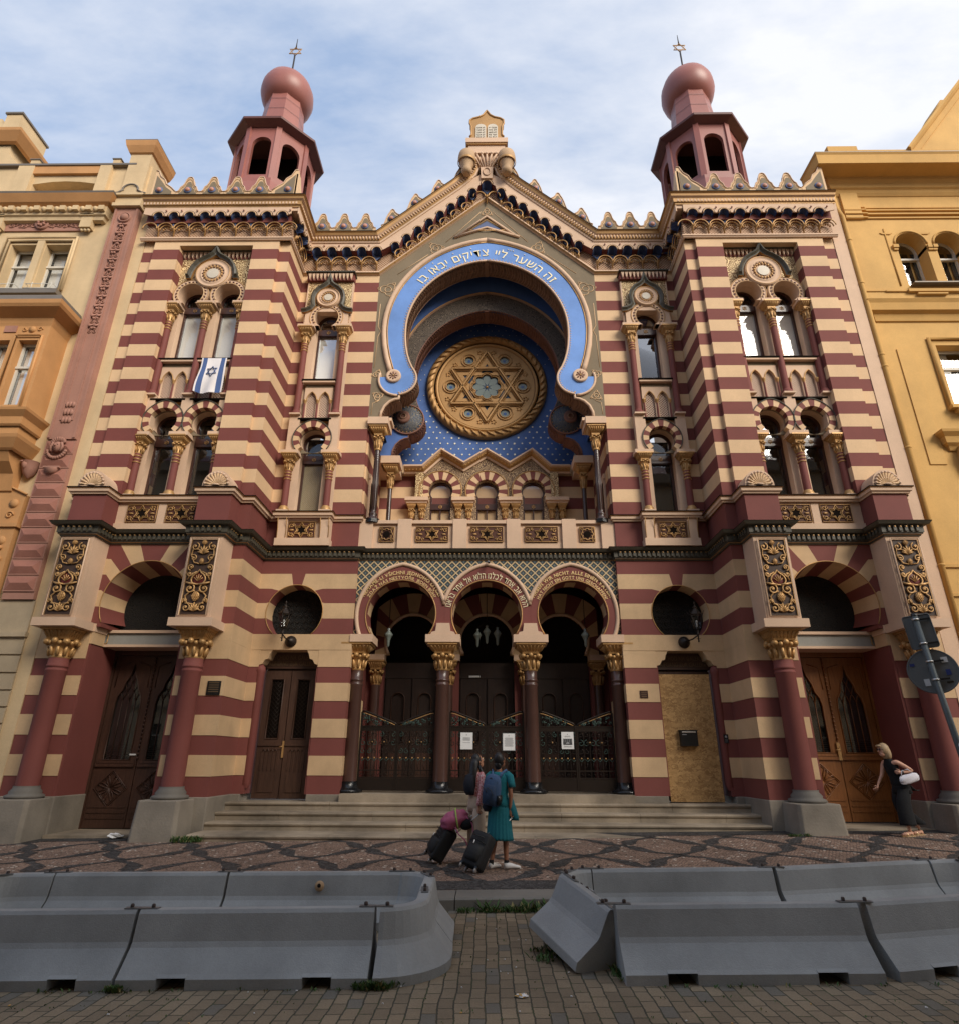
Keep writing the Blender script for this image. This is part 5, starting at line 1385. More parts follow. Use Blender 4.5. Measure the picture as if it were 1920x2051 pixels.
def build_gate(c, w, k):
    """pair of wrought iron leaves"""
    r = empty('iron_gate', (c, 16.85, .96), ['low dark wrought iron double gate in the left porch arch, nothing hung on it', 'low dark wrought iron double gate in the middle porch arch with two paper notices', 'low dark wrought iron double gate in the right porch arch with one photo notice'][k], 'gate', 'wrought iron gates of the porch arches')
    y = 16.85; rr = random.Random(k)
    for q in (-1, 1):
        m = M(); a = c+q*.02; b = c+q*w   # a at the middle, b at the column
        def XX(t): return a+(b-a)*t
        for z in (1.02, 1.30, 1.47, 2.42, 2.52): m.bar((a, y, z), (b, y, z), .03, .03, iron)
        m.box(min(a, b), max(a, b), y-.012, y+.012, 1.0, 1.28, iron)
        m.box(min(a, b), max(a, b), y-.005, y+.005, 2.435, 2.505, goldp if False else iron)
        top = [(XX(0), y, 2.54), (XX(.06), y, 2.60), (XX(.18), y, 2.645), (XX(.45), y, 2.74), (XX(.75), y, 2.84), (XX(.9), y, 2.885), (XX(1), y, 2.89)]
        m.tube(top, .024, iron, 6); m.tube([(p[0], p[1], p[2]-.05) for p in top[1:]], .012, goldp, 5)
        for t in (0, 1): m.bar((XX(t), y, 1.0), (XX(t), y, 2.55 if t == 0 else 2.87), .045, .045, iron)
        n = 6
        for i in range(1, n): m.bar((XX(i/n), y, 1.3), (XX(i/n), y, 2.42), .018, .018, iron)
        for i in range(n):
            t = (i+.5)/n; x = XX(t)
            for zz, s2 in ((2.32, .07), (2.12, .085), (1.92, .07)):
                m.tube(spiral(x, zz, s2, .012, pi/2, 1.2*(1 if i % 2 else -1), y-.01, 12), .009, iron if rr.random() < .6 else irong, 4)
            m.tube([(x-.06, y, 1.75), (x, y-.01, 1.68), (x+.06, y, 1.75)], .010, irong, 4); m.ball((x, y-.01, 1.76), .022, goldp, 6)
            m.tube([(x, y-.01, 1.66), (x-.02, y-.01, 1.58), (x, y-.01, 1.50)], .008, iron, 4)
            m.tube([(x-.045, y, 1.36), (x, y, 1.40), (x+.045, y, 1.36)], .008, iron, 4)
        for t in (.33, .66):
            m.lathe([(.070, -.012), (.070, .012)], (XX(t), y-.02, 2.14), goldp, 14, 'y'); m.lathe([(.045, -.016), (.001, -.016)], (XX(t), y-.022, 2.14), iron, 12, 'y'); m.ball((XX(t), y-.04, 2.14), .018, goldp, 6)
        for i in range(22):
            t = .12+.85*rr.random(); zt = 2.58+.26*t; z = 2.56+(zt-2.56)*rr.random()
            m.tube(spiral(XX(t), z, .05, .01, rr.random()*6, 1, y-.01, 9), .008, irong if rr.random() < .5 else iron, 4)
            m.ball((XX(t)+.02, y-.012, z), .022, irong, 5, (1.3, .4, .8))
        part('gate_leaf', m, r)
    return r
for k, c in enumerate((-2.29, 0, 2.29)): build_gate(c, .94, k)
# ---------------------------------------------------------------- centre: balcony, great arch, gable
def build_balcony():
    m = M()
    m.box(-3.6, 3.6, 16.50, 16.75, 7.19, 7.42, trim); m.box(-3.6, 3.6, 16.52, 16.70, 7.42, 7.97, trim); m.box(-3.6, 3.6, 16.44, 16.78, 7.97, 8.07, trim)
    for x in (-2.32, -.755, .755, 2.32, -3.42, 3.42): m.box(x-.195, x+.195, 16.425, 16.82, 7.19, 8.10, trim)
    b = part('balcony_parapet', m, SYN)
    for x in (-1.54, 0, 1.54):
        m = M(); star_panel(m, x-.46, x+.46, 7.43, 7.87, 16.455); part('star_panel', m, b)
    for x in (-2.83, 2.83):
        m = M(); m.box(x-.21, x+.21, 16.48, 16.51, 7.43, 7.87, arab_panel_bg); cz = 7.65
        m.tube([(x-.21, 16.47, 7.43), (x+.21, 16.47, 7.43), (x+.21, 16.47, 7.87), (x-.21, 16.47, 7.87)], .014, gold, 4, True)
        for k in range(8):
            a = k*pi/4; m.tube([(x+.115*cos(a)+.055*cos(t), 16.46, cz+.115*sin(a)+.055*sin(t)) for t in [a-1.6+3.2*i/8 for i in range(9)]], .014, gold, 4)
        m.prism(arc(x, cz, .10, 0, 345, 16), 16.465, 16.475, dark)
        for u in (-1, 1):
            for v in (-1, 1): m.tube(spiral(x+u*.155, cz+v*.165, .05, .01, 0, 1.1, 16.46, 10), .010, gold, 4)
        part('quatrefoil_panel', m, b)
build_balcony()
def openL():
    """left half of the great horseshoe opening, bottom to apex"""
    P = [(-3.24, 11.35), (-3.22, 11.58), (-3.13, 11.80), (-2.98, 11.96), (-2.82, 12.04), (-2.70, 12.06), (-2.70, 12.19)]
    P += [(-2.76+.57*sin(radians(a)), 12.76+.57*cos(radians(a))) for a in range(172, 55, -9)]
    P += [(-2.36, 13.20), (-2.45, 13.42), (-2.53, 13.70), (-2.585, 14.0), (-2.615, 14.35)]
    c, R, z0 = .235, 2.855, 14.64; th = math.acos(c/R)
    P += [(-(R*cos(th*t/20)-c), z0+R*sin(th*t/20)) for t in range(21)]
    P[-1] = (0, P[-1][1]); return P
def ringO():
    """left half of the outer edge of the blue band, from the roundel up to the apex"""
    P = [(-2.90, 13.05), (-2.96, 13.25), (-3.06, 13.60), (-3.15, 14.05), (-3.195, 14.5)]
    c, R, z0 = .38, 3.58, 14.72; th = math.acos(c/R)
    P += [(-(R*cos(th*t/20)-c), z0+R*sin(th*t/20)) for t in range(21)]
    P[-1] = (0, P[-1][1]); return P
def mir(P): return [(-x, z) for x, z in P]
def xf(P, k, cz0, cz1): return [(x*k, (z-cz0)*k+cz1) for x, z in P]
def fin_intrados(m, OL, y0, y1, mat, rib, n=4):
    """carved herringbone intrados along the opening outline"""
    full = OL+mir(OL)[::-1][1:]
    for i in range(len(full)-1):
        (a, b), (c, d) = full[i], full[i+1]
        m.add([(a, y0, b), (c, y0, d), (c, y1, d), (a, y1, b)], [(0, 1, 2, 3)], mat)
    # ribs following the surface
    L = 0; last = None
    for i in range(len(full)-1):
        A = Vector(full[i]); B = Vector(full[i+1]); D = B-A; l = D.length
        if l < 1e-6: continue
        D /= l; n_ = Vector((D.y, -D.x))   # towards the opening for left going up
        t = 0
        while L+l > 0 and t < l:
            p = A+D*t; cen = Vector((0, 14.0)); nn = n_ if (cen-p).dot(n_) > 0 or p.y < 12.9 and ((Vector((0, 12.7))-p).dot(n_) > 0) else -n_
            q = p+nn*.012; ym = (y0+y1)/2
            m.tube([(q.x-D.x*.07, y0+.03, q.y-D.y*.07), (q.x-D.x*.01, (y0+ym)/2, q.y-D.y*.01), (q.x+D.x*.02, ym-.015, q.y+D.y*.02)], .014, rib, 4)
            m.tube([(q.x+D.x*.02, ym+.015, q.y+D.y*.02), (q.x-D.x*.01, (y1+ym)/2, q.y-D.y*.01), (q.x-D.x*.07, y1-.03, q.y-D.y*.07)], .014, rib, 4)
            t += .085
    for yy in (y0, y1): m.tube([(x, yy, z) for x, z in full], .022, mat, 5)
    m.box(-.07, .07, y0+.0, y1, full[len(full)//2][1]-.05, full[len(full)//2][1]+.05, mat)
carved = simple('carved_pinkish_stone', (.34, .205, .135), .8, amt=.2); carvedr = simple('carved_rib', (.28, .165, .105), .8)
carved2 = simple('carved_red_brown_stone', (.26, .13, .095), .8, amt=.2)
def knot(m, cx, cz, k, y, fl=1, rot=0):
    """interlaced strapwork painted relief"""
    def T(u, v):
        u *= fl; c, s = cos(rot), sin(rot); return (cx+k*(u*c-v*s), y, cz+k*(u*s+v*c))
    r = .014
    for a in range(3):
        b = a*2*pi/3
        m.tube([T(.30*cos(b)+.34*cos(t), .30*sin(b)+.34*sin(t)) for t in [b-1.9+3.8*i/14 for i in range(15)]], r, cream, 4)
        m.tube([T(.72*cos(b)+.14*cos(t), .72*sin(b)+.14*sin(t)) for t in [i*pi/2 for i in range(4)]], r, cream, 4, True)
    m.tube([T(.26*cos(t), .26*sin(t)) for t in [2*pi*i/16 for i in range(16)]], r, cream, 4, True)
def build_great_arch():
    OL = openL(); RO = ringO(); full = OL+mir(OL)[::-1][1:]
    m = M(); w = 3.6
    outer = [(-w, 11.35)]+full+[(w, 11.35), (w, 16.96), (0.0, 20.33), (-w, 16.96)]
    m.prism(outer, YG, YG+.12, greyg)
    part('spandrel_wall', m, SYN)
    # blue band with scrolls
    m = M(); rd = [(-2.90+.235*sin(radians(a)), 12.84+.235*cos(radians(a))) for a in range(0, -100, -12)]
    half = OL[6:]       # from the foot of the scroll up the inner edge
    scr = [(-2.76+.57*sin(radians(a)), 12.76+.57*cos(radians(a))) for a in range(-84, -188, -9)]
    P = RO[::-1]+rd+scr+half
    # P runs apex outer -> down -> round the scroll -> up inner to apex; mirror for the other side
    Q = P[:-1]+[(0, OL[-1][1])]
    poly = Q+[(-x, z) for x, z in Q[::-1][1:-1]]
    m.prism(Q, YG-.05, YG+.01, bluering); m.prism(mir(Q), YG-.05, YG+.01, bluering)
    b = part('inscription_band', m, SYN)
    m = M()
    for sg in (1, -1):
        S = lambda L: [(sg*x, z) for x, z in L]
        o2 = [(x, z) for x, z in RO]
        # pale outer moulding: offset the outer edge outwards
        off = []
        for i, (x, z) in enumerate(o2):
            a = Vector(o2[max(i-1, 0)]); c = Vector(o2[min(i+1, len(o2)-1)]); d = (c-a).normalized(); nn = Vector((-d.y, d.x)); off.append((x+nn.x*.11, z+nn.y*.11))
        off[-1] = (0, o2[-1][1]+.125)
        m.tube([(x, YG-.03, z) for x, z in S(off)], .085, trim, 8); m.tube([(x, YG-.06, z) for x, z in S(o2)], .018, gold, 6)
        m.tube([(x, YG-.05, z) for x, z in S(half)], .035, trim, 6); 
        sc2 = [(-2.76+.60*sin(radians(a)), 12.76+.60*cos(radians(a))) for a in range(-70, -190, -10)]
        m.tube([(x, YG-.04, z) for x, z in S(sc2)], .04, trim, 6)
        L = 0
        for i in range(len(half)-1):
            A = Vector(half[i]); B = Vector(half[i+1]); l = (B-A).length; nseg = max(1, int(l/.075))
            for k in range(nseg):
                p = A+(B-A)*(k/nseg); d = (B-A).normalized(); nn = Vector((-d.y, d.x)); p = p+nn*.065
                m.ball((sg*p.x, YG-.055, p.y), .02, whitegold if False else cream, 5)
        m.lathe([(.235, .02), (.235, -.05), (.20, -.075), (.16, -.06), (.001, -.06)], (sg*-2.90, YG-.05, 12.84), trim, 24, 'y')
        for k in range(8): m.tube([(sg*-2.90+.03*cos(k*pi/4), YG-.115, 12.84+.03*sin(k*pi/4)), (sg*-2.90+.13*cos(k*pi/4), YG-.115, 12.84+.13*sin(k*pi/4))], [.008, .028], carved2, 5)
        m.ball((sg*-2.90, YG-.12, 12.84), .03, gold, 6)
        m.tube([(sg*x, YG-.01, z) for x, z in OL[:7]], .045, trim, 6)
    part('arch_moulding', m, SYN)
    # inscription on the blue band
    m = M(); R = 3.02; cx = .30; z0 = 14.68; th0 = math.asin(cx/R)
    def fr(t):
        if t >= 0: a = th0+t/R; return (-cx+R*sin(a), YG-.06, z0+R*cos(a), a)
        a = th0-t/R; return (cx-R*sin(a), YG-.06, z0+R*cos(a), -a)
    put_text(m, 'זה השער ליי צדיקים יבאו בו'[::-1], .46, lettw, fr, bold=0, fixed=5.05, gap=.12)
    for t in (-.52+1.02, .60+.04, .74+.04): pass
    rr = random.Random(4)
    for t in (-2.0, -1.72, -1.02, -.45, .62, .70, .78, 1.15, 1.75):
        x, y, z, a = fr(t); m.ball((x+.40*sin(a), y, z+.40*cos(a)), .022, lettw, 5)
    part('hebrew_inscription', m, SYN)
    # painted strapwork in the spandrels
    m = M()
    for sg in (1, -1):
        knot(m, sg*-3.28, 16.3, .42, YG-.006, sg, .9*sg); knot(m, sg*-1.75, 18.08, .36, YG-.006, sg, .2); knot(m, sg*-3.42, 12.95, .22, YG-.006, sg, 1.3); knot(m, sg*-3.36, 12.15, .24, YG-.006, sg, .4)
        m.tube([(sg*-3.54, YG-.006, 13.2), (sg*-3.50, YG-.006, 14.4), (sg*-3.42, YG-.006, 14.6), (sg*-3.52, YG-.006, 14.8), (sg*-3.50, YG-.006, 15.7)], .011, cream, 4)
        m.tube([(sg*-3.52, YG-.006, 11.5), (sg*-3.50, YG-.006, 11.9), (sg*-3.3, YG-.006, 12.0)], .011, cream, 4)
        m.tube([(sg*-3.0, YG-.006, 16.95), (sg*-2.0, YG-.006, 17.8)], .011, cream, 4); m.tube([(sg*-1.4, YG-.006, 18.35), (sg*-.2, YG-.006, 19.75)], .011, cream, 4)
    knot(m, 0, 19.72, .26, YG-.006, 1, pi/2)
    # small triangular window head
    m.tube([(-1.12, YG-.03, 18.55), (0, YG-.03, 18.98), (1.12, YG-.03, 18.55)], .05, trim, 6)
    m.tube([(-1.0, YG-.03, 18.58), (0, YG-.03, 19.50), (1.0, YG-.03, 18.58)], .055, trim, 6); m.tube([(-.62, YG-.05, 18.84), (0, YG-.05, 19.33), (.62, YG-.05, 18.84)], .018, gold, 5, True)
    m.prism([(-.5, 18.90), (.5, 18.90), (0, 19.28)], YG-.03, YG-.01, crestb)
    part('strapwork', m, SYN)
    m = M(); fin_intrados(m, OL, YG, 17.05, carved, carvedr); part('intrados', m, SYN)
    # vault behind the first arch
    def outline(k, zb, dz=0):
        c, R, z0 = .38*k, 3.58*k, 14.72+dz; th = math.acos(c/R)
        L = [(-3.2*k, zb)]+[(-(R*cos(th*t/20)-c), z0+R*sin(th*t/20)) for t in range(21)]
        return L+mir(L)[::-1][1:]
    def barrel(m, L, y0, y1, mat):
        n = len(L); m.add([(x, y0, z) for x, z in L]+[(x, y1, z) for x, z in L], [(i, i+1, n+i+1, n+i) for i in range(n-1)], mat, True)
    m = M(); V1 = outline(1.0, 11.2); barrel(m, V1, 17.05, 17.65, blueb)
    hole = [p for p in full]
    m.prism(V1+[(3.2, 11.2)][0:0], 17.02, 17.06, blueb, []) if False else None
    # ring between intrados and vault at the rear of arch one
    A = OL[7:]; 
    V2L = xf(V1, .935, 11.35, 10.65)
    barrel(m, xf(V1, .96, 11.35, 10.75), 18.25, 18.9, blueb)
    part('blue_vault', m, SYN)
    # second arch, smaller and deeper
    O2 = xf(OL, .935, 11.35, 10.70); R2 = xf(RO, .935, 11.35, 10.70); f2 = O2+mir(O2)[::-1][1:]
    m = M(); y2 = 17.6
    outer = [(-3.56, 10.70)]+f2+[(3.56, 10.70), (3.56, 15.5), (2.2, 18.3), (0, 19.0), (-2.2, 18.3), (-3.56, 15.5)]
    m.prism(outer, y2, y2+.1, blueb); Q2 = R2[::-1]+[(-2.76*.935+.53*sin(radians(a)), (12.76-11.35)*.935+10.70+.53*cos(radians(a))) for a in range(-60, -188, -9)]+O2[6:]; Q2[-1] = (0, O2[-1][1]); m.prism(Q2, y2-.03, y2+.01, arab_dark); m.prism(mir(Q2), y2-.03, y2+.01, arab_dark)
    
    m.tube([(x, y2-.04, z) for x, z in R2[1:]], .05, carved, 6); m.tube([(-x, y2-.04, z) for x, z in R2[1:]], .05, carved, 6)
    m.tube([(x, y2-.09, z) for x, z in R2[2:]], .018, gold, 5); m.tube([(-x, y2-.09, z) for x, z in R2[2:]], .018, gold, 5)
    for sg in (1, -1):
        cx, cz = sg*-2.76*.935, (12.76-11.35)*.935+10.70
        m.lathe([(.53, .0), (.53, -.04), (.0001, -.04)], (cx, y2, cz), arab_blue, 28, 'y')
        m.tube([(cx+.53*cos(2*pi*t/28), y2-.04, cz+.53*sin(2*pi*t/28)) for t in range(28)], .028, carved2, 6, True)
        for t in range(24): m.ball((cx+.47*cos(2*pi*t/24), y2-.045, cz+.47*sin(2*pi*t/24)), .02, gold, 5)
        rx = sg*-2.90*.935; m.lathe([(.22, .0), (.22, -.11), (.17, -.13), (.001, -.12)], (rx, y2, (12.84-11.35)*.935+10.70), carved2, 20, 'y')
        m.tube([(rx+.09*cos(2*pi*t/12), y2-.14, (12.84-11.35)*.935+10.70+.09*sin(2*pi*t/12)) for t in range(12)], .02, carved, 5, True)
    part('inner_arch', m, SYN)
    m = M(); fin_intrados(m, O2, y2, 18.25, carved2, carved2); part('inner_intrados', m, SYN)
    # loggia side walls, floor and ceiling
    m = M()
    for sg in (1, -1):
        x0, x1 = sorted((sg*3.56, sg*3.9)); m.box(x0, x1, YG+.12, 18.9, 7.5, 11.35, stripe)
        m.box(min(sg*2.85, sg*3.56), max(sg*2.85, sg*3.56), 17.62, 18.9, 10.45, 10.70, trim) 
        m.box(x0, x1, YG+.12, 18.9, 11.35, 17.4, stripe)
        xs_ = sg*3.55; a, b = sorted((xs_, xs_-sg*.06))
        m.box(a, b, 16.95, 17.45, 8.0, 9.6, trim); m.box(a, b, 16.9, 17.5, 9.6, 9.75, trim)
        a, b = sorted((xs_-sg*.061, xs_-sg*.07)); m.box(a, b, 17.03, 17.37, 8.0, 9.5, dark)
        x0, x1 = sorted((sg*2.9, sg*3.58)); m.box(x0, x1, YG+.1, 17.0, 11.35, 11.45, trim)
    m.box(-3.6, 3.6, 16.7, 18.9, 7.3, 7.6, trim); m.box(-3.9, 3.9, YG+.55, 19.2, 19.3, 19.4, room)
    part('loggia_walls', m, SYN)
    for sg in (1, -1):
        m = M(); x = sg*-3.27; y = 16.55
        m.prism(arc(x, y, .22, 0, 315, 7), 8.0, 8.10, blackp, ax='z'); m.lathe([(.20, .10), (.19, .14), (.11, .22), (.13, .26), (.13, .30), (.085, .34), (.088, .38), (.078, 2.36)], (x, y, 8.0), bronze, 18)
        for k in range(10):
            a = 2*pi*k/10; m.tube([(x+.085*cos(a), y+.085*sin(a), 8.42), (x+.077*cos(a), y+.077*sin(a), 10.0)], .014, bronze, 4)
        for zz in (10.05, 10.12, 10.19): m.lathe([(.07, -.02), (.095, 0), (.07, .02)], (x, y, zz), bronze, 14)
        o = part('loggia_column', m, SYN)
        m = M(); capital(m, x, y, 10.34, 11.12, .10, .29); m.box(x-.31 if sg > 0 else x-.31, x+.31, 16.24, 17.0, 11.12, 11.35, trim); part('capital', m, o)
        m = M(); x = sg*-3.05; y = 17.85
        m.lathe([(.10, 0), (.075, .2), (.07, 2.1)], (x, y, 7.6), bronze, 14); o = part('inner_loggia_column', m, SYN)
        m = M(); capital(m, x, y, 9.66, 10.45, .085, .26); m.box(x-.30, x+.30, 17.55, 18.2, 10.45, 10.70, trim); part('capital', m, o)
build_great_arch()
def build_back_wall():
    y = 18.9
    m = M(); m.box(-3.9, 3.9, y, y+.2, 10.9, 19.2, blueb); m.box(-3.9, 3.9, y-.02, y+.2, 10.6, 11.0, cream)
    # stripes below the spring line
    for k, (a, b) in enumerate(((10.2, 10.6), (9.8, 10.2), (9.4, 9.8), (9.0, 9.4), (8.6, 9.0), (8.2, 8.6), (7.6, 8.2))): m.box(-3.9, 3.9, y-.005*(k % 2), y+.2, a, b, cream if k % 2 else red)
    rr = random.Random(1); j = 0
    z = 11.2
    while z < 17.4:
        x = -3.0+(.13 if j % 2 else 0)
        while x < 3.1:
            r2 = x*x+(z-14.11)**2
            if r2 > 2.25**2 and not (abs(x) < 2.2 and z < 11.4) :
                big = .030 if z < 13.2 else .014
                if z < 12.9 or rr.random() < .55:
                    m.prism(star_pts(x+rr.uniform(-.01, .01), z+rr.uniform(-.01, .01), big*(.8+.4*rr.random())*1.25, 5, .5, rr.random()), y-.012, y-.002, whitegold, back=False)
            x += .255
        z += .215; j += 1
    part('loggia_back_wall', m, SYN)
    # rose window
    m = M(); cz = 14.11; Rr = 2.12
    m.lathe([(Rr+.02, 0), (Rr+.02, -.12), (Rr-.06, -.20), (Rr-.22, -.17), (Rr-.24, -.02)], (0, y, cz), goldp, 56, 'y')
    for k in range(44):
        a = 2*pi*k/44; m.tube([(.98*(Rr-.20)*cos(a), y-.20, cz+.98*(Rr-.20)*sin(a)), ((Rr-.13)*cos(a+.06), y-.24, cz+(Rr-.13)*sin(a+.06)), ((Rr-.05)*cos(a+.13), y-.19, cz+(Rr-.05)*sin(a+.13))], [.02, .04, .02], goldp, 5)
    m.lathe([(1.90, -.02), (1.86, .02), (1.80, .03)], (0, y-.03, cz), dark, 56, 'y')
    m.lathe([(1.83, -.01), (1.80, -.09), (1.74, -.07), (1.71, -.02)], (0, y-.02, cz), goldp, 56, 'y')
    rose = part('rose_window', m, SYN)
    m = M(); Rs = 1.70; c3 = [(1.27*sin(radians(a)), cz+1.27*cos(radians(a))) for a in (30, 90, 150, 210, 270, 330)]
    holes = [arc(x, z, .165, 0, 345, 23) for x, z in c3]
    for k in range(6):   # triangles inside the star points
        a = k*pi/3; 
        tri = [(.62*sin(a-.36), cz+.62*cos(a-.36)), (.98*sin(a), cz+.98*cos(a)), (.62*sin(a+.36), cz+.62*cos(a+.36))]
        holes.append(tri)
    octo = []
    for k in range(8):
        a = k*pi/4
        for t in range(7):
            b = a-1.35+2.7*t/6; octo.append((.36*sin(a)+.165*sin(b), cz+.36*cos(a)+.165*cos(b)))
    holes.append(octo)
    m.prism(arc(0, cz, Rs, 0, 354.5, 65), y-.05, y-.01, goldp, holes)
    Rst = 1.46
    for sg in (1, -1):
        T = [(Rst*sin(2*pi*k/3), cz+sg*Rst*cos(2*pi*k/3)) for k in range(3)]
        for i in range(3):
            A, Bq = T[i], T[(i+1) % 3]; m.bar((A[0], y-.075, A[1]), (Bq[0], y-.075, Bq[1]), .15, .05, goldp)
            for o_ in (-.07, .07):
                d = Vector((Bq[0]-A[0], Bq[1]-A[1])).normalized(); nn = Vector((-d.y, d.x))*o_
                m.tube([(A[0]+nn.x, y-.105, A[1]+nn.y), (Bq[0]+nn.x, y-.105, Bq[1]+nn.y)], .016, goldp, 4)
            for k in range(20):
                p = Vector(A)+(Vector(Bq)-Vector(A))*((k+.5)/20); m.ball((p.x, y-.10, p.y), .022, goldp, 5)
    for x, z in c3:
        for rr_ in (.18, .27): m.tube([(x+rr_*cos(2*pi*t/20), y-.07, z+rr_*sin(2*pi*t/20)) for t in range(20)], .022, goldp, 5, True)
        a0 = atan2(x, z-cz)
        for e in (-1, 1):
            q = a0+e*.36; px, pz = 1.46*sin(q), cz+1.46*cos(q)
            for k in range(5): m.ball((px+.07*cos(k*1.3), y-.06, pz+.07*sin(k*1.3)), .035, gold, 5)
            q = a0+e*.30; px, pz = .93*sin(a0+e*.16), cz+.93*cos(a0+e*.16)
            m.ball((px, y-.06, pz), .05, gold, 6); 
    m.tube([(p[0], y-.07, p[1]) for p in octo], .022, goldp, 4, True)
    m.tube([(p[0]*1.13, y-.07, cz+(p[1]-cz)*1.13) for p in octo], .016, goldp, 4, True)
    part('star_tracery', m, rose)
    m = M(); m.prism(arc(0, cz, 1.7, 0, 350, 36), y-.006, y-.004, roseg, back=False)
    for k in range(8):
        a = k*pi/4; m.prism([(p[0]*cos(-a)-p[1]*sin(-a), cz+p[0]*sin(-a)+p[1]*cos(-a)) for p in [(0, .08), (.10, .22), (.13, .36), (.07, .47), (0, .50), (-.07, .47), (-.13, .36), (-.10, .22)]], y-.014, y-.01, petal, back=False)
    for x, z in c3: m.prism(arc(x, z, .15, 0, 340, 18), y-.014, y-.01, petal, back=False); m.prism(star_pts(x, z, .075, 6, .55), y-.02, y-.015, bluegl, back=False)
    m.ball((0, y-.01, cz), .05, goldp, 8)
    part('coloured_glass', m, rose)
roseg = simple('blue_grey_glass', (.045, .07, .11), .15); petal = simple('pale_green_glass', (.20, .235, .215), .15); bluegl = simple('cobalt_glass', (.04, .09, .26), .15)
build_back_wall()
def build_zigzag():
    """three gabled windows at the back of the loggia"""
    y = 18.58; m = M(); xs = (-1.52, 0, 1.52)
    top = [(-2.28, 10.62), (-2.06, 10.62), (-1.52, 11.18)]
    TOPP = [(-2.75, 10.78), (-2.14, 10.78), (-1.52, 11.40), (-.76, 10.90), (0, 11.40), (.76, 10.90), (1.52, 11.40), (2.14, 10.78), (2.75, 10.78)]
    holes = [horseshoe(c, 9.93, .385, 118, 8.0, 22, .34) for c in xs]
    m.prism([(-2.32, 7.6), (2.32, 7.6), (2.32, 10.74)]+[(x, z-.04) for x, z in TOPP[-2:0:-1]]+[(-2.32, 10.74)], y+.12, 18.95, arab_brown, holes)
    for x in (-2.22, 2.22): m.box(x-.13, x+.13, y+.09, 18.6, 9.62, 10.6, arab_gold)
    part('gabled_window_wall', m, SYN)
    m = M(); m.sweep(TOPP, [(-.03, y+.2), (-.03, y-.16), (.02, y-.17), (.05, y-.10), (.10, y-.06), (.14, y+.04), (.20, y+.06), (.20, y+.13), (0, y+.2)], [dark, trim, trim, goldp, goldp, trim, trim, trim, trim], 'elev')
    for (a, b), (c, d) in zip(TOPP, TOPP[1:]):
        L = hypot(c-a, d-b); n = int(L/.115)
        for k in range(n): t = (k+.5)/n; m.ball((a+(c-a)*t, y-.07, b+(d-b)*t-.11), .026, gold, 5)
    part('zigzag_cornice', m, SYN)
    m = M()
    for c in xs:
        n = 15; a0 = 118
        for k in range(n):
            b0 = -a0+2*a0*k/n; b1 = -a0+2*a0*(k+1)/n; mt = red if k % 2 == (n//2) % 2 else cream
            P = [(c+.40*sin(radians(b0+(b1-b0)*t/4)), 9.95+.40*cos(radians(b0+(b1-b0)*t/4))) for t in range(5)]+[(c+.67*sin(radians(b0+(b1-b0)*t/4)), 9.95+(.67+.04*max(0, 1-abs(b0)/50))*cos(radians(b0+(b1-b0)*t/4))) for t in range(4, -1, -1)]
            m.prism([(p[0], max(9.66, p[1])) for p in P], y+.03, 18.9, mt)
        m.tube([(x, y+.02, z) for x, z in arc(c, 9.95, .70, -114, 114, 30)], .018, goldp, 4)
    part('striped_arch', m, SYN)
    for c in (-2.28, -.76, .76, 2.28):
        m = M(); m.box(c-.38, c+.38, y-.12, 18.8, 9.55, 9.67, trim); m.box(c-.34, c+.34, y-.06, 18.8, 9.48, 9.55, trim)
        for e in (-.17, .17): capital(m, c+e, y+.12, 8.98, 9.49, .075, .17); col_shaft(m, c+e, y+.12, 7.8, 8.98, .07, red, gold)
        part('paired_columns', m, SYN)
    for c in xs: build_window(c, 7.9, 9.33, 9.52, 9.93, 18.8, w=.34, r=.385, lit='dark', muntin=True)
build_zigzag()
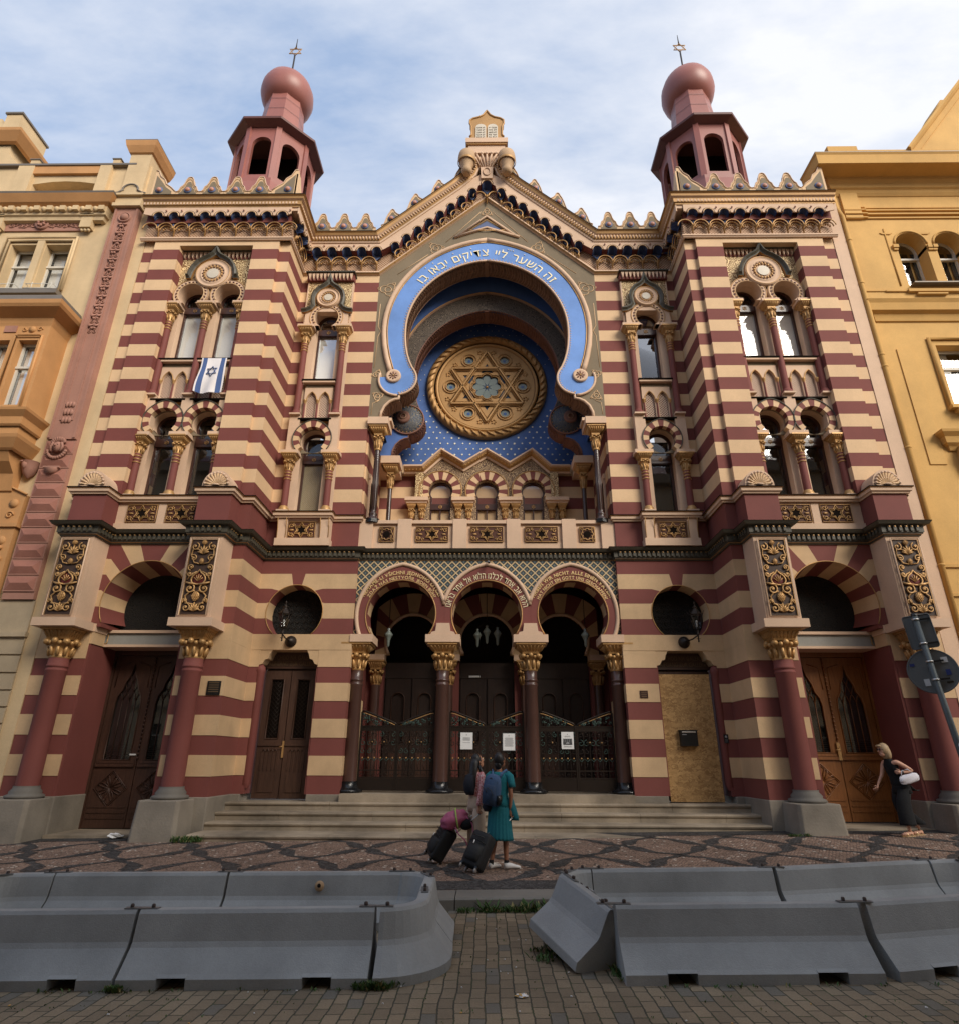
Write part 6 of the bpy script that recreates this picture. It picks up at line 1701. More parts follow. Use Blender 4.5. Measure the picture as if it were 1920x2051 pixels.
def build_gable():
    m = M()
    # gable body above the frieze
    body = [(-6.2, 17.0), (-3.62, 17.0), (0, 20.36), (3.62, 17.0), (6.2, 17.0), (6.2, 18.3), (3.55, 18.3), (.62, 21.0), (.42, 21.5), (.42, 22.0), (-.42, 22.0), (-.42, 21.5), (-.62, 21.0), (-3.55, 18.3), (-6.2, 18.3)]
    m.prism(body, YG+.0, 16.9, latt_cream)
    [m.box(*sorted((e*3.7, e*6.2)), 16.45, 16.9, 16.9, 18.3, cream) for e in (-1, 1)]
    [m.box(*sorted((e*3.95, e*6.2)), 16.9, 20.3, 17.5, 18.36, blued) for e in (-1, 1)]
    part('gable_wall', m, SYN)
    m = M()
    BP = [(-6.2, 16.97), (-3.62, 16.97), (0, 20.37), (3.62, 16.97), (6.2, 16.97)]
    m.sweep(BP, [(-.07, YG+.01), (-.07, YG-.03), (-.04, YG-.09), (.02, YG-.11), (.06, YG-.06), (.08, YG+.01)], [trim, trim, trim, goldp, trim, trim], 'elev'); part('belt_moulding', m, SYN)
    # fascia following the rake, and shells
    m = M(); xs = [-5.75+.508*k for k in range(5)]; pos_ = [(x, 17.62) for x in xs]
    k0 = (-3.06, 17.80)
    rake = [(-3.10+.372*k, 17.86+.352*k) for k in range(8)]
    units = [(x, z, 1.0) for x, z in pos_]+[(x, z, .86) for x, z in rake]
    units += [(-x, z, k) for x, z, k in units]; units.append((0, 20.66, 1.1))
    for x, z, k in units:
        def P(u, d, dz, x=x, z=z): return (x+u, YG-.02-d, z+dz)
        flat = k == 1.0
        frieze_unit(m, P, k, arcs=flat and not (abs(x+3.718) < .01 or abs(x-5.75) < .01 or abs(x-3.718) < .01 and False), pitch=.508)
    for sg in (1, -1):
        for i in range(len(rake)-1):
            (a, b), (c, d) = rake[i], rake[i+1]; cx, cz = (a+c)/2, (b+d)/2-.36; an = atan2(d-b, c-a)
            R = .185
            pts = [(cx-R*cos(t)*cos(an)-R*1.1*sin(t)*sin(an), cz-R*cos(t)*sin(an)+R*1.1*sin(t)*cos(an)) for t in [pi*j/10 for j in range(11)]]
            m.tube([(sg*p[0], YG-.19, p[1]) for p in pts], .022, gold, 5)
            for j in range(1, 6): 
                t = pi*j/6; m.ball((sg*(cx-.12*cos(t)*cos(an)-.10*sin(t)*sin(an)), YG-.07, cz-.12*cos(t)*sin(an)+.11*sin(t)*cos(an)), .045, gold, 6)
            m.ball((sg*cx, YG-.06, cz+.02), .06, goldp, 6)
        m.tube([(sg*(-.26+.21*cos(t)), YG-.19, 20.28+.22*sin(t)) for t in [pi*j/10 for j in range(11)]], .022, gold, 5)
    part('shell_corbel_table', m, SYN)
    m = M()
    for sg in (1, -1):
        low = [(-6.2, 17.74)]
        for x, z, k in sorted([u for u in units if u[0] < -.2]):
            low += [(x-.158*k*cos(pi*i/8), z+.085*k+.168*k*sin(pi*i/8)) for i in range(9)]
        low += [(-.30, 20.66), (-.18*1.0, 20.76), (-.1, 20.90), (0, 20.95), (0, 21.35), (-.5, 21.02), (-3.50, 18.16), (-3.62, 18.05), (-6.2, 18.05)]
        m.prism([(sg*x, z) for x, z in low], YG-.30, YG-.02, trim, side=red)
    part('scalloped_fascia', m, SYN)
    m = M()
    TP = [(-6.15, 18.02), (-3.60, 18.02), (-.98, 20.46), (-.60, 20.86), (-.38, 21.15), (-.26, 21.5), (-.24, 21.95)]
    for sg in (1, -1):
        T = [(sg*x, z) for x, z in TP]
        if sg < 0: T = T[::-1]
        m.sweep(T, [(0.0, YG-.02), (0.0, YG-.33), (-.05, YG-.35), (-.08, YG-.38), (-.20, YG-.40), (-.23, YG-.45), (-.30, YG-.48), (-.33, YG-.52), (-.36, YG-.52), (-.36, YG-.02)],
                [trim, trim, gold, goldp, trim, goldp, goldp, dark, dark, dark], 'elev')
        for i in range(len(TP)-1):
            A = Vector(TP[i]); B_ = Vector(TP[i+1]); D = B_-A; L = D.length; D /= L; nn = Vector((-D.y, D.x)); n = int(L/.105)
            for k in range(n):
                p = A+D*(L*(k+.5)/n)+nn*.14; q = p+nn*.05; o_ = p-nn*.05
                m.tube([(sg*o_.x, YG-.395, o_.y), (sg*q.x, YG-.405, q.y)], .028, trim, 5)
    part('raking_cornice', m, SYN)
    m = M()
    for x in (-5.64, -4.90, -4.16, 4.16, 4.90, 5.64): crest_unit(m, (x, 18.38, YG-.36), .37, .92)
    for i, (x, z) in enumerate(((-3.26, 19.48), (-2.48, 20.20), (-1.69, 20.86), (-.92, 21.46))):
        for sg in (1, -1):
            w_ = .36; hb = 1.0 if i < 3 else .95
            sl = .93
            def zz(u): return (z-.80)+(u*sl)+.06      # top of cornice under the piece
            L = [(-w_, zz(-w_)-.06), (-w_, zz(-w_)+.16), (-.26, z-.66), (-.20, z-.40), (-.14, z-.22), (-.09, z-.12), (-.05, z-.02), (0, z+.02), (.06, z-.02), (.10, z-.12), (.18, z-.20), (.26, z-.24), (.33, z-.26), (w_+.06, zz(w_)+.10), (w_+.06, zz(w_)-.06)]
            if i == 0: L[0] = (-w_, z-1.1); L[1] = (-w_, z-.72)
            P = [(sg*(x+u), v) for u, v in L]
            m.prism(P, YG-.36, YG-.26, cream)
            Q = [(sg*(x+u*.7+.01), (z-.42)+(v-(z-.42))*.68) for u, v in L]; m.prism(Q, YG-.372, YG-.35, greyg)
            m.tube([(p[0], YG-.37, p[1]) for p in P[1:-1]], .017, trim, 5)
            m.lathe([(.12, 0), (.12, -.02), (0.001, -.03)], (sg*(x-.02), YG-.372, z-.42), crestb, 14, 'y'); m.ball((sg*(x-.02), YG-.40, z-.42), .08, terral, 10, (1, .7, 1))
    part('battlement_crest', m, SYN)
    # acroterion: leafy pedestal, balls, tablets of the law
    m = M(); y = 16.1
    m.prism([(-.20, 20.95), (.20, 20.95), (.22, 21.45), (.34, 21.8), (.62, 22.08), (-.62, 22.08), (-.34, 21.8), (-.22, 21.45)], y-.1, y+.8, trim)
    for k in range(-3, 4): m.tube([(k*.07, y-.11, 21.5), (k*.13, y-.16, 21.85), (k*.18, y-.20, 22.02)], [.02, .045, .03], trim, 5); m.ball((k*.18, y-.2, 22.05), .06, trim, 6)
    m.tube([(.12*cos(t), y-.12, 21.25+.18*sin(t)) for t in [2*pi*i/14 for i in range(14)]], .02, trim, 5, True)
    m.box(-.70, .70, y-.20, y+.9, 22.08, 22.18, trim); m.box(-.66, .66, y-.16, y+.9, 22.18, 22.50, trim); m.box(-.72, .72, y-.22, y+.95, 22.50, 22.56, goldp); m.box(-.76, .76, y-.26, y+1, 22.56, 22.78, trim)
    o = part('gable_pedestal', m, SYN)
    m = M(); H = [(-.60, 22.78), (-.62, 23.0), (-.56, 23.1), (-.57, 23.55), (-.63, 23.7), (-.62, 23.88), (-.50, 23.98), (-.28, 24.05), (-.13, 24.16), (-.04, 24.32), (0, 24.40)]
    P = H+[(-a, b) for a, b in reversed(H[:-1])]
    m.prism(P, y-.12, y+.12, goldp); m.tube([(a, y-.13, b) for a, b in P[1:-1]], .035, goldp, 6); m.tube([(0, y, 24.36), (0, y, 24.6)], [.03, .012], iron, 5)
    t = part('tablet_frame', m, o)
    m = M()
    for e in (-1, 1):
        m.prism([(e*.03, 22.82), (e*.40, 22.82), (e*.40, 23.42)]+[(e*(.215+.185*cos(pi*i/8)), 23.45+.17*sin(pi*i/8)) for i in range(9)]+[(e*.03, 23.42)], y-.17, y-.12, marble)
        words = ['לא תרצח', 'לא תנאף', 'לא תגנב', 'לא תענה', 'לא תחמד'] if e < 0 else ['אנכי ייי', 'לא יהיה', 'לא תשא', 'זכור את', 'כבד את']
        for i, wd in enumerate(words): put_text(m, wd[::-1], .11, inscr, line_frame(e*.215, y-.175, 23.38-i*.125), bold=.01, fixed=.30)
    part('law_tablets', m, t)
    for e in (-1, 1):
        m = M(); x = e*.70
        m.lathe([(.001, 20.9), (.13, 20.9), (.20, 21.05), (.16, 21.18), (.24, 21.33), (.30, 21.5), (.32, 21.66), (.29, 21.84), (.18, 21.99), (.02, 22.08)], (x, 15.80, 0), carvedb, 18)
        m.lathe([(.315, 21.40), (.335, 21.45), (.315, 21.50)], (x, 15.80, 0), goldp, 18); part('ball_finial', m, o)
inscr = simple('engraved_letters', (.12, .09, .06), .8); carvedb = simple('sandy_finial', (.50, .33, .19), .7)
build_gable()
# ------------------------------------------------------------------ neighbouring houses
def house_window(root, x0, x1, z0, z1, y, arch=False, frame=None, name='window', cross=.62, dep=.28, curtain=True):
    frame = frame or whitef; m = M(); w = x1-x0; cx = (x0+x1)/2
    if arch: o = [(x0, z0), (x0, z1-w/2)]+[(cx-w/2*cos(pi*i/12), z1-w/2+w/2*sin(pi*i/12)) for i in range(13)]+[(x1, z1-w/2), (x1, z0)]
    else: o = rect(x0, x1, z0, z1)
    zt = z0+(z1-z0)*cross; f = .06
    if arch:
        r = w/2-f; th = math.degrees(math.acos(max(-1, min(1, (zt+.04-(z1-w/2))/r)))) if abs(zt+.04-(z1-w/2)) < r else 90
        hs = [rect(x0+f, x1-f, z0+f, zt-.04), arc(cx, z1-w/2, r, -th, th, 14)]
    else: hs = [rect(x0+f, x1-f, z0+f, zt-.04), rect(x0+f, x1-f, zt+.04, z1-f)]
    m.prism(o, y, y+.06, frame, hs); m.box(x0, x1, y-.03, y-.001, zt-.035, zt+.035, frame)
    fr = part(name, m, root)
    m = M(); m.add([(x0+.02, y+.07, z0+.02), (x1-.02, y+.07, z0+.02), (x1-.02, y+.07, z1-.06), (x0+.02, y+.07, z1-.06)], [(0, 1, 2, 3)], glass); part('pane', m, fr)
    m = M(); m.box(x0-.1, x1+.1, y+.5, y+.51, z0-.1, z1, room)
    if curtain: m.box(x0+.02, x0+w*.42, y+.2, y+.21, z0, z1, blind)
    part('backing', m, fr); return fr
def left_house():
    R = empty('left_house', (-14, 16, 0), 'cream and pink townhouse with orange bay window left of the synagogue', 'house')
    y = 15.05; m = M()
    wins = [(-15.22, -14.36), (-14.10, -13.24)]
    holes = [rect(a, b, 15.2, 17.0) for a, b in wins]+[rect(-18.2, -17.35, 15.2, 17.0), rect(-19.3, -18.45, 15.2, 17.0)]
    m.prism(rect(-30, -11.2, 5.37, 18.7), y, y+.35, lcream, holes)
    m.box(-30, -11.2, y+.9, 26, -1, 18.7, lcream); m.box(-11.24, -10.88, 14.98, 26, -1, 18.45, lcream)
    part('wall', m, R)
    # stone base with grooved courses
    m = M(); zs = [5.37, 4.55, 4.02, 3.6, 3.2, 2.82, 2.45, 2.08, 1.7, 1.33, .95, .3, -.6]
    for a, b in zip(zs, zs[1:]): m.box(-30, -11.2, 14.93, y+.4, b+.022, a-.022, lrust)
    m.box(-30, -11.21, 14.97, y+.4, -.6, 5.37, lrust); m.box(-30, -11.17, 14.86, 15.0, 4.45, 4.56, lrust)
    part('rusticated_base', m, R)
    m = M(); m.box(-12.02, -11.22, 14.87, 15.2, 5.37, 18.27, lpink); m.box(-12.02, -11.22, 14.80, 14.87, 9.82, 18.27, lpink)
    m.box(-12.0, -11.94, 14.77, 14.80, 9.85, 18.25, lpink); m.box(-11.31, -11.24, 14.77, 14.80, 9.85, 18.25, lpink)
    m.box(-11.80, -11.76, 14.775, 14.80, 10.4, 17.4, lpink); m.box(-11.48, -11.44, 14.775, 14.80, 10.4, 17.4, lpink)
    z = 9.80
    for k in range(10):
        a, b = z-.425+.012, z-.012; z -= .425
        x0, x1 = -12.03, -11.23; xm0, xm1 = x0+.18, x1-.18; zm0, zm1 = (a+b)/2-.02, (a+b)/2+.02
        m.box(x0, x1, 14.84, 14.9, a, b, lpink)
        m.add([(x0+.03, 14.838, a+.03), (x1-.03, 14.838, a+.03), (x1-.03, 14.838, b-.03), (x0+.03, 14.838, b-.03), (xm0, 14.77, (a+b)/2), (xm1, 14.77, (a+b)/2)], [(0, 1, 5, 4), (2, 3, 4, 5), (1, 2, 5), (3, 0, 4)], lpinkg)
    o = part('pink_pilaster', m, R)
    m = M(); cx = -11.62; rr = random.Random(9)
    m.lathe([(.20, 0), (.20, -.05), (.17, -.06), (.15, -.02)], (cx, 14.80, 17.85), lpink, 20, 'y'); m.ball((cx, 14.79, 17.87), .14, lpink, 12, (1, .7, 1))
    z = 17.6
    while z > 13.6:
        for e in (-1, 1):
            m.tube([(cx+e*.02, 14.78, z), (cx+e*.10, 14.75, z-.08), (cx+e*.15, 14.77, z-.02)], [.02, .04, .015], lpink, 5); m.ball((cx+e*.08*rr.random(), 14.77, z-.14), .045, lpink, 6)
            m.tube(spiral(cx+e*.08, z-.25, .07, .015, pi/2, e*1.1, 14.785, 9), .014, lpink, 4)
        z -= .36
    for z in (10.9, 10.65, 10.4): 
        for e in (-1, 0, 1): m.ball((cx+e*.09, 14.78, z), .07, lpink, 7, (.8, .5, 1.3))
    part('leaf_festoon', m, o)
    m = M()      # carved mask with wreath, as the stone carver left it
    zc = 9.55
    m.ball((cx, 14.76, zc), .135, lpink, 14, (.85, .8, 1.15)); m.tube([(cx, 14.66, zc+.04), (cx, 14.63, zc-.02)], [.016, .026], lpink, 6)
    for e in (-1, 1): m.ball((cx+e*.05, 14.665, zc+.045), .018, lpink, 6); m.tube([(cx+e*.11, 14.72, zc+.12), (cx+e*.16, 14.72, zc), (cx+e*.13, 14.72, zc-.15)], .035, lpink, 6)
    m.tube([(cx-.03, 14.66, zc-.065), (cx+.03, 14.66, zc-.065)], .010, lpink, 5)
    for k in range(9): a = pi*(k-4)/9; m.tube([(cx+.1*sin(a), 14.78, zc+.10+.05*cos(a)), (cx+.2*sin(a), 14.74, zc+.14+.16*cos(a))], [.02, .035], lpink, 5)
    for k in range(12): a = pi+pi*(k-5.5)/13; m.ball((cx+.25*sin(a), 14.76, zc-.06+.27*cos(a)), .05, lpink, 6)
    m.box(cx-.22, cx+.22, 14.72, 14.8, 8.92, 8.97, lpink); m.lathe([(.17, 0), (.17, -.08), (.001, -.1)], (cx, 14.79, 8.92), lpink, 16, 'y', a0=pi, a1=2*pi)
    part('carved_mask', m, o)
    m = M(); m.box(-12.08, -11.16, 14.68, 15.3, 18.27, 18.40, lcream); m.box(-12.05, -11.19, 14.74, 15.3, 18.40, 18.70, lcream); m.box(-12.10, -11.14, 14.64, 15.3, 18.70, 18.78, lcream)
    P = [(-12.12, 18.78), (-12.0, 18.80), (-11.85, 18.92)]+[(-11.62+.26*cos(radians(a)), 18.92+.24*sin(radians(a))) for a in range(170, 5, -15)]+[(-11.38, 18.92), (-11.22, 18.80), (-11.10, 18.78)]
    m.prism(P, 14.7, 15.3, lcream); m.tube([(a, 14.68, b+.03) for a, b in P], .03, copper, 5)
    part('pilaster_capital', m, R)
    m = M(); cp = [(-30, 15.0), (-12.5, 15.0), (-12.5, 15.3)]
    m.sweep(cp, [(0, 17.82), (.12, 17.86), (.14, 17.98), (.20, 18.02), (.20, 18.10), (.22, 18.34), (.34, 18.42), (.48, 18.66), (.50, 18.72), (0, 18.74)], [lcream, lcream, lcream, lcream, lcream, orange_b, orange_b, copper, copper, copper])
    x = -29
    while x < -12.4:
        m.ball((x, 14.76, 18.2), .10, lcream, 7, (.9, .9, 1)); m.box(x+.12, x+.30, 14.68, 14.82, 18.12, 18.29, lcream); x += .42
    part('main_cornice', m, R)
    m = M(); m.prism(rect(-30, -11.6, 18.72, 20.85), 15.38, 15.8, lcream, [[(-15.62, 19.25), (-15.62, 20.05), (-15.0, 20.16), (-14.5, 20.19), (-14.0, 20.16), (-13.32, 20.05), (-13.32, 19.25)]])
    m.box(-15.7, -13.2, 15.75, 15.8, 19, 20.3, lcream); m.box(-15.9, -13.1, 15.28, 15.8, 20.45, 20.80, orange_b); m.box(-30, -12.1, 15.24, 15.85, 20.80, 20.88, copper)
    m.box(-16.2, -15.65, 15.25, 15.6, 18.72, 20.79, lcream); m.box(-13.35, -12.95, 15.25, 15.6, 18.72, 20.79, lcream)
    m.box(-13.0, -12.75, 15.3, 15.6, 20.88, 21.12, lcream); m.box(-15.9, -15.6, 15.3, 15.6, 20.88, 21.12, lcream)
    m.box(-13.03, -12.72, 15.27, 15.63, 21.12, 21.16, copper); m.box(-15.93, -15.57, 15.27, 15.63, 21.12, 21.16, copper)
    m.box(-12.38, -11.66, 15.25, 16.4, 18.72, 21.35, lcream)
    m.sweep([(-12.38, 16.4), (-12.38, 15.25), (-11.66, 15.25), (-11.66, 16.4)], [(0, 21.28), (.06, 21.32), (.16, 21.55), (.20, 21.75), (.20, 21.79), (0, 21.80)], [orange_b, orange_b, orange_b, copper, copper, copper])
    m.lathe([(.24, 0), (.24, .12), (.16, .18), (.001, .2)], (-12.0, 15.7, 21.8), copper, 16)
    part('attic_parapet', m, R)
    m = M()     # the taller gable further left
    P = [(-30, 18.72), (-30, 23.3), (-17.6, 23.3), (-17.3, 22.9), (-16.95, 22.3), (-16.85, 21.5), (-16.4, 21.0), (-16.1, 20.9), (-16.1, 18.72)]
    m.prism(P, 15.36, 16.6, lcream); m.box(-17.3, -16.75, 15.2, 16.5, 22.3, 23.3, lcream); m.box(-17.35, -16.7, 15.15, 16.55, 23.3, 23.38, copper)
    m.sweep([(-30, 15.3), (-16.7, 15.3), (-16.7, 16.6)], [(0, 21.9), (.1, 21.95), (.30, 22.25), (.32, 22.36), (0, 22.4)], [orange_b, orange_b, orange_b, copper, copper])
    part('tall_gable', m, R)
    m = M(); P = [(-15.6, 17.60)]+[(-14.34-1.26*cos(pi*i/12), 17.62+.02+.55*sin(pi*i/12)) for i in range(13)]+[(-13.08, 17.60)]
    P = [(-15.6, 17.62), (-15.6, 17.95), (-15.1, 18.08), (-14.5, 18.14), (-13.9, 18.10), (-13.08, 17.95), (-13.08, 17.62)]
    P = [(x, z-.08) for x, z in P]
    m.prism(P, 15.0, 15.06, lpink); m.tube([(x, 14.98, z+.04) for x, z in P[1:-1]], .05, lcream, 6)
    rr = random.Random(3)
    for k in range(16):
        x = -15.4+k*.145; m.tube(spiral(x, 17.76+.05*sin(k*2), .10, .02, k*1.3, 1.2*(1 if k % 2 else -1), 14.985, 11), .018, lpink, 4)
    m.lathe([(.22, 0), (.22, -.07), (.16, -.05), (.001, -.06)], (-14.4, 15.0, 17.80), lpink, 18, 'y')
    for k in range(6): m.ball((-14.4+.10*sin(k), 14.92, 17.8+.10*cos(k)), .05, lpink, 6)
    for x in (-12.90, -15.80): m.box(x-.18, x+.18, 14.85, 15.06, 17.55, 18.0, lcream); m.box(x-.22, x+.22, 14.80, 15.06, 18.0, 18.06, lcream); [m.ball((x+e*.11, 14.93, 17.48), .055, lcream, 6) for e in (-1, 0, 1)]
    part('relief_panel', m, R)
    m = M()
    for o_, d in ((0, .05), (.10, .02)): m.tube([(-15.38-o_*0+o_, 15.02-d, 15.1), (-15.38+o_, 15.02-d, 17.22-o_), (-13.10-o_, 15.02-d, 17.22-o_), (-13.10-o_, 15.02-d, 15.1)], .05, lcream, 4)
    m.box(-14.34, -14.12, 14.97, 15.06, 15.2, 17.1, lcream); part('window_surround', m, R)
    for a, b in wins: house_window(R, a, b, 15.2, 17.0, 15.33)
    house_window(R, -18.2, -17.35, 15.2, 17.0, 15.33)
    m = M()     # white window-box rails
    for a, b in ((-15.5, -14.5), (-14.15, -13.3)):
        for z in (15.08, 15.24): m.tube([(a, 15.2, z), (a, 14.85, z), (b, 14.85, z), (b, 15.2, z)], .012, whitef, 5)
        for k in range(3): m.tube([(a+.2+.3*k, 14.85, 15.02), (a+.2+.3*k, 14.85, 15.3)], .012, whitef, 5)
    m.box(-30, -13.1, 14.8, 15.1, 14.86, 15.02, copper); part('window_rail', m, R)
    # orange oriel
    m = M(); yo = 14.3
    m.prism(rect(-17.0, -12.45, 10.3, 13.4), yo, yo+.25, orange_b, [rect(-13.25, -12.70, 10.6, 12.72), rect(-14.0, -13.5, 10.6, 12.72), rect(-14.9, -14.35, 10.6, 12.72)]); m.box(-12.7, -12.45, yo+.25, 15.1, 10.3, 13.4, orange_b)
    m.box(-17, -12.5, 14.9, 15.04, 10.3, 13.4, room)
    m.sweep([(-17, yo), (-12.45, yo), (-12.45, 15.05)], [(0, 13.2), (.03, 13.3), (.05, 13.45), (.35, 13.62), (.40, 13.70), (.42, 13.82), (.25, 13.85), (.18, 14.15), (.12, 14.22), (0, 14.24)], [orange_b, orange_b, orange_b, orange_b, orange_b, copper, copper, copper, copper, copper])
    x = -16.8
    while x < -12.2: m.ball((x, 14.08, 13.62), .07, orange_b, 6, (1, 1, .7)); x += .34
    m.sweep([(-17, yo), (-12.45, yo), (-12.45, 15.05)], [(0, 9.95), (.04, 10.0), (.06, 10.2), (.18, 10.35), (.20, 10.42), (0, 10.46)], [orange_b]*4+[copper, copper])
    m.box(-17, -12.5, yo+.05, 15.05, 9.4, 10.0, orange_b)
    m.sweep([(-17, yo+.05), (-12.5, yo+.05), (-12.5, 15.05)], [(0, 9.25), (.05, 9.3), (.18, 9.55), (.20, 9.64), (0, 9.68)], [orange_b]*3+[copper, copper])
    P = [(14.35, 9.3), (14.5, 9.0), (14.75, 8.75), (14.85, 8.3), (15.06, 8.2), (15.06, 9.3)]; m.prism(P, -13.2, -12.6, orange_b, ax='x')
    for x0, x1 in ((-13.36, -12.6),): m.tube([(x0, yo-.02, 10.5), (x0, yo-.02, 12.85), (x1, yo-.02, 12.85), (x1, yo-.02, 10.5)], .04, orange_b, 4)
    for k in range(3): m.box(-13.3+.0, -12.66, yo-.03-.012*k, yo, 12.80+.035*k, 12.83+.035*k, orange_b)
    m.lathe([(.10, 0), (.10, -.03), (.001, -.04)], (-12.95, yo, 13.08), orange_b, 14, 'y')
    for e in (-1, 1): m.tube(spiral(-12.95+e*.22, 13.08, .08, .02, 0, e*1.1, yo-.015, 9), .018, orange_b, 4)
    m.box(-13.75, -13.4, yo-.03, yo, 12.98, 13.2, lpink)
    part('orange_oriel', m, R)
    house_window(R, -13.25, -12.70, 10.6, 12.72, yo+.2); house_window(R, -14.0, -13.5, 10.6, 12.72, yo+.2)
    m = M()     # carved stone doorway below
    m.prism([(-16, 5.0), (-12.30, 5.0), (-12.22, 7.3), (-12.20, 8.2), (-13.1, 8.60), (-16, 8.7)], 14.9, 15.1, orange_b, [[(-15.8, 5.1), (-12.95, 5.1), (-12.95, 7.9), (-15.8, 8.1)]])
    m.box(-12.62, -12.12, 14.78, 15.0, 7.26, 7.36, orange_b); m.box(-12.58, -12.18, 14.84, 15.0, 5.0, 7.26, orange_b)
    for z in (7.95, 7.25-.35): m.lathe([(.12, 0), (.12, -.03), (.001, -.03)], (-12.45, 14.86 if z < 7.3 else 14.9, z), orange_b, 14, 'y')
    m.tube(spiral(-12.48, 7.62, .11, .02, 0, 1.4, 14.885, 12), .022, orange_b, 5)
    for k in range(5): m.ball((-12.40+.06*sin(k*2), 14.82, 6.7-.3*k), .06, orange_b, 6)
    m.tube([(-16, 14.87, 8.72), (-13.1, 14.87, 8.62), (-12.16, 14.87, 8.2)], .03, orange_b, 5)
    m.box(-15.8, -12.95, 15.1, 15.12, 5.1, 8.1, room)
    part('doorway_surround', m, R)
    m = M()     # eagle bracket
    m.lathe([(.02, 0), (.14, .12), (.20, .30), (.24, .42), (.26, .45)], (-12.35, 14.95, 8.75-.05), lpink, 12); m.ball((-12.38, 14.78, 9.05), .09, lpink, 8, (1, .8, 1.5)); m.tube([(-12.42, 14.75, 9.14), (-12.5, 14.7, 9.1)], [.03, .008], lpink, 5)
    part('carved_bracket', m, R)
lpinkg = simple('grooved_pink_stone', (.37, .16, .115), .9, 0, .25, 160, .01)
left_house()
def right_house():
    R = empty('right_house', (14, 16, 0), 'yellow ochre townhouse with drainpipe right of the synagogue', 'house')
    y = 15.2; m = M()
    W = [(12.98, 13.90), (14.20, 15.12), (15.42, 16.34)]
    holes = [[(a, 15.31), (a, 17.44-(b-a)/2)]+[((a+b)/2-(b-a)/2*cos(pi*i/12), 17.44-(b-a)/2+(b-a)/2*sin(pi*i/12)) for i in range(13)]+[(b, 15.31)] for a, b in W]
    holes += [rect(13.18, 14.7, 10.95, 13.1), rect(16.5, 18.0, 10.95, 13.1)]
    m.prism(rect(11.27, 32, -1, 19.6), y, y+.45, yellow, holes); m.box(11.27, 32, y+.95, 27, -1, 20.0, yellow)
    m.box(11.60, 12.15, 15.12, 15.2, 18.0, 19.6, yellow)
    part('wall', m, R)
    m = M(); m.box(10.88, 11.27, 14.98, 27, -1, 18.5, trim); part('party_wall_strip', m, R)
    m = M(); x = 11.36; m.tube([(11.30, 15.05, 18.9), (11.30, 15.05, 18.3), (x, 14.98, 17.9), (x, 14.98, .4)], .075, yellowd, 12)
    for z in (16.9, 15.2, 12.6, 12.2, 9.6, 6.3, 4.3): m.lathe([(.076, -.03), (.09, -.02), (.09, .02), (.076, .03)], (x, 14.98, z), yellowd, 14)
    part('drainpipe', m, R)
    m = M()
    m.sweep([(11.45, 15.4), (11.45, 15.2), (32, 15.2)], [(0, 18.98), (.03, 19.0), (.08, 19.10), (.10, 19.2), (.16, 19.25), (.18, 19.38), (.26, 19.5), (.28, 19.58), (.78, 19.60), (.80, 19.95), (.84, 20.02), (.84, 20.05), (0, 20.10)][::1], [yellowd]*10+[copper]*3)
    part('main_cornice', m, R)
    m = M()
    m.box(11.5, 32, 15.0, 15.6, 20.1, 20.85, yellow); m.box(11.46, 12.45, 14.9, 15.7, 20.55, 20.98, yellowd); m.box(12.4, 32, 14.94, 15.7, 20.75, 20.85, yellowd); m.box(11.5, 11.6, 15.6, 20, 18.6, 20.9, yellow)
    for x in (13.1, 15.0): m.prism([(x-.2, 20.75), (x+.2, 20.75), (x+.13, 20.4), (x-.13, 20.4)], 14.93, 15.05, yellowd)
    m.box(12.4, 32, 14.97, 15.1, 20.35, 20.75, yellow)
    part('attic_parapet', m, R)
    m = M(); g = [(14.45, 20.86), (17.05, 24.2), (19.6, 20.86)]; m.prism(g, 15.1, 15.7, yellow)
    m.sweep([(14.25, 20.80), (17.05, 24.35), (19.8, 20.8)], [(-.16, 15.2), (-.16, 14.86), (-.08, 14.84), (0, 14.92), (.04, 15.0), (.22, 15.03), (.24, 15.2)], yellowd, 'elev')
    m.prism([(15.7, 22.8), (16.75, 24.45), (17.4, 24.45), (17.4, 22.8)], 15.75, 16.6, yellowd)
    part('gable', m, R)
    m = M()
    for z, d in ((18.02, .05), (18.16, .08), (18.34, .06), (18.48, .03)): m.box(12.3, 32, 15.2-d, 15.2, z, z+.05, yellowd); m.box(11.62, 12.3, 15.16-d, 15.2, z-.0, z+.04, yellowd)
    m.sweep([(11.66, 15.25), (11.66, 15.2), (32, 15.2)], [(0, 13.92), (.05, 13.94), (.10, 14.15), (.22, 14.22), (.26, 14.45), (.32, 14.56), (0, 14.62)], [yellowd]*5+[copper, yellowd])
    m.box(11.45, 12.2, 15.17, 15.21, 15.08, 15.13, yellowd); m.box(12.2, 12.85, 15.15, 15.21, 15.06, 15.11, yellowd); m.box(12.85, 32, 15.10, 15.21, 15.02, 15.12, yellowd); m.box(13.1, 14.0, 15.10, 15.21, 14.92, 14.97, yellowd)
    m.box(13.02, 32, 15.0, 15.3, 15.27, 15.31, copper)
    m.box(11.5, 32, 15.15, 15.21, 5.55, 5.62, yellowd); m.box(11.5, 32, 15.15, 15.21, 6.30, 6.38, yellowd)
    m.box(12.0, 12.45, 15.17, 15.21, 9.2, 12.95, yellow)
    part('string_courses', m, R)
    m = M()
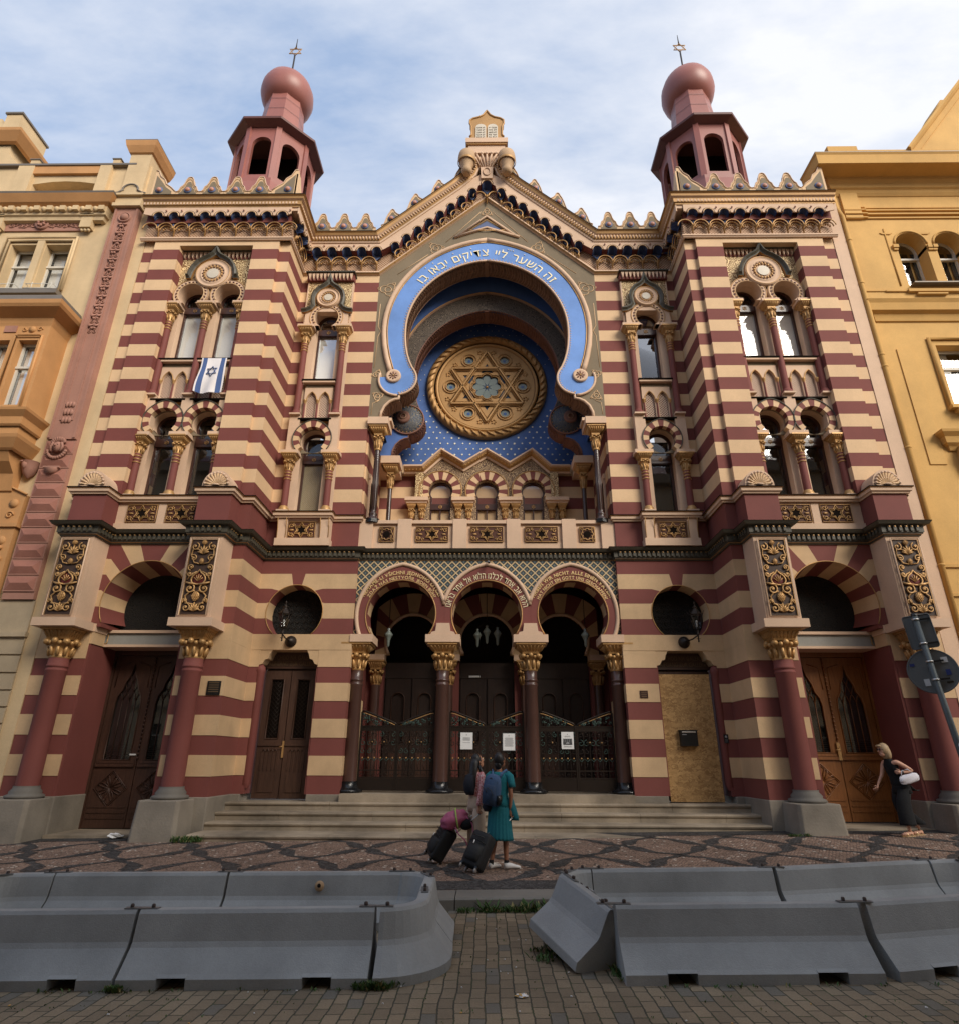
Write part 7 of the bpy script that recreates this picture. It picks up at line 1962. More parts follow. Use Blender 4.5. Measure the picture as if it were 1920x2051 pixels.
    for a, b in W:
        c = (a+b)/2; r = (b-a)/2
        m.tube([(c-(r+.05)*cos(pi*i/14), 15.19, 17.44-r+(r+.05)*sin(pi*i/14)) for i in range(15)], .035, yellowd, 5)
        for e in (a-.16, b+.0): m.box(e, e+.17, 15.12, 15.62, 16.78, 16.90, yellowd); m.box(e+.02, e+.15, 15.15, 15.62, 16.70, 16.78, yellowd)
    for x in (12.75, 13.95, 15.2): m.prism([(x-.2, 17.42), (x+.2, 17.42), (x+.12, 17.36), (x-.12, 17.36)], 15.17, 15.21, yellowd)
    m.tube([(12.72, 15.19, 15.3), (12.72, 15.19, 17.6)], .03, yellowd, 4)
    part('arched_surround', m, R)
    for a, b in W: house_window(R, a, b, 15.31, 17.44, 15.62, True, cross=.66, curtain=False)
    house_window(R, 13.18, 14.7, 10.95, 13.1, 15.50, cross=.7)
    m = M()
    m.tube([(13.0, 15.16, 10.9), (13.0, 15.16, 13.3), (14.9, 15.16, 13.3), (14.9, 15.16, 10.9)], .07, yellowd, 4)
    m.box(12.95, 15.0, 15.0, 15.3, 10.88, 10.98, yellowd); m.box(13.1, 15, 14.92, 15.3, 10.78, 10.88, yellowd)
    m.sweep([(12.62, 15.3), (12.62, 15.15), (15.4, 15.15), (15.4, 15.3)], [(0, 9.6), (.05, 9.7), (.14, 9.78), (.18, 9.95), (.28, 10.05), (.30, 10.12), (0, 10.16)], [yellowd]*5+[copper, yellowd])
    for x in (12.95, 15.0): m.prism([(14.95, 9.7), (14.95, 9.3), (15.05, 8.9), (15.2, 8.7), (15.2, 9.7)], x-.14, x+.14, yellowd, ax='x'); m.lathe([(.12, -.15), (.12, .15)], (x, 15.0, 9.45), yellowd, 12, 'x')
    part('balcony_moulding', m, R)
    m = M(); m.box(12.3, 32, 14.8, 15.3, 5.0, 5.3, yellowd); m.prism([(12.35, 5.3), (12.9, 5.3), (12.9, 4.2), (12.5, 4.2), (12.42, 4.9)], 14.85, 15.3, yellowd); m.box(12.6, 32, 14.95, 15.22, 3.9, 5.0, yellow)
    part('shop_cornice', m, R)
right_house()
def opposite_house():
    R = empty('opposite_house', (0, -8.6, 0), 'plain ochre townhouse row across the street behind the camera', 'house')
    m = M(); hs = []
    xs = [-27+3.0*k for k in range(19)]
    for x in xs:
        for z in (1.6, 5.6, 9.4, 13.0): hs.append(rect(x-.6, x+.6, z, z+2.1))
    m.prism(rect(-30, 30, -.5, 21.0), -8.6, -8.2, oppm, hs, ax='y'); m.box(-30, 30, -18, -8.9, -.5, 21, oppm)
    for z in (4.6, 8.5, 12.2): m.box(-30, 30, -8.2, -8.0, z, z+.2, opps)
    m.box(-30, 30, -8.2, -7.6, 20.4, 21.1, opps)
    for x in xs:
        for z in (5.6, 9.4, 13.0): m.box(x-.75, x+.75, -8.2, -8.05, z+2.15, z+2.35, opps); m.box(x-.75, x+.75, -8.2, -8.1, z-.2, z-.05, opps)
    part('wall', m, R)
    for x in xs:
        for z in (1.6, 5.6, 9.4, 13.0): m = M(); m.box(x-.6, x+.6, -8.5, -8.48, z, z+2.1, room); m.box(x-.03, x+.03, -8.46, -8.4, z, z+2.1, whitef); m.box(x-.6, x+.6, -8.46, -8.4, z+1.4, z+1.46, whitef); part('window', m, R)
    m = M(); m.prism([(-30, 21.1), (30, 21.1), (30, 21.2), (-30, 21.2)], -14, -7.7, terrac); m.add([(-30, -7.8, 21.2), (30, -7.8, 21.2), (30, -12.5, 24.0), (-30, -12.5, 24.0)], [(0, 1, 2, 3)], terrac); part('roof', m, R)
opposite_house()
# ------------------------------------------------------------------ barriers
JP = [(-.285, 0), (-.29, .075), (-.26, .105), (-.125, .26), (-.105, .30), (-.068, .50), (-.05, .528), (.05, .528), (.068, .50), (.105, .30), (.125, .26), (.26, .105), (.29, .075), (.285, 0)]
def plate(r, x, y, z, ang, L=.30):
    m = M(); T = Matrix.Translation((x, y, z)) @ Matrix.Rotation(ang, 4, 'Z')
    m.box(-L/2, L/2, -.035, .035, 0, .008, galv, T)
    for e in (-.32, .32): m.lathe([(.018, 0), (.018, .022), (.010, .03), (.001, .03)], (0, 0, 0), boltm, 6, X=T @ Matrix.Translation((e*L, 0, .008)))
    part('joint_plate', m, r)
def barrier_straight(label, p0, p1, plates=(1,), notch=True, name='concrete_barrier'):
    a = Vector(p0); b = Vector(p1); d = b-a; L = d.length; ang = atan2(d.y, d.x); mid = (a+b)/2
    r = empty(name, (mid.x, mid.y, gz(mid.x, mid.y)), label, 'barrier', 'concrete barriers standing in two rings on the road')
    T = Matrix.Translation((a.x, a.y, gz(a.x, a.y))) @ Matrix.Rotation(ang, 4, 'Z') @ Matrix.Rotation(-math.atan(.014*d.x/L), 4, 'Y')
    m = M(); g = .008
    spans = [(g, L-g, 0)] if not notch else [(g, L*.165, 0), (L*.165, L*.28, 1), (L*.28, L*.74, 0), (L*.74, L*.855, 1), (L*.855, L-g, 0)]
    prof = JP
    lift = [(x, max(z, .085)) for x, z in JP]
    for s0, s1, up in spans:
        P = lift if up else prof; Q = []
        for q in P:
            if not Q or hypot(q[0]-Q[-1][0], q[1]-Q[-1][1]) > 1e-4: Q.append(q)
        m.prism([(p[0], p[1]) for p in Q], s0, s1, concrete, ax='x', X=T)
    part('body', m, r, bev=.006)
    for e in plates:
        x = L-0 if e > 0 else 0; c = T @ Vector((x, 0, .53)); plate(r, c.x, c.y, c.z, ang)
    return r
def barrier_curve(label, pts, pl=None):
    mid = Vector(pts[len(pts)//2]); r = empty('corner_barrier', (mid.x, mid.y, gz(*mid)), label, 'barrier', 'curved corner barriers of the two rings')
    m = M(); k0 = len(m.v); m.sweep(pts, [(x, z) for x, z in JP], concrete, 'plan')
    m.v = [(x, y, z+gz(x, y)) for x, y, z in m.v]
    part('body', m, r, bev=.006)
    if pl:
        for x, y, a in pl: plate(r, x, y, gz(x, y)+.53, a)
    return r
def arcp(cx, cy, r, a0, a1, n=8): return [(cx+r*cos(radians(a0+(a1-a0)*i/n)), cy+r*sin(radians(a0+(a1-a0)*i/n))) for i in range(n+1)]
Y0, Y1 = 6.44, 8.30
barrier_straight('grey front row barrier of the left ring, next to the rounded corner piece', (-3.07, Y0), (-.965, Y0+.0), (-1, 1))
barrier_straight('grey concrete barrier at the far left of the front row, cut by the picture edge', (-5.18, Y0), (-3.085, Y0), ())
barrier_straight('grey barrier in the back row of the left ring carrying a round golden sticker', (-3.02, Y1+.08), (-.97, Y1), (-1, 1))
barrier_straight('grey back row barrier left of the one with the golden sticker', (-5.12, Y1+.14), (-3.035, Y1+.08), ())
barrier_curve('rounded grey corner barrier at the front right of the left ring', [(-.93, Y0), (-.90, Y0)]+arcp(-.93, Y0+.33, .33, -80, 0)[1:]+[(-.60, Y0+.5), (-.61, Y0+.72)], [(-.61, Y0+.74, radians(95))])
barrier_curve('rounded grey corner barrier at the back right of the left ring, beside the kerb gap', [(-.615, Y0+.76), (-.63, Y1-.36)]+arcp(-.97, Y1-.36, .34, 0, 85)+[(-.955, Y1-.01)], [(-.66, Y1-.25, radians(115))])
barrier_curve('curved grey barrier at the far left back corner, partly outside the picture', [(-5.14, Y1+.14), (-5.4, Y1+.14)]+arcp(-5.45, Y1-.36, .5, 90, 170)+[(-6.0, Y1-1.1), (-6.02, Y1-1.5)], [(-5.13, Y1+.14, .1), (-5.75, Y1-.02, radians(40))])
barrier_straight('grey concrete barrier in the front row of the right ring, beside the tipped one', (1.15, Y0+.02), (3.30, Y0+.02), (-1, 1))
barrier_straight('grey concrete barrier at the right end of the front row, turned slightly back', (3.36, Y0+.05), (5.42, Y0+.50), ())
barrier_straight('grey barrier in the back row of the right ring, nearest the kerb gap', (1.24, Y1+.06), (3.36, Y1+.06), (-1, 1))
barrier_straight('grey back row barrier of the right ring, turned slightly towards the pavement', (3.38, Y1+.07), (5.45, Y1+.50), (1,))
barrier_curve('curved grey barrier closing the far right back corner', [(5.47, Y1+.50), (5.7, Y1+.53)]+arcp(5.75, Y1+.08, .45, 88, 10)+[(6.25, Y1-.6), (6.25, Y1-1.2)], [(5.95, Y1+.42, -.5)])
barrier_curve('rounded grey corner barrier behind the tipped piece of the right ring', [(1.22, Y1+.06)]+arcp(1.24, Y1-.28, .34, 95, 180)+[(.93, Y1-.7), (1.02, Y1-1.25)], [(.95, Y1-.12, radians(60)), (.98, Y1-1.15, radians(100))])
def tipped():
    L = .86; r = empty('tipped_barrier', (.9, 6.9, 0), 'short grey barrier tipped over at an angle at the left end of the right ring', 'barrier')
    T = Matrix.Translation((1.025, 6.60, -.03)) @ Matrix.Rotation(radians(114.6), 4, 'Z') @ Matrix.Rotation(radians(-11.3), 4, 'Y') @ Matrix.Rotation(radians(12.1), 4, 'X')
    m = M(); m.prism([(y_, z_) for y_, z_ in JP], 0, L, concrete, ax='x', X=T); part('body', m, r, bev=.006)
    for e in (.08, .78):
        m = M(); m.box(e-.13, e+.13, -.03, .03, .53, .54, galv, T)
        for q in (-.07, .07): m.lathe([(.018, .54), (.018, .565), (.001, .57)], (e+q, 0, 0), boltm, 6, X=T)
        part('joint_plate', m, r)
tipped()
m = M(); m.lathe([(.055, 0), (.055, -.006), (.0001, -.006)], (-1.92, Y1-.083, .40+gz(-1.9, 8)), carvedb, 20, 'y'); m.lathe([(.022, -.007), (.0001, -.008)], (-1.925, Y1-.083, .405+gz(-1.9, 8)), plastic, 12, 'y')
single('round_sticker', m, 'round golden sticker on the inner face of the back barrier', 'sticker', (-1.92, Y1-.1, .4))
# ------------------------------------------------------------------ traffic sign
def sign():
    B0 = Vector((6.80, 9.40, gz(6.8, 9.4))); r = empty('traffic_sign', B0, 'grey traffic sign post seen from behind with a round and a rectangular plate', 'traffic sign')
    top = Vector((6.51, 9.40, 3.80))
    m = M(); m.tube([B0, top], .042, polem, 14); m.lathe([(.044, -.01), (.044, .03), (.001, .035)], top, plastic, 12)
    rr = random.Random(2)
    for z, a in ((1.95, .3), (1.78, -.2), (1.70, .4), (1.60, 0)):
        p = B0+(top-B0)*((z-B0.z)/(top.z-B0.z)); m.ball((p.x-.005, p.y-.036, z), .03, stickw, 6, (.7, .3, 1.2+a))
    part('post', m, r)
    def P(z): return B0+(top-B0)*((z-B0.z)/(top.z-B0.z))
    yaw = radians(-33)
    for kind, z, cx in (('round', 2.985, .055), ('rect', 3.57, .07)):
        c = P(z); T = Matrix.Translation((c.x+cx*cos(yaw), c.y+.062, z)) @ Matrix.Rotation(yaw, 4, 'Z') @ Matrix.Rotation(radians(-4.5), 4, 'Y')
        m = M()
        if kind == 'round':
            m.lathe([(.30, .0), (.32, -.012), (.325, .012), (.30, .014)], (0, 0, 0), signg, 44, 'y', X=T); m.lathe([(.30, 0.002), (.0001, .002)], (0, 0, 0), signg, 44, 'y', X=T)
            m.box(.14, .22, -.010, -.004, .10, .18, stickw, T); m.box(-.26, -.20, -.010, -.004, .10, .14, stickb, T); m.box(.15, .21, -.010, -.004, -.08, .0, stickb, T); m.box(-.15, -.08, -.010, -.004, -.20, -.10, stickw, T); m.box(.12, .20, -.010, -.004, -.19, -.165, plastic, T)
            nm = 'round_plate'
        else:
            w, h, q = .175, .25, .035
            P4 = []
            for sx, sz in ((1, -1), (1, 1), (-1, 1), (-1, -1)):
                a0 = {(1, -1): -90, (1, 1): 0, (-1, 1): 90, (-1, -1): 180}[(sx, sz)]
                P4 += [(sx*(w-q)+q*cos(radians(a0+30*i)), sz*(h-q)+q*sin(radians(a0+30*i))) for i in range(4)]
            m.prism(P4, 0, .012, signg, X=T); m.tube([(a, -.006, b) for a, b in P4], .008, signg, 5, True, X=T)
            m.box(-.09, -.02, -.03, 0, -.20, .22, signg, T); nm = 'rectangular_plate'
        sp = part(nm, m, r)
        m = M()
        for dz in ((-.13, .13) if kind == 'round' else (-.19, .17)):
            q = P(z+dz); m.lathe([(.043, -.012), (.052, -.012), (.052, .012), (.043, .012)], q, alu, 16)
            m.box(-.02, .17, -.05, -.022, dz-.012, dz+.012, plastic, T)
        part('clamp', m, sp)
sign()
# ------------------------------------------------------------------ lanterns, flag, papers and small things
def lantern(s, label):
    x = s*5.24 if s < 0 else 5.38; y = 15.85; r = empty('wall_lantern', (s*5.16, YG, 4.6), label, 'lantern', 'wall lanterns above the gallery doors')
    m = M(); wx = s*5.16
    m.lathe([(.155, 0), (.15, -.04), (.13, -.08), (.09, -.13), (.04, -.17), (.001, -.18)], (wx, YG-.012, 4.60), iron, 24, 'y')
    m.tube([(wx, YG-.15, 4.6), (wx+(x-wx)*.6, YG-.35, 4.63), (x, y, 4.70)], .018, iron, 8)
    m.tube([(x, y, 4.52), (x, y, 4.86)], [.012, .03], iron, 8); m.ball((x, y, 4.72), .035, iron, 8); m.ball((x, y, 4.55), .024, iron, 8)
    for a in range(4): m.tube([(x, y, 4.60), (x+.05*cos(a*pi/2), y+.05*sin(a*pi/2), 4.61)], .008, iron, 4)
    part('bracket', m, r)
    m = M(); n = 6
    lo = [(x+.085*cos(pi/n+2*pi*k/n), y+.085*sin(pi/n+2*pi*k/n), 4.88) for k in range(n)]; hi = [(x+.17*cos(pi/n+2*pi*k/n), y+.17*sin(pi/n+2*pi*k/n), 5.22) for k in range(n)]
    for k in range(n): m.tube([lo[k], hi[k]], .010, iron, 4)
    m.tube(lo, .012, iron, 4, True); m.tube(hi, .016, iron, 4, True)
    m.add(hi+[(x+.06*cos(pi/n+2*pi*k/n), y+.06*sin(pi/n+2*pi*k/n), 5.36) for k in range(n)], [(i, (i+1) % n, n+(i+1) % n, n+i) for i in range(n)]+[tuple(range(n))], iron)
    m.lathe([(.06, 5.36), (.045, 5.40), (.07, 5.42), (.02, 5.45), (.012, 5.50), (.03, 5.53), (.001, 5.58)], (x, y, 0), iron, 10)
    for k in range(n): m.tube([hi[k], (hi[k][0]+(hi[k][0]-x)*.25, hi[k][1]+(hi[k][1]-y)*.25, 5.32)], [.012, .004], iron, 4)
    o = part('cage', m, r)
    m = M(); m.add([(a[0]*.97+x*.03, a[1]*.97+y*.03, a[2]) for a in lo]+[(a[0]*.97+x*.03, a[1]*.97+y*.03, a[2]) for a in hi], [(i, (i+1) % n, n+(i+1) % n, n+i) for i in range(n)], glass_dim); part('pane', m, o)
    m = M(); m.ball((x, y, 5.04), .03, stickw, 8, (1, 1, 1.5)); m.tube([(x, y, 4.88), (x, y, 5.0)], .012, stickw, 6); part('bulb', m, o)
lantern(-1, 'black six sided wall lantern above the brown gallery door, left of the porch'); lantern(1, 'black six sided wall lantern above the chipboard covered door, right of the porch')
def hanging(cx, cy, zt, k, lab):
    r = empty('hanging_lamp', (cx, cy, zt), lab, 'lamp')
    m = M(); m.tube([(cx, cy, 6.86), (cx, cy, zt)], .012, iron, 5); part('chain', m, r)
    for j, (dx, dz) in enumerate(((0, 0), (-.26, -.10), (.30, -.05))[:k]):
        m = M(); m.lathe([(.01, .22), (.05, .19), (.03, .15), (.11, .05), (.12, .02), (.09, -.02), (.05, -.12), (.035, -.28), (.001, -.32)], (cx+dx, cy, zt-.35+dz), petal, 12); 
        if dx: m.tube([(cx, cy, zt), (cx+dx, cy, zt-.12+dz)], .010, iron, 5)
        part('lamp_shade', m, r)
hanging(0, 17.7, 5.45, 3, 'iron hanging lamp with three glass cups inside the middle porch arch')
hanging(-2.75, 17.4, 5.3, 1, 'small dark lamp hanging inside the left porch arch'); hanging(2.75, 17.4, 5.3, 1, 'small dark lamp hanging inside the right porch arch')
def flag():
    r = empty('flag', (-7.84, 14.9, 12.5), 'white flag with blue stripes and star hanging from a left tower window', 'flag')
    nx, nz = 18, 16; m = M(); vs = []
    def Pn(u, v): return (-8.22+.72*u-.05*v*(1-u)+.012*sin(5*v), 14.86-.05*sin(u*9+v*2.5)*v-.02*v+.02*sin(v*6+u*3), 12.5-1.14*v-.05*sin(u*pi)*v)
    for j in range(nz+1):
        for i in range(nx+1): vs.append(Pn(i/nx, j/nz))
    for j in range(nz):
        for i in range(nx):
            u = (i+.5)/nx; c = flagb if (.06 < u < .20 or .80 < u < .94) else whitef2
            m.add([vs[j*(nx+1)+i], vs[j*(nx+1)+i+1], vs[(j+1)*(nx+1)+i+1], vs[(j+1)*(nx+1)+i]], [(0, 1, 2, 3)], c, True)
    part('flag_cloth', m, r, fixn=False)
    m = M(); R = .17
    for sg in (1, -1):
        T = []
        for k in range(3):
            a = 2*pi*k/3; u = .5+(R*sin(a))/.76; v = .40-sg*R*cos(a)/1.12; p = Pn(u, v); T.append((p[0], p[1]-.012, p[2]))
        m.tube(T, .016, flagb, 4, True)
    part('flag_star', m, r)
whitef2 = simple('white_flag_cloth', (.80, .75, .74), .9, 0, .06); flagb = simple('blue_flag_cloth', (.07, .12, .28), .9, 0, .06)
flag()
def notice(x, z, w, h, lab, kind):
    y = 16.80; r = empty('paper_notice', (x, y, z), lab, 'notice', 'printed notices hung on the gates')
    m = M(); 
    if kind == 1: m.box(x-w/2-.015, x+w/2+.015, y-.004, y, z-h/2-.015, z+h/2+.015, signg)
    m.box(x-w/2, x+w/2, y-.008, y-.004, z-h/2, z+h/2, paper); part('sheet', m, r)
    m = M(); yy = y-.011
    m.lathe([(.013, 0), (.001, -.001)], (x, yy, z+h*.36), inkg, 10, 'y')
    rr = random.Random(int(x*100)+kind)
    def lines(z0, n, st, wf, cen=True):
        for i in range(n):
            ww = w*wf*(.75+.25*rr.random())/2; m.box(x-ww, x+ww, yy, yy+.001, z0-i*st-.0035, z0-i*st+.0035, inkg)
    if kind == 0: lines(z+h*.2, 5, .017, .7); lines(z-h*.10, 1, .02, .7)
    elif kind == 1: lines(z+h*.24, 12, .018, .8)
    else:
        lines(z+h*.26, 2, .018, .6); m.box(x-w*.37, x+w*.37, yy, yy+.001, z-h*.26, z+h*.10, ink); lines(z-h*.34, 2, .016, .7)
        m.lathe([(.045, 0), (.001, -.001)], (x, yy, z-h*.20), inkg, 16, 'y', a0=0, a1=pi)
        for k in range(5): m.box(x-w*.33+k*w*.155, x-w*.30+k*w*.155, yy-.001, yy, z-h*.1, z+h*.08, inkg)
    part('print', m, r)
notice(-.51, 2.17, .31, .40, 'white paper notice on the left leaf of the middle gate', 0)
notice(.56, 2.15, .30, .40, 'white text notice in a grey frame on the right leaf of the middle gate', 1)
notice(2.05, 2.19, .31, .41, 'white notice with a dark photograph on the right porch gate', 2)
m = M(); m.box(4.44, 5.72, 16.47, 16.495, .80, 3.80, osb); m.box(5.64, 5.72, 16.44, 16.47, .80, 3.80, osb)
single('chipboard_panel', m, 'large sheet of raw chipboard covering the right gallery door', 'board', (5.06, 16.48, .8))
m = M(); m.box(4.80, 5.22, 16.34, 16.465, 2.06, 2.42, plastic); m.box(4.84, 5.18, 16.333, 16.34, 2.37, 2.40, alu); m.box(4.84, 4.95, 16.335, 16.34, 2.32, 2.335, inkg); m.box(4.78, 5.24, 16.32, 16.465, 2.42, 2.435, plastic)
single('letter_box', m, 'small dark letter box fixed to the chipboard panel', 'letter box', (5, 16.4, 2.1), bev=.004)
m = M(); m.box(5.87, 5.98, 16.36, 16.40, 2.13, 2.34, plastic); m.lathe([(.03, 0), (.001, -.01)], (5.925, 16.36, 2.28), inkg, 12, 'y')
for k in range(3): m.box(5.89, 5.96, 16.355, 16.36, 2.15+.03*k, 2.165+.03*k, signg)
single('door_intercom', m, 'small black intercom on the red jamb right of the chipboard panel', 'intercom', (5.92, 16.38, 2.1), bev=.003)
def plaque(x, y, z, w, h, lab, mt):
    m = M(); m.box(x-w/2, x+w/2, y-.02, y, z-h/2, z+h/2, mt)
    for k in range(5): m.box(x-w*.36, x+w*.36, y-.022, y-.0205, z+h*.3-k*h*.14, z+h*.33-k*h*.14, lettr)
    single('wall_plaque', m, lab, 'plaque', (x, y, z))
plaque(-5.93, YG-.012 if False else 14.985, 3.27, .30, .31, 'dark square plaque on the cream course right of the left entrance column', plastic) if False else None
m = M(); m.box(-6.58, -6.26, 14.965, 14.985, 3.11, 3.43, plastic)
for k in range(5): m.box(-6.54, -6.30, 14.962, 14.965, 3.38-k*.05, 3.395-k*.05, lettr)
single('wall_plaque', m, 'dark square plaque on a cream course beside the left entrance column', 'plaque', (-6.42, 14.97, 3.2))
m = M(); m.box(3.89, 4.09, 16.35, 16.366, 3.20, 3.38, bronze)
for k in range(3): m.box(3.92, 4.06, 16.348, 16.35, 3.33-k*.05, 3.345-k*.05, lettr)
single('bronze_plate', m, 'small brown plate on a cream course left of the chipboard panel', 'plaque', (3.99, 16.36, 3.3))
m = M(); m.tube([(.04, 16.44, 6.86), (.04, 16.30, 6.80)], .012, alu, 6); m.tube([(.04, 16.34, 6.79), (.06, 16.16, 6.73)], .038, alu, 12); m.tube([(.06, 16.165, 6.732), (.062, 16.15, 6.727)], .032, plastic, 12)
single('security_camera', m, 'small grey security camera above the middle porch arch', 'camera', (.05, 16.3, 6.75))
def crumple(name, c, r, mats, lab, cat, flat=.35, seed=1):
    rr = random.Random(seed); m = M(); n = 9; k = 6
    pts = []
    for j in range(k+1):
        for i in range(n):
            a = 2*pi*i/n; t = pi*j/k; q = r*(.65+.6*rr.random()); pts.append((c[0]+q*sin(t)*cos(a)*1.3, c[1]+q*sin(t)*sin(a), c[2]+max(0, r*flat*(1+cos(t))*(.6+.6*rr.random()))))
    for j in range(k):
        for i in range(n): m.add([pts[j*n+i], pts[j*n+(i+1) % n], pts[(j+1)*n+(i+1) % n], pts[(j+1)*n+i]], [(0, 1, 2, 3)], mats[(i+j) % len(mats)])
    single(name, m, lab, cat, c)
crumple('plastic_bag', (-7.95, 14.75, gz(-7.9, 14.75)+.01), .13, [paper], 'crumpled white plastic bag on the pavement by the left tower door', 'litter', .4, 3)
crumple('snack_wrapper', (.28, 5.94, .006), .045, [paper, yellow, paper], 'small white and yellow wrapper lying on the pavers', 'litter', .25, 5)
# weeds and scattered bits: uncountable ground growth
def weeds():
    m = M(); rr = random.Random(11)
    def tuft(x, y, n, h, spread):
        for i in range(n):
            a = rr.random()*6.283; d = spread*rr.random()**.6; bx, by = x+d*cos(a), y+d*sin(a)*.6; z = gz(bx, min(by, 8.94) if by < 8.96 else by)
            b = rr.random()*6.283; L = h*(.4+.9*rr.random()); lean = .3+.9*rr.random(); w = .006+.012*rr.random()*(h/.08)
            tip = (bx+L*lean*cos(b), by+L*lean*sin(b), z+L); mid = (bx+L*lean*.5*cos(b), by+L*lean*.5*sin(b), z+L*.65); px, py = -sin(b)*w, cos(b)*w
            m.add([(bx, by, z), (mid[0]+px, mid[1]+py, mid[2]), tip, (mid[0]-px, mid[1]-py, mid[2])], [(0, 1, 2, 3)], leafm if rr.random() < .85 else leafd)
    for k in range(80): tuft(-.35+1.35*rr.random(), 8.80+.12*rr.random(), 9, .05, .07)
    for k in range(10): tuft(-.3+1.2*rr.random(), 8.86, 8, .11, .04)
    for k in range(26): tuft(.45+.5*rr.random(), 6.75+.5*rr.random(), 9, .055, .07)
    for k in range(22): tuft(-1.05+.25*rr.random(), 6.12+.04*rr.random(), 10, .06, .06)
    for k in range(30): a = rr.random(); tuft(-.85+.42*a, 6.16+.75*a*a, 8, .045, .05)
    for k in range(12): tuft(-3.1+.1*rr.random(), 6.12, 8, .05, .04)
    for k in range(20): tuft(1.12+.1*rr.random(), 6.25+.5*rr.random(), 8, .05, .05)
    for k in range(40): tuft(rr.choice([1.2+4*rr.random(), -5+4*rr.random()]), 6.12-.02*rr.random(), 4, .03, .04)
    for k in range(18): tuft(-6.35+.5*rr.random(), 14.05+.2*rr.random(), 14, .11, .10)
    for k in range(14): tuft(6.1+.5*rr.random(), 14.1+.08*rr.random(), 10, .05, .07)
    for k in range(90): tuft(-4+8.5*rr.random(), 5.0+1.1*rr.random(), 2, .015, .03)
    for k in range(50): tuft(-.4+1.5*rr.random(), 6.2+2.6*rr.random(), 2, .015, .03)
    for k in range(8): tuft(-5.0+.3*rr.random(), 7.6, 6, .05, .05)
    o = part('weeds', m, None, 'green weeds growing in the joints, along the kerb and at the barrier feet', fixn=False); o['kind'] = 'stuff'; o['category'] = 'weeds'
    m = M()
    for k in range(60):
        x, y = (-4.5+9*rr.random(), 5.2+1.0*rr.random()) if k < 30 else ((-.4+1.4*rr.random(), 6.2+2.5*rr.random()) if k < 45 else (-6+13*rr.random(), 9.6+4.5*rr.random()))
        z = gz(x, y)+.007; a = rr.random()*3.14; L = .008+.012*rr.random(); m.tube([(x, y, z), (x+L*cos(a), y+L*sin(a), z)], .0045, paper if rr.random() < .8 else yellow, 5)
    o = part('cigarette_ends', m, None, 'scattered cigarette ends and crumbs on the pavers'); o['kind'] = 'stuff'; o['category'] = 'litter'
weeds()
# ------------------------------------------------------------------ people
def skinned(verts, edges, radii, sub=2):
    me = bpy.data.meshes.new('sk'); me.from_pydata(verts, edges, []); ob = bpy.data.objects.new('sk', me); COL.objects.link(ob)
    sk = ob.modifiers.new('s', 'SKIN'); sk.use_smooth_shade = True; sk.branch_smoothing = .6
    for v, r in zip(me.skin_vertices[0].data, radii):
        v.radius = r if isinstance(r, tuple) else (r, r)
    me.skin_vertices[0].data[0].use_root = True
    sb = ob.modifiers.new('b', 'SUBSURF'); sb.levels = sub; sb.render_levels = sub
    dg = bpy.context.evaluated_depsgraph_get(); e = ob.evaluated_get(dg); r = bpy.data.meshes.new_from_object(e)
    vs = [v.co.copy() for v in r.vertices]; fs = [tuple(p.vertices) for p in r.polygons]
    bpy.data.objects.remove(ob); bpy.data.meshes.remove(me); bpy.data.meshes.remove(r); return vs, fs
def chain_skin(J, E, R, sub=2):
    names = list(J); ix = {n: i for i, n in enumerate(names)}
    return skinned([J[n] for n in names], [(ix[a], ix[b]) for a, b in E], [R[n] for n in names], sub)
def loft(m, rings, mat, n=28, X=None, pleat=0, k=11, ph=0, cap=True):
    """rings: (cx, cy, z, rx, ry)"""
    vs = []
    for j, (cx, cy, z, rx, ry) in enumerate(rings):
        w = j/(len(rings)-1)
        for i in range(n):
            a = 2*pi*i/n; q = 1+pleat*w*sin(k*a+ph+1.5*w)
            vs.append((cx+rx*q*cos(a), cy+ry*q*sin(a), z))
    fs = [(j*n+i, j*n+(i+1) % n, (j+1)*n+(i+1) % n, (j+1)*n+i) for j in range(len(rings)-1) for i in range(n)]
    if cap: fs += [tuple(range(n)), tuple((len(rings)-1)*n+i for i in range(n))]
    m.add(vs, fs, mat, True, X)
def hand(m, wrist, palm_dir, side_dir, mat, curl=.6, X=None, s=1.0):
    """palm and five separate curled fingers; palm_dir from the wrist to the knuckles, side_dir towards the thumb"""
    w = Vector(wrist); d = Vector(palm_dir).normalized(); t = Vector(side_dir).normalized(); nrm = d.cross(t).normalized()
    pc = w+d*.045*s
    m.tube([w-d*.01, w+d*.02*s, w+d*.055*s, w+d*.085*s], [.020*s, .027*s, .034*s, .028*s], mat, 8, X=X, flat=.75)
    for i, (off, L) in enumerate(((.026, .070), (.009, .078), (-.009, .073), (-.026, .058))):
        b = w+d*.075*s+t*off*s; pts = [b]; a = 0
        for seg in (.42, .32, .26): a += curl; b = b+(d*cos(a)+nrm*sin(a))*L*seg*s; pts.append(b)
        m.tube(pts, [.0095*s, .009*s, .008*s, .006*s], mat, 6, X=X)
    b = w+d*.03*s+t*.025*s; m.tube([b, b+(d*.5+t*.8)*.03*s, b+(d*.95+t*.6+nrm*.4)*.055*s], [.012*s, .010*s, .007*s], mat, 6, X=X)
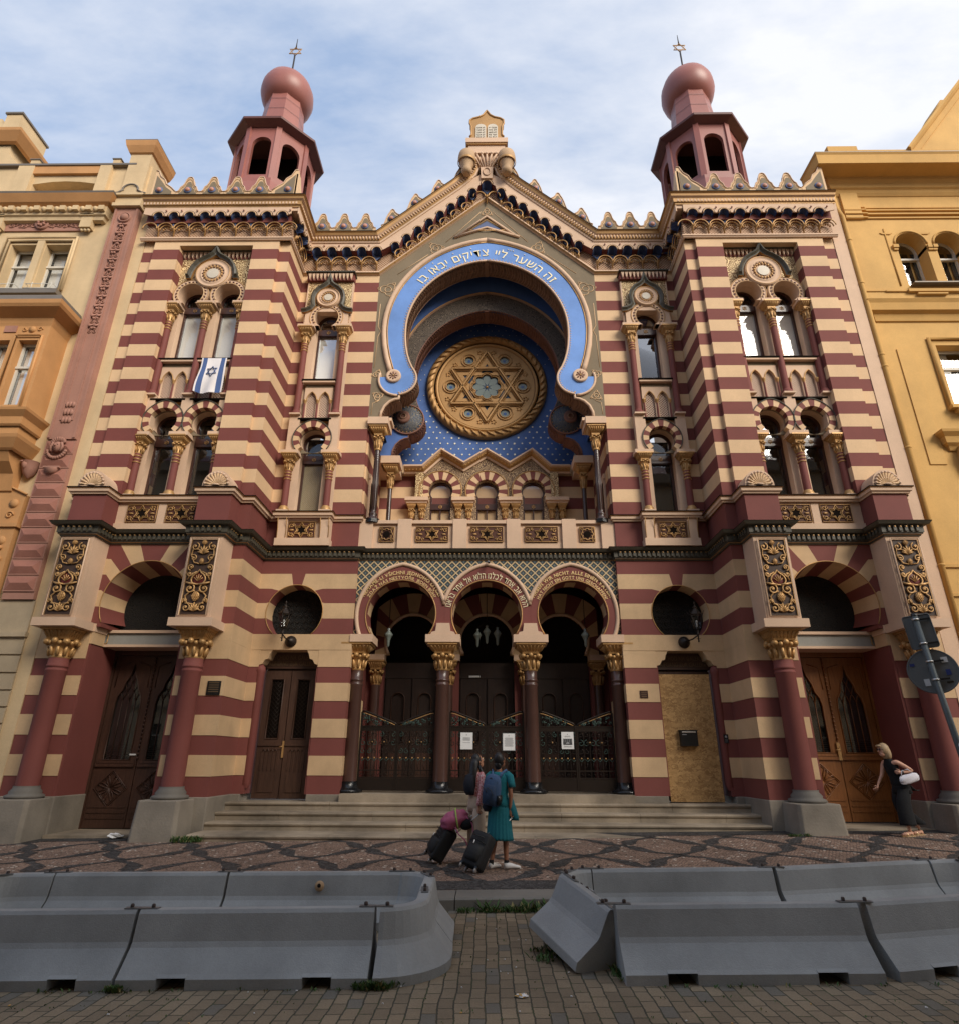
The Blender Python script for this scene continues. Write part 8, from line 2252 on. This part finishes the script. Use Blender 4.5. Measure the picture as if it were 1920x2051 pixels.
def head(m, c, skin, X, yaw=0, pitch=0, s=1.0):
    """c: head centre; the face looks along local +y after yaw, pitch"""
    T = X @ Matrix.Translation(c) @ Matrix.Rotation(yaw, 4, 'Z') @ Matrix.Rotation(pitch, 4, 'X') @ Matrix.Scale(s, 4)
    m.ball((0, 0, .01), .1, skin, 18, (.78, .95, 1.12), X=T); m.ball((0, .03, -.055), .065, skin, 14, (.85, .95, .95), X=T)
    m.tube([(0, .088, .02), (0, .112, -.018), (0, .094, -.028)], [.010, .014, .010], skin, 6, X=T)
    for e in (-1, 1):
        m.ball((e*.031, .083, .018), .011, stickw, 8, X=T); m.ball((e*.031, .0925, .018), .005, plastic, 6, X=T); m.tube([(e*.016, .092, .040), (e*.048, .084, .040)], .004, hairk, 5, X=T)
        m.ball((e*.079, -.005, -.005), .022, skin, 8, (.35, .8, 1.3), X=T)
    m.tube([(-.022, .086, -.052), (0, .092, -.050), (.022, .086, -.052)], [.004, .007, .004], lipm, 6, X=T)
    return T
lipm = simple('lip_red', (.35, .10, .08), .5)
def shoe(m, heel, d, mat, X, L=.25, sole=None):
    h = Vector(heel); d = Vector(d).normalized(); s = Vector((-d.y, d.x, 0))
    pts = []
    for t, w, z in ((-.02, .030, .045), (.03, .038, .050), (.10, .040, .045), (.17, .046, .032), (.22, .040, .026), (L, .018, .020)):
        pts.append((h+d*t, w, z))
    vs = []; n = 10
    for p, w, z in pts:
        for i in range(n): a = 2*pi*i/n; vs.append(p+s*w*cos(a)+Vector((0, 0, z+z*.9*sin(a))))
    m.add(vs, [(j*n+i, j*n+(i+1) % n, (j+1)*n+(i+1) % n, (j+1)*n+i) for j in range(len(pts)-1) for i in range(n)]+[tuple(range(n)), tuple((len(pts)-1)*n+i for i in range(n))], mat, True, X)
def person_body(m, J, skin, X, female=True):
    E = [('pelvis', 'waist'), ('waist', 'chest'), ('chest', 'neck'), ('neck', 'headb'), ('chest', 'shL'), ('shL', 'elL'), ('elL', 'wrL'), ('chest', 'shR'), ('shR', 'elR'), ('elR', 'wrR'), ('pelvis', 'hipL'), ('hipL', 'knL'), ('knL', 'anL'), ('pelvis', 'hipR'), ('hipR', 'knR'), ('knR', 'anR')]
    R = dict(pelvis=(.125, .10), waist=(.10, .08), chest=(.125, .09), neck=.047, headb=.045, shL=.052, shR=.052, elL=.036, elR=.036, wrL=.024, wrR=.024, hipL=.082, hipR=.082, knL=.052, knR=.052, anL=.033, anR=.033)
    vs, fs = chain_skin(J, E, R); m.add(vs, fs, skin, True, X)
def thing_person(label, loc): return empty('person', loc, label, 'person')
def facing(x, y, z, phi): return Matrix.Translation((x, y, z)) @ Matrix.Rotation(-phi, 4, 'Z')
def ring_sleeve(m, pts, rad, mat, X): m.tube(pts, rad, mat, 12, X=X)
def teal_woman():
    x, y = .21, 10.95; z = gz(x, y); X = facing(x, y, z, radians(28)); r = thing_person('woman in a teal dress seen from behind wearing a blue backpack and white trainers', (x, y, z))
    J = dict(pelvis=(0, 0, .90), waist=(0, 0, 1.04), chest=(0, 0, 1.24), neck=(0, -.01, 1.40), headb=(0, .0, 1.46), shL=(-.165, 0, 1.33), elL=(-.23, .02, 1.08), wrL=(-.13, .20, 1.02), shR=(.165, 0, 1.33), elR=(.215, -.03, 1.07), wrR=(.20, -.02, .83),
             hipL=(-.085, 0, .84), knL=(-.09, .03, .46), anL=(-.10, -.10, .085), hipR=(.085, 0, .84), knR=(.09, .02, .46), anR=(.11, .0, .085))
    m = M(); person_body(m, J, skin_d, X); hand(m, (.20, -.02, .83), (.0, .02, -1), (-.3, 1, 0), skin_d, .75, X); hand(m, (-.13, .20, 1.02), (.8, .5, .1), (0, 0, 1), skin_d, .5, X)
    head(m, (0, .02, 1.555), skin_d, X, radians(-12), radians(14)); b = part('body', m, r)
    m = M(); T = X @ Matrix.Translation((0, .02, 1.555)) @ Matrix.Rotation(radians(-12), 4, 'Z') @ Matrix.Rotation(radians(14), 4, 'X')
    m.ball((0, -.018, .022), .105, hairk, 18, (.84, .93, 1.12), X=T); m.ball((0, -.07, -.06), .065, hairk, 12, (1, .8, 1.2), X=T); part('hair', m, r)
    m = M()
    loft(m, [(0, 0, 1.385, .075, .062), (0, 0, 1.36, .155, .088), (0, 0, 1.30, .185, .112), (0, .01, 1.20, .165, .118), (0, 0, 1.05, .140, .102), (0, 0, .95, .165, .118), (0, 0, .86, .185, .13)], tealt, 28, X)
    for e in (-1, 1): m.tube([(e*.13, 0, 1.35), (e*.185, 0, 1.31), (e*.215, -.005, 1.21), (e*.222, -.01, 1.155)], [.062, .066, .060, .062], tealt, 12, X=X)
    part('top', m, r)
    m = M(); loft(m, [(0, 0, .90, .172, .122), (0, 0, .84, .19, .135), (0, -.01, .70, .195, .145), (0, -.01, .55, .205, .155), (.01, -.02, .44, .215, .165), (.01, -.02, .40, .22, .17)], teal, 88, X, .045, 21)
    loft(m, [(.17, .02, 1.0, .05, .05), (.20, .03, .85, .07, .07), (.23, .03, .72, .085, .05), (.235, .03, .68, .08, .03)], teal, 20, X, .1, 5); part('skirt', m, r)
    m = M(); shoe(m, (-.10, -.12, .0), (.15, 1, 0), whiteshoe, X); part('shoe', m, r); m = M(); shoe(m, (.11, -.03, 0), (.65, .75, 0), whiteshoe, X); part('shoe', m, r)
    for a in ((-.10, -.10), (.11, .0)):
        m = M(); m.tube([(a[0], a[1], .06), (a[0], a[1]+.002, .125)], [.038, .037], blackc, 12, X=X); part('sock', m, r)
    # backpack
    B = empty('backpack', X @ Vector((-.02, -.2, .95)), 'blue backpack with darker front pocket on the back of the teal dressed woman', 'backpack')
    XB = X @ Matrix.Translation((-.03, -.20, 1.13)) @ Matrix.Rotation(radians(10), 4, 'Y') @ Matrix.Rotation(radians(6), 4, 'X')
    m = M(); loft(m, [(0, 0, -.235, .10, .06), (0, 0, -.225, .145, .095), (0, 0, -.12, .155, .11), (0, 0, .05, .15, .105), (0, .01, .16, .13, .09), (0, .02, .21, .09, .06), (0, .02, .225, .03, .02)], bluebag, 30, XB); part('main_bag', m, B)
    m = M(); loft(m, [(0, -.07, -.22, .07, .03), (0, -.08, -.20, .11, .06), (0, -.09, -.05, .115, .065), (0, -.075, .07, .095, .045), (0, -.07, .09, .05, .02)], bluebagd, 26, XB); part('front_pocket', m, B)
    m = M()
    for e in (-.07, .03): m.tube([(e-.05, -.14, .04), (e+.03, -.155, .02), (e+.07, -.145, -.06)], .005, plastic, 5, X=XB)
    m.tube([(-.11, -.05, .12), (0, -.075, .18), (.11, -.05, .12)], .006, plastic, 5, X=XB); part('zip', m, B)
    m = M(); loft(m, [(.15, -.01, -.20, .03, .06), (.155, -.01, -.12, .035, .065), (.15, -.01, -.06, .03, .06)], plastic, 14, XB); part('side_pocket', m, B)
    for e in (-1, 1):
        m = M(); m.tube([(e*.05, -.10, 1.27), (e*.085, -.085, 1.36), (e*.115, .0, 1.405), (e*.12, .085, 1.34), (e*.12, .12, 1.2)], [.022, .028, .028, .025, .02], bluestrap, 8, X=X, flat=.5); part('strap', m, B)
    m = M(); loft(m, [(-.16, -.12, .80, .05, .03), (-.16, -.12, .86, .085, .055), (-.15, -.11, .95, .08, .05), (-.14, -.10, 1.0, .04, .03)], navy, 18, X)
    single('belt_bag', m, 'small black bag hanging below the blue backpack', 'bag', X @ Vector((-.15, -.1, .85)))
    return X
bluebagd = fabric('dark_blue_pocket', (.028, .05, .10))
def suitcase(base, topv, handle, side, label, w=.34, dep=.24, H=.56):
    """a wheeled case lying back: base and topv are the middle of its lower and upper ends"""
    b = Vector(base); t = Vector(topv); u = (t-b).normalized(); s = Vector(side); s = (s-u*s.dot(u)).normalized(); n = u.cross(s).normalized()
    if n.z < 0: n = -n
    T = Matrix((s, n, u)).transposed().to_4x4(); T.translation = b
    r = empty('suitcase', b, label, 'suitcase', None)
    m = M(); q = .05; sec = []
    for (hz, k) in ((0, .86), (.025, .97), (.06, 1), (H-.06, 1), (H-.02, .96), (H, .86)):
        ring = []
        for cx, cy, a0 in ((w/2-q, dep/2-q, 0), (-w/2+q, dep/2-q, 90), (-w/2+q, -dep/2+q, 180), (w/2-q, -dep/2+q, 270)):
            for i in range(4): a = radians(a0+30*i); ring.append(((cx+q*cos(a))*k, (cy+q*sin(a))*k, hz))
        sec.append(ring)
    nn = 16; vs = [p for rg in sec for p in rg]
    m.add(vs, [(j*nn+i, j*nn+(i+1) % nn, (j+1)*nn+(i+1) % nn, (j+1)*nn+i) for j in range(5) for i in range(nn)]+[tuple(range(nn)), tuple(5*nn+i for i in range(nn))], blackcase, True, T)
    part('case', m, r)
    m = M(); loft(m, [(0, dep/2-.02, .06, w*.36, .05), (0, dep/2-.01, .10, w*.40, .075), (0, dep/2-.01, H*.55, w*.40, .08), (0, dep/2-.02, H*.62, w*.35, .04)], blackcase, 24, T)
    m.tube([(-w*.42, dep/2, H*.68), (0, dep/2+.06, H*.72), (w*.42, dep/2, H*.68)], .006, plastic, 4, X=T); m.tube([(-w*.3, dep/2+.04, H*.82), (w*.3, dep/2+.04, H*.82)], .010, plastic, 5, X=T); part('front_pocket', m, r)
    for e in (-1, 1):
        for g in (-1, 1):
            m = M(); m.lathe([(.001, -.014), (.030, -.014), (.032, 0), (.030, .014), (.001, .014)], (0, 0, 0), wheelm, 14, 'x', X=T @ Matrix.Translation((e*w*.40, g*dep*.38, -.035))); m.box(e*w*.40-.02, e*w*.40+.02, g*dep*.38-.02, g*dep*.38+.02, -.02, .02, plastic, T); part('wheel', m, r)
    m = M(); hh = T.inverted() @ Vector(handle)
    for e in (-.05, .05): m.tube([(e*1.2, -dep*.4, H-.02), (hh.x+e, hh.y, hh.z)], .008, alu, 6, X=T)
    m.tube([(hh.x-.06, hh.y, hh.z), (hh.x+.06, hh.y, hh.z)], .013, plastic, 8, X=T); part('pull_handle', m, r)
    m = M(); m.tube([(-.02, dep/2+.07, H*.66), (-.01, dep/2+.08, H*.56)], .008, paper, 5, X=T); m.tube([(-.06, -dep/2, H+.01), (.06, -dep/2, H+.012)], .012, paper, 5, X=T); part('luggage_tag', m, r)
    return T
XT = teal_woman()
hp = XT @ Vector((.20, .0, .755))
suitcase((-.22, 10.62, gz(-.2, 10.6)+.07), (.015, 10.78, gz(0, 10.7)+.55), hp, (.9, -.45, 0), 'black wheeled suitcase pulled by the woman in teal', .33, .25, .50)
def pink_woman():
    x, y = -.17, 11.35; z = gz(x, y); X = facing(x, y, z, radians(50)); r = thing_person('woman with long black hair, pink patterned blouse and wide beige trousers looking up', (x, y, z))
    J = dict(pelvis=(0, 0, .90), waist=(0, 0, 1.04), chest=(0, 0, 1.23), neck=(0, 0, 1.39), headb=(0, .01, 1.44), shL=(-.155, 0, 1.32), elL=(-.20, .03, 1.07), wrL=(-.15, .16, .93), shR=(.155, 0, 1.32), elR=(.20, -.06, 1.08), wrR=(.17, -.08, .85),
             hipL=(-.08, 0, .84), knL=(-.085, .05, .46), anL=(-.09, .06, .08), hipR=(.08, 0, .84), knR=(.085, 0, .46), anR=(.09, -.08, .08))
    m = M(); person_body(m, J, skin_m, X); hand(m, J['wrR'], (0, -.1, -1), (-.2, 1, 0), skin_m, .75, X); hand(m, J['wrL'], (.2, .5, -.8), (.6, 0, .3), skin_m, .5, X)
    head(m, (0, .03, 1.535), skin_m, X, radians(-8), radians(20)); part('body', m, r)
    m = M(); T = X @ Matrix.Translation((0, .03, 1.535)) @ Matrix.Rotation(radians(-8), 4, 'Z') @ Matrix.Rotation(radians(20), 4, 'X')
    m.ball((0, -.02, .025), .104, hairk, 18, (.85, .93, 1.12), X=T)
    loft(m, [(0, -.03, 1.58, .075, .075), (0, -.05, 1.50, .09, .075), (.01, -.08, 1.40, .095, .062), (.02, -.105, 1.28, .09, .05), (.04, -.115, 1.15, .07, .04), (.05, -.12, 1.07, .03, .02)], hairk, 24, X, .08, 7)
    m.tube([(.075, .0, 1.47), (.115, .03, 1.36), (.12, .05, 1.22), (.10, .06, 1.10)], [.03, .032, .026, .008], hairk, 8, X=X); part('hair', m, r)
    m = M(); loft(m, [(0, 0, 1.375, .07, .06), (0, 0, 1.35, .14, .082), (0, 0, 1.29, .168, .10), (0, .01, 1.18, .155, .108), (0, 0, 1.05, .135, .10), (0, 0, .97, .15, .108)], blouse, 26, X)
    m.tube([(.12, 0, 1.34), (.17, 0, 1.29), (.205, -.05, 1.09), (.185, -.08, .92), (.175, -.08, .87)], [.055, .056, .052, .045, .05], blouse, 12, X=X)
    m.tube([(-.12, 0, 1.34), (-.17, 0, 1.29), (-.205, .02, 1.09), (-.16, .14, .96)], [.055, .056, .052, .045], blouse, 12, X=X); part('blouse', m, r)
    m = M()
    loft(m, [(0, 0, 1.03, .135, .10), (0, 0, .95, .155, .115), (0, 0, .86, .172, .125), (0, 0, .78, .175, .125)], beige, 30, X)
    for e, dy in ((-1, .04), (1, -.04)): loft(m, [(e*.078, 0, .82, .10, .115), (e*.085, dy*.4, .60, .098, .112), (e*.09, dy, .35, .105, .12), (e*.092, dy*1.3, .10, .115, .13), (e*.092, dy*1.3, .05, .115, .13)], beige, 30, X, .05, 6, e)
    part('trousers', m, r)
    for a, d in (((-.09, .04), (.1, 1, 0)), ((.09, -.10), (.1, 1, 0))):
        m = M(); shoe(m, (a[0], a[1], 0), d, plastic, X, .23); part('shoe', m, r)
    m = M(); loft(m, [(0, -.13, 1.02, .09, .04), (0, -.15, 1.08, .115, .07), (0, -.16, 1.2, .115, .075), (0, -.14, 1.32, .09, .05), (0, -.13, 1.345, .04, .02)], navy, 24, X)
    single('small_backpack', m, 'small black backpack worn by the long haired woman in pink', 'backpack', X @ Vector((0, -.15, 1.1)))
    return X
XP = pink_woman(); hq = XP @ Vector((.17, -.09, .765))
suitcase((-.86, 11.42, gz(-.8, 11.4)+.10), (-.57, 11.36, gz(-.5, 11.3)+.55), hq, (.5, -.85, 0), 'black wheeled suitcase with a pink bag on top, left of the two women', .33, .24, .50)
def pink_bag():
    c = Vector((-.52, 11.25, .82)); r = empty('pink_bag', c, 'crumpled pink bag with a lime green band lying on the left suitcase', 'bag')
    m = M(); rr = random.Random(8); n, k = 26, 16; T = Matrix.Translation(c) @ Matrix.Rotation(radians(-22), 4, 'Y')
    vs = []
    for j in range(k+1):
        for i in range(n):
            a = 2*pi*i/n; t = pi*j/k; w = 1+.05*sin(5*a+3*t)+.045*sin(9*t+2*a)+.04*rr.random(); vs.append((.22*cos(t)*w, .13*sin(t)*cos(a)*w, .135*sin(t)**.8*sin(a)*w))
    m.add(vs, [(j*n+i, j*n+(i+1) % n, (j+1)*n+(i+1) % n, (j+1)*n+i) for j in range(k) for i in range(n)], pinkbag, True, T); part('bag_body', m, r)
    m = M(); m.tube([(.045+.03*sin(a), .142*cos(a), .15*sin(a)) for a in [2*pi*i/24 for i in range(24)]], .013, lime, 6, True, X=T); part('band', m, r)
    m = M(); m.tube([(.20, -.05, -.02), (.25, -.08, -.16), (.22, -.09, -.30), (.13, -.08, -.36)], .010, pinkbag, 6, X=T); m.tube([(-.02, -.10, -.10), (.0, -.12, -.22), (.06, -.12, -.32), (.07, -.12, -.42)], .010, pinkbag, 6, X=T); part('strap', m, r)
    m = M(); m.ball((.16, -.02, -.13), .10, blackc, 14, (1.1, 1, .9), X=T); part('under_pouch', m, r)
pink_bag()
def walking_woman():
    x, y = 8.50, 14.05; z = gz(x, y); X = facing(x, y, z, radians(-97)) @ Matrix.Scale(1.04, 4); r = thing_person('blonde woman in black with sunglasses and gold sandals walking past the right tower door', (x, y, z))
    # local y points to the left of the picture
    J = dict(pelvis=(0, -.05, .92), waist=(0, .0, 1.06), chest=(0, .06, 1.25), neck=(0, .11, 1.41), headb=(0, .135, 1.47), shL=(-.16, .07, 1.345), elL=(-.24, -.19, 1.17), wrL=(-.20, .02, 1.14), shR=(.16, .08, 1.345), elR=(.20, .15, 1.09), wrR=(.18, .30, .90),
             hipL=(-.08, -.04, .86), knL=(-.09, .06, .48), anL=(-.09, .04, .085), hipR=(.08, -.04, .86), knR=(.085, -.02, .48), anR=(.10, -.33, .12))
    m = M(); person_body(m, J, skin_l, X); hand(m, J['wrL'], (.2, 1, .05), (0, 0, 1), skin_l, .7, X); hand(m, J['wrR'], (-.1, .6, -.8), (-.3, .6, .5), skin_l, .5, X)
    T = head(m, (0, .165, 1.545), skin_l, X, 0, radians(-2)); part('body', m, r)
    m = M(); m.ball((0, -.022, .022), .112, hairb, 18, (.88, .95, 1.12), X=T)
    loft(m, [(0, -.03, .07, .085, .085), (0, -.05, .0, .098, .085), (0, -.06, -.07, .10, .08), (0, -.06, -.13, .09, .07), (0, -.06, -.17, .05, .04)], hairb, 24, T, .06, 9)
    m.tube([(-.06, .08, .085), (0, .10, .095), (.06, .08, .085)], .022, hairb, 6, X=T); part('hair', m, r)
    m = M()
    for e in (-1, 1): m.ball((e*.034, .095, .022), .026, plastic, 10, (1, .35, .8), X=T); m.tube([(e*.058, .09, .026), (e*.085, .0, .02)], .004, plastic, 4, X=T)
    m.tube([(-.02, .10, .024), (.02, .10, .024)], .004, plastic, 4, X=T); part('sunglasses', m, r)
    m = M(); loft(m, [(0, .10, 1.39, .065, .055), (0, .085, 1.355, .11, .075), (0, .07, 1.28, .15, .105), (0, .05, 1.18, .15, .11), (0, .01, 1.05, .138, .105), (0, -.02, .95, .16, .125), (0, -.05, .86, .175, .14)], blackc, 26, X); part('top', m, r)
    m = M(); loft(m, [(0, -.03, 1.0, .155, .12), (0, -.05, .88, .178, .145), (0, -.06, .76, .18, .16)], blackc, 30, X)
    for e, ky, ay in ((-1, .06, .05), (1, -.02, -.30)): loft(m, [(e*.08, -.05, .84, .10, .13), (e*.085, ky*.6, .62, .10, .135), (e*.09, ky*.8+ay*.2, .42, .11, .145), (e*.09, ay, .24, .12, .15), (e*.09, ay, .20, .12, .15)], blackc, 26, X, .05, 5, e)
    part('trousers', m, r)
    m = M(); loft(m, [(0, -.17, .92, .10, .03), (0, -.24, .84, .10, .05), (0, -.33, .80, .08, .04), (0, -.42, .82, .03, .02)], blackc, 18, X, .06, 5); part('jacket_tail', m, r)
    for a, d, lift in (((-.09, .0), (0, 1, 0), 0), ((.10, -.36), (0, 1, 0), .0)):
        m = M(); h = Vector((a[0], a[1], 0)); m.prism([(h.x-.035, h.y-.03), (h.x+.035, h.y-.03), (h.x+.045, h.y+.15), (h.x+.02, h.y+.23), (h.x-.02, h.y+.23), (h.x-.045, h.y+.15)], .0, .028, goldshoe, ax='z', X=X)
        m.tube([(h.x-.045, h.y+.13, .03), (h.x, h.y+.13, .075), (h.x+.045, h.y+.13, .03)], .016, goldshoe, 6, X=X); m.tube([(h.x-.04, h.y+.04, .03), (h.x, h.y+.06, .11), (h.x+.04, h.y+.04, .03)], .012, goldshoe, 6, X=X)
        part('sandal', m, r)
        m = M(); m.tube([(h.x, h.y+.0, .06), (h.x, h.y+.08, .055), (h.x, h.y+.16, .045), (h.x, h.y+.21, .038)], [.035, .036, .036, .02], skin_l, 10, X=X)
        for q in range(5): m.ball((h.x-.03+.015*q, h.y+.215-.004*q, .037), .009, skin_l, 6, X=X)
        part('foot', m, r)
    m = M(); m.tube([(-.20, -.005, 1.138), (-.20, .02, 1.141)], .029, plastic, 12, X=X); m.tube([(-.205, .0, 1.17), (-.205, .015, 1.17)], .016, stickw, 6, X=X); part('wrist_watch', m, r)
    hb = X @ Vector((-.20, -.02, 1.02)); b = empty('handbag', hb, 'crumpled white handbag tucked under the arm of the blonde woman', 'handbag')
    m = M(); n, k = 22, 14; rr = random.Random(6); vs = []
    T2 = X @ Matrix.Translation((-.25, -.07, 1.03)) @ Matrix.Rotation(radians(-12), 4, 'X')
    for j in range(k+1):
        for i in range(n):
            a = 2*pi*i/n; t = pi*j/k; w = 1+.08*sin(4*a+3*t)+.05*rr.random(); vs.append((.055*sin(t)*cos(a)*w, .20*cos(t)*w, .085*sin(t)**.5*sin(a)*w))
    m.add(vs, [(j*n+i, j*n+(i+1) % n, (j+1)*n+(i+1) % n, (j+1)*n+i) for j in range(k) for i in range(n)], whitec, True, T2); part('bag_body', m, b)
    m = M(); m.tube([(0, .15, .06), (0, .10, .16), (0, -.04, .17), (0, -.13, .06)], .008, whitec, 6, X=T2); part('strap', m, b)
walking_woman()
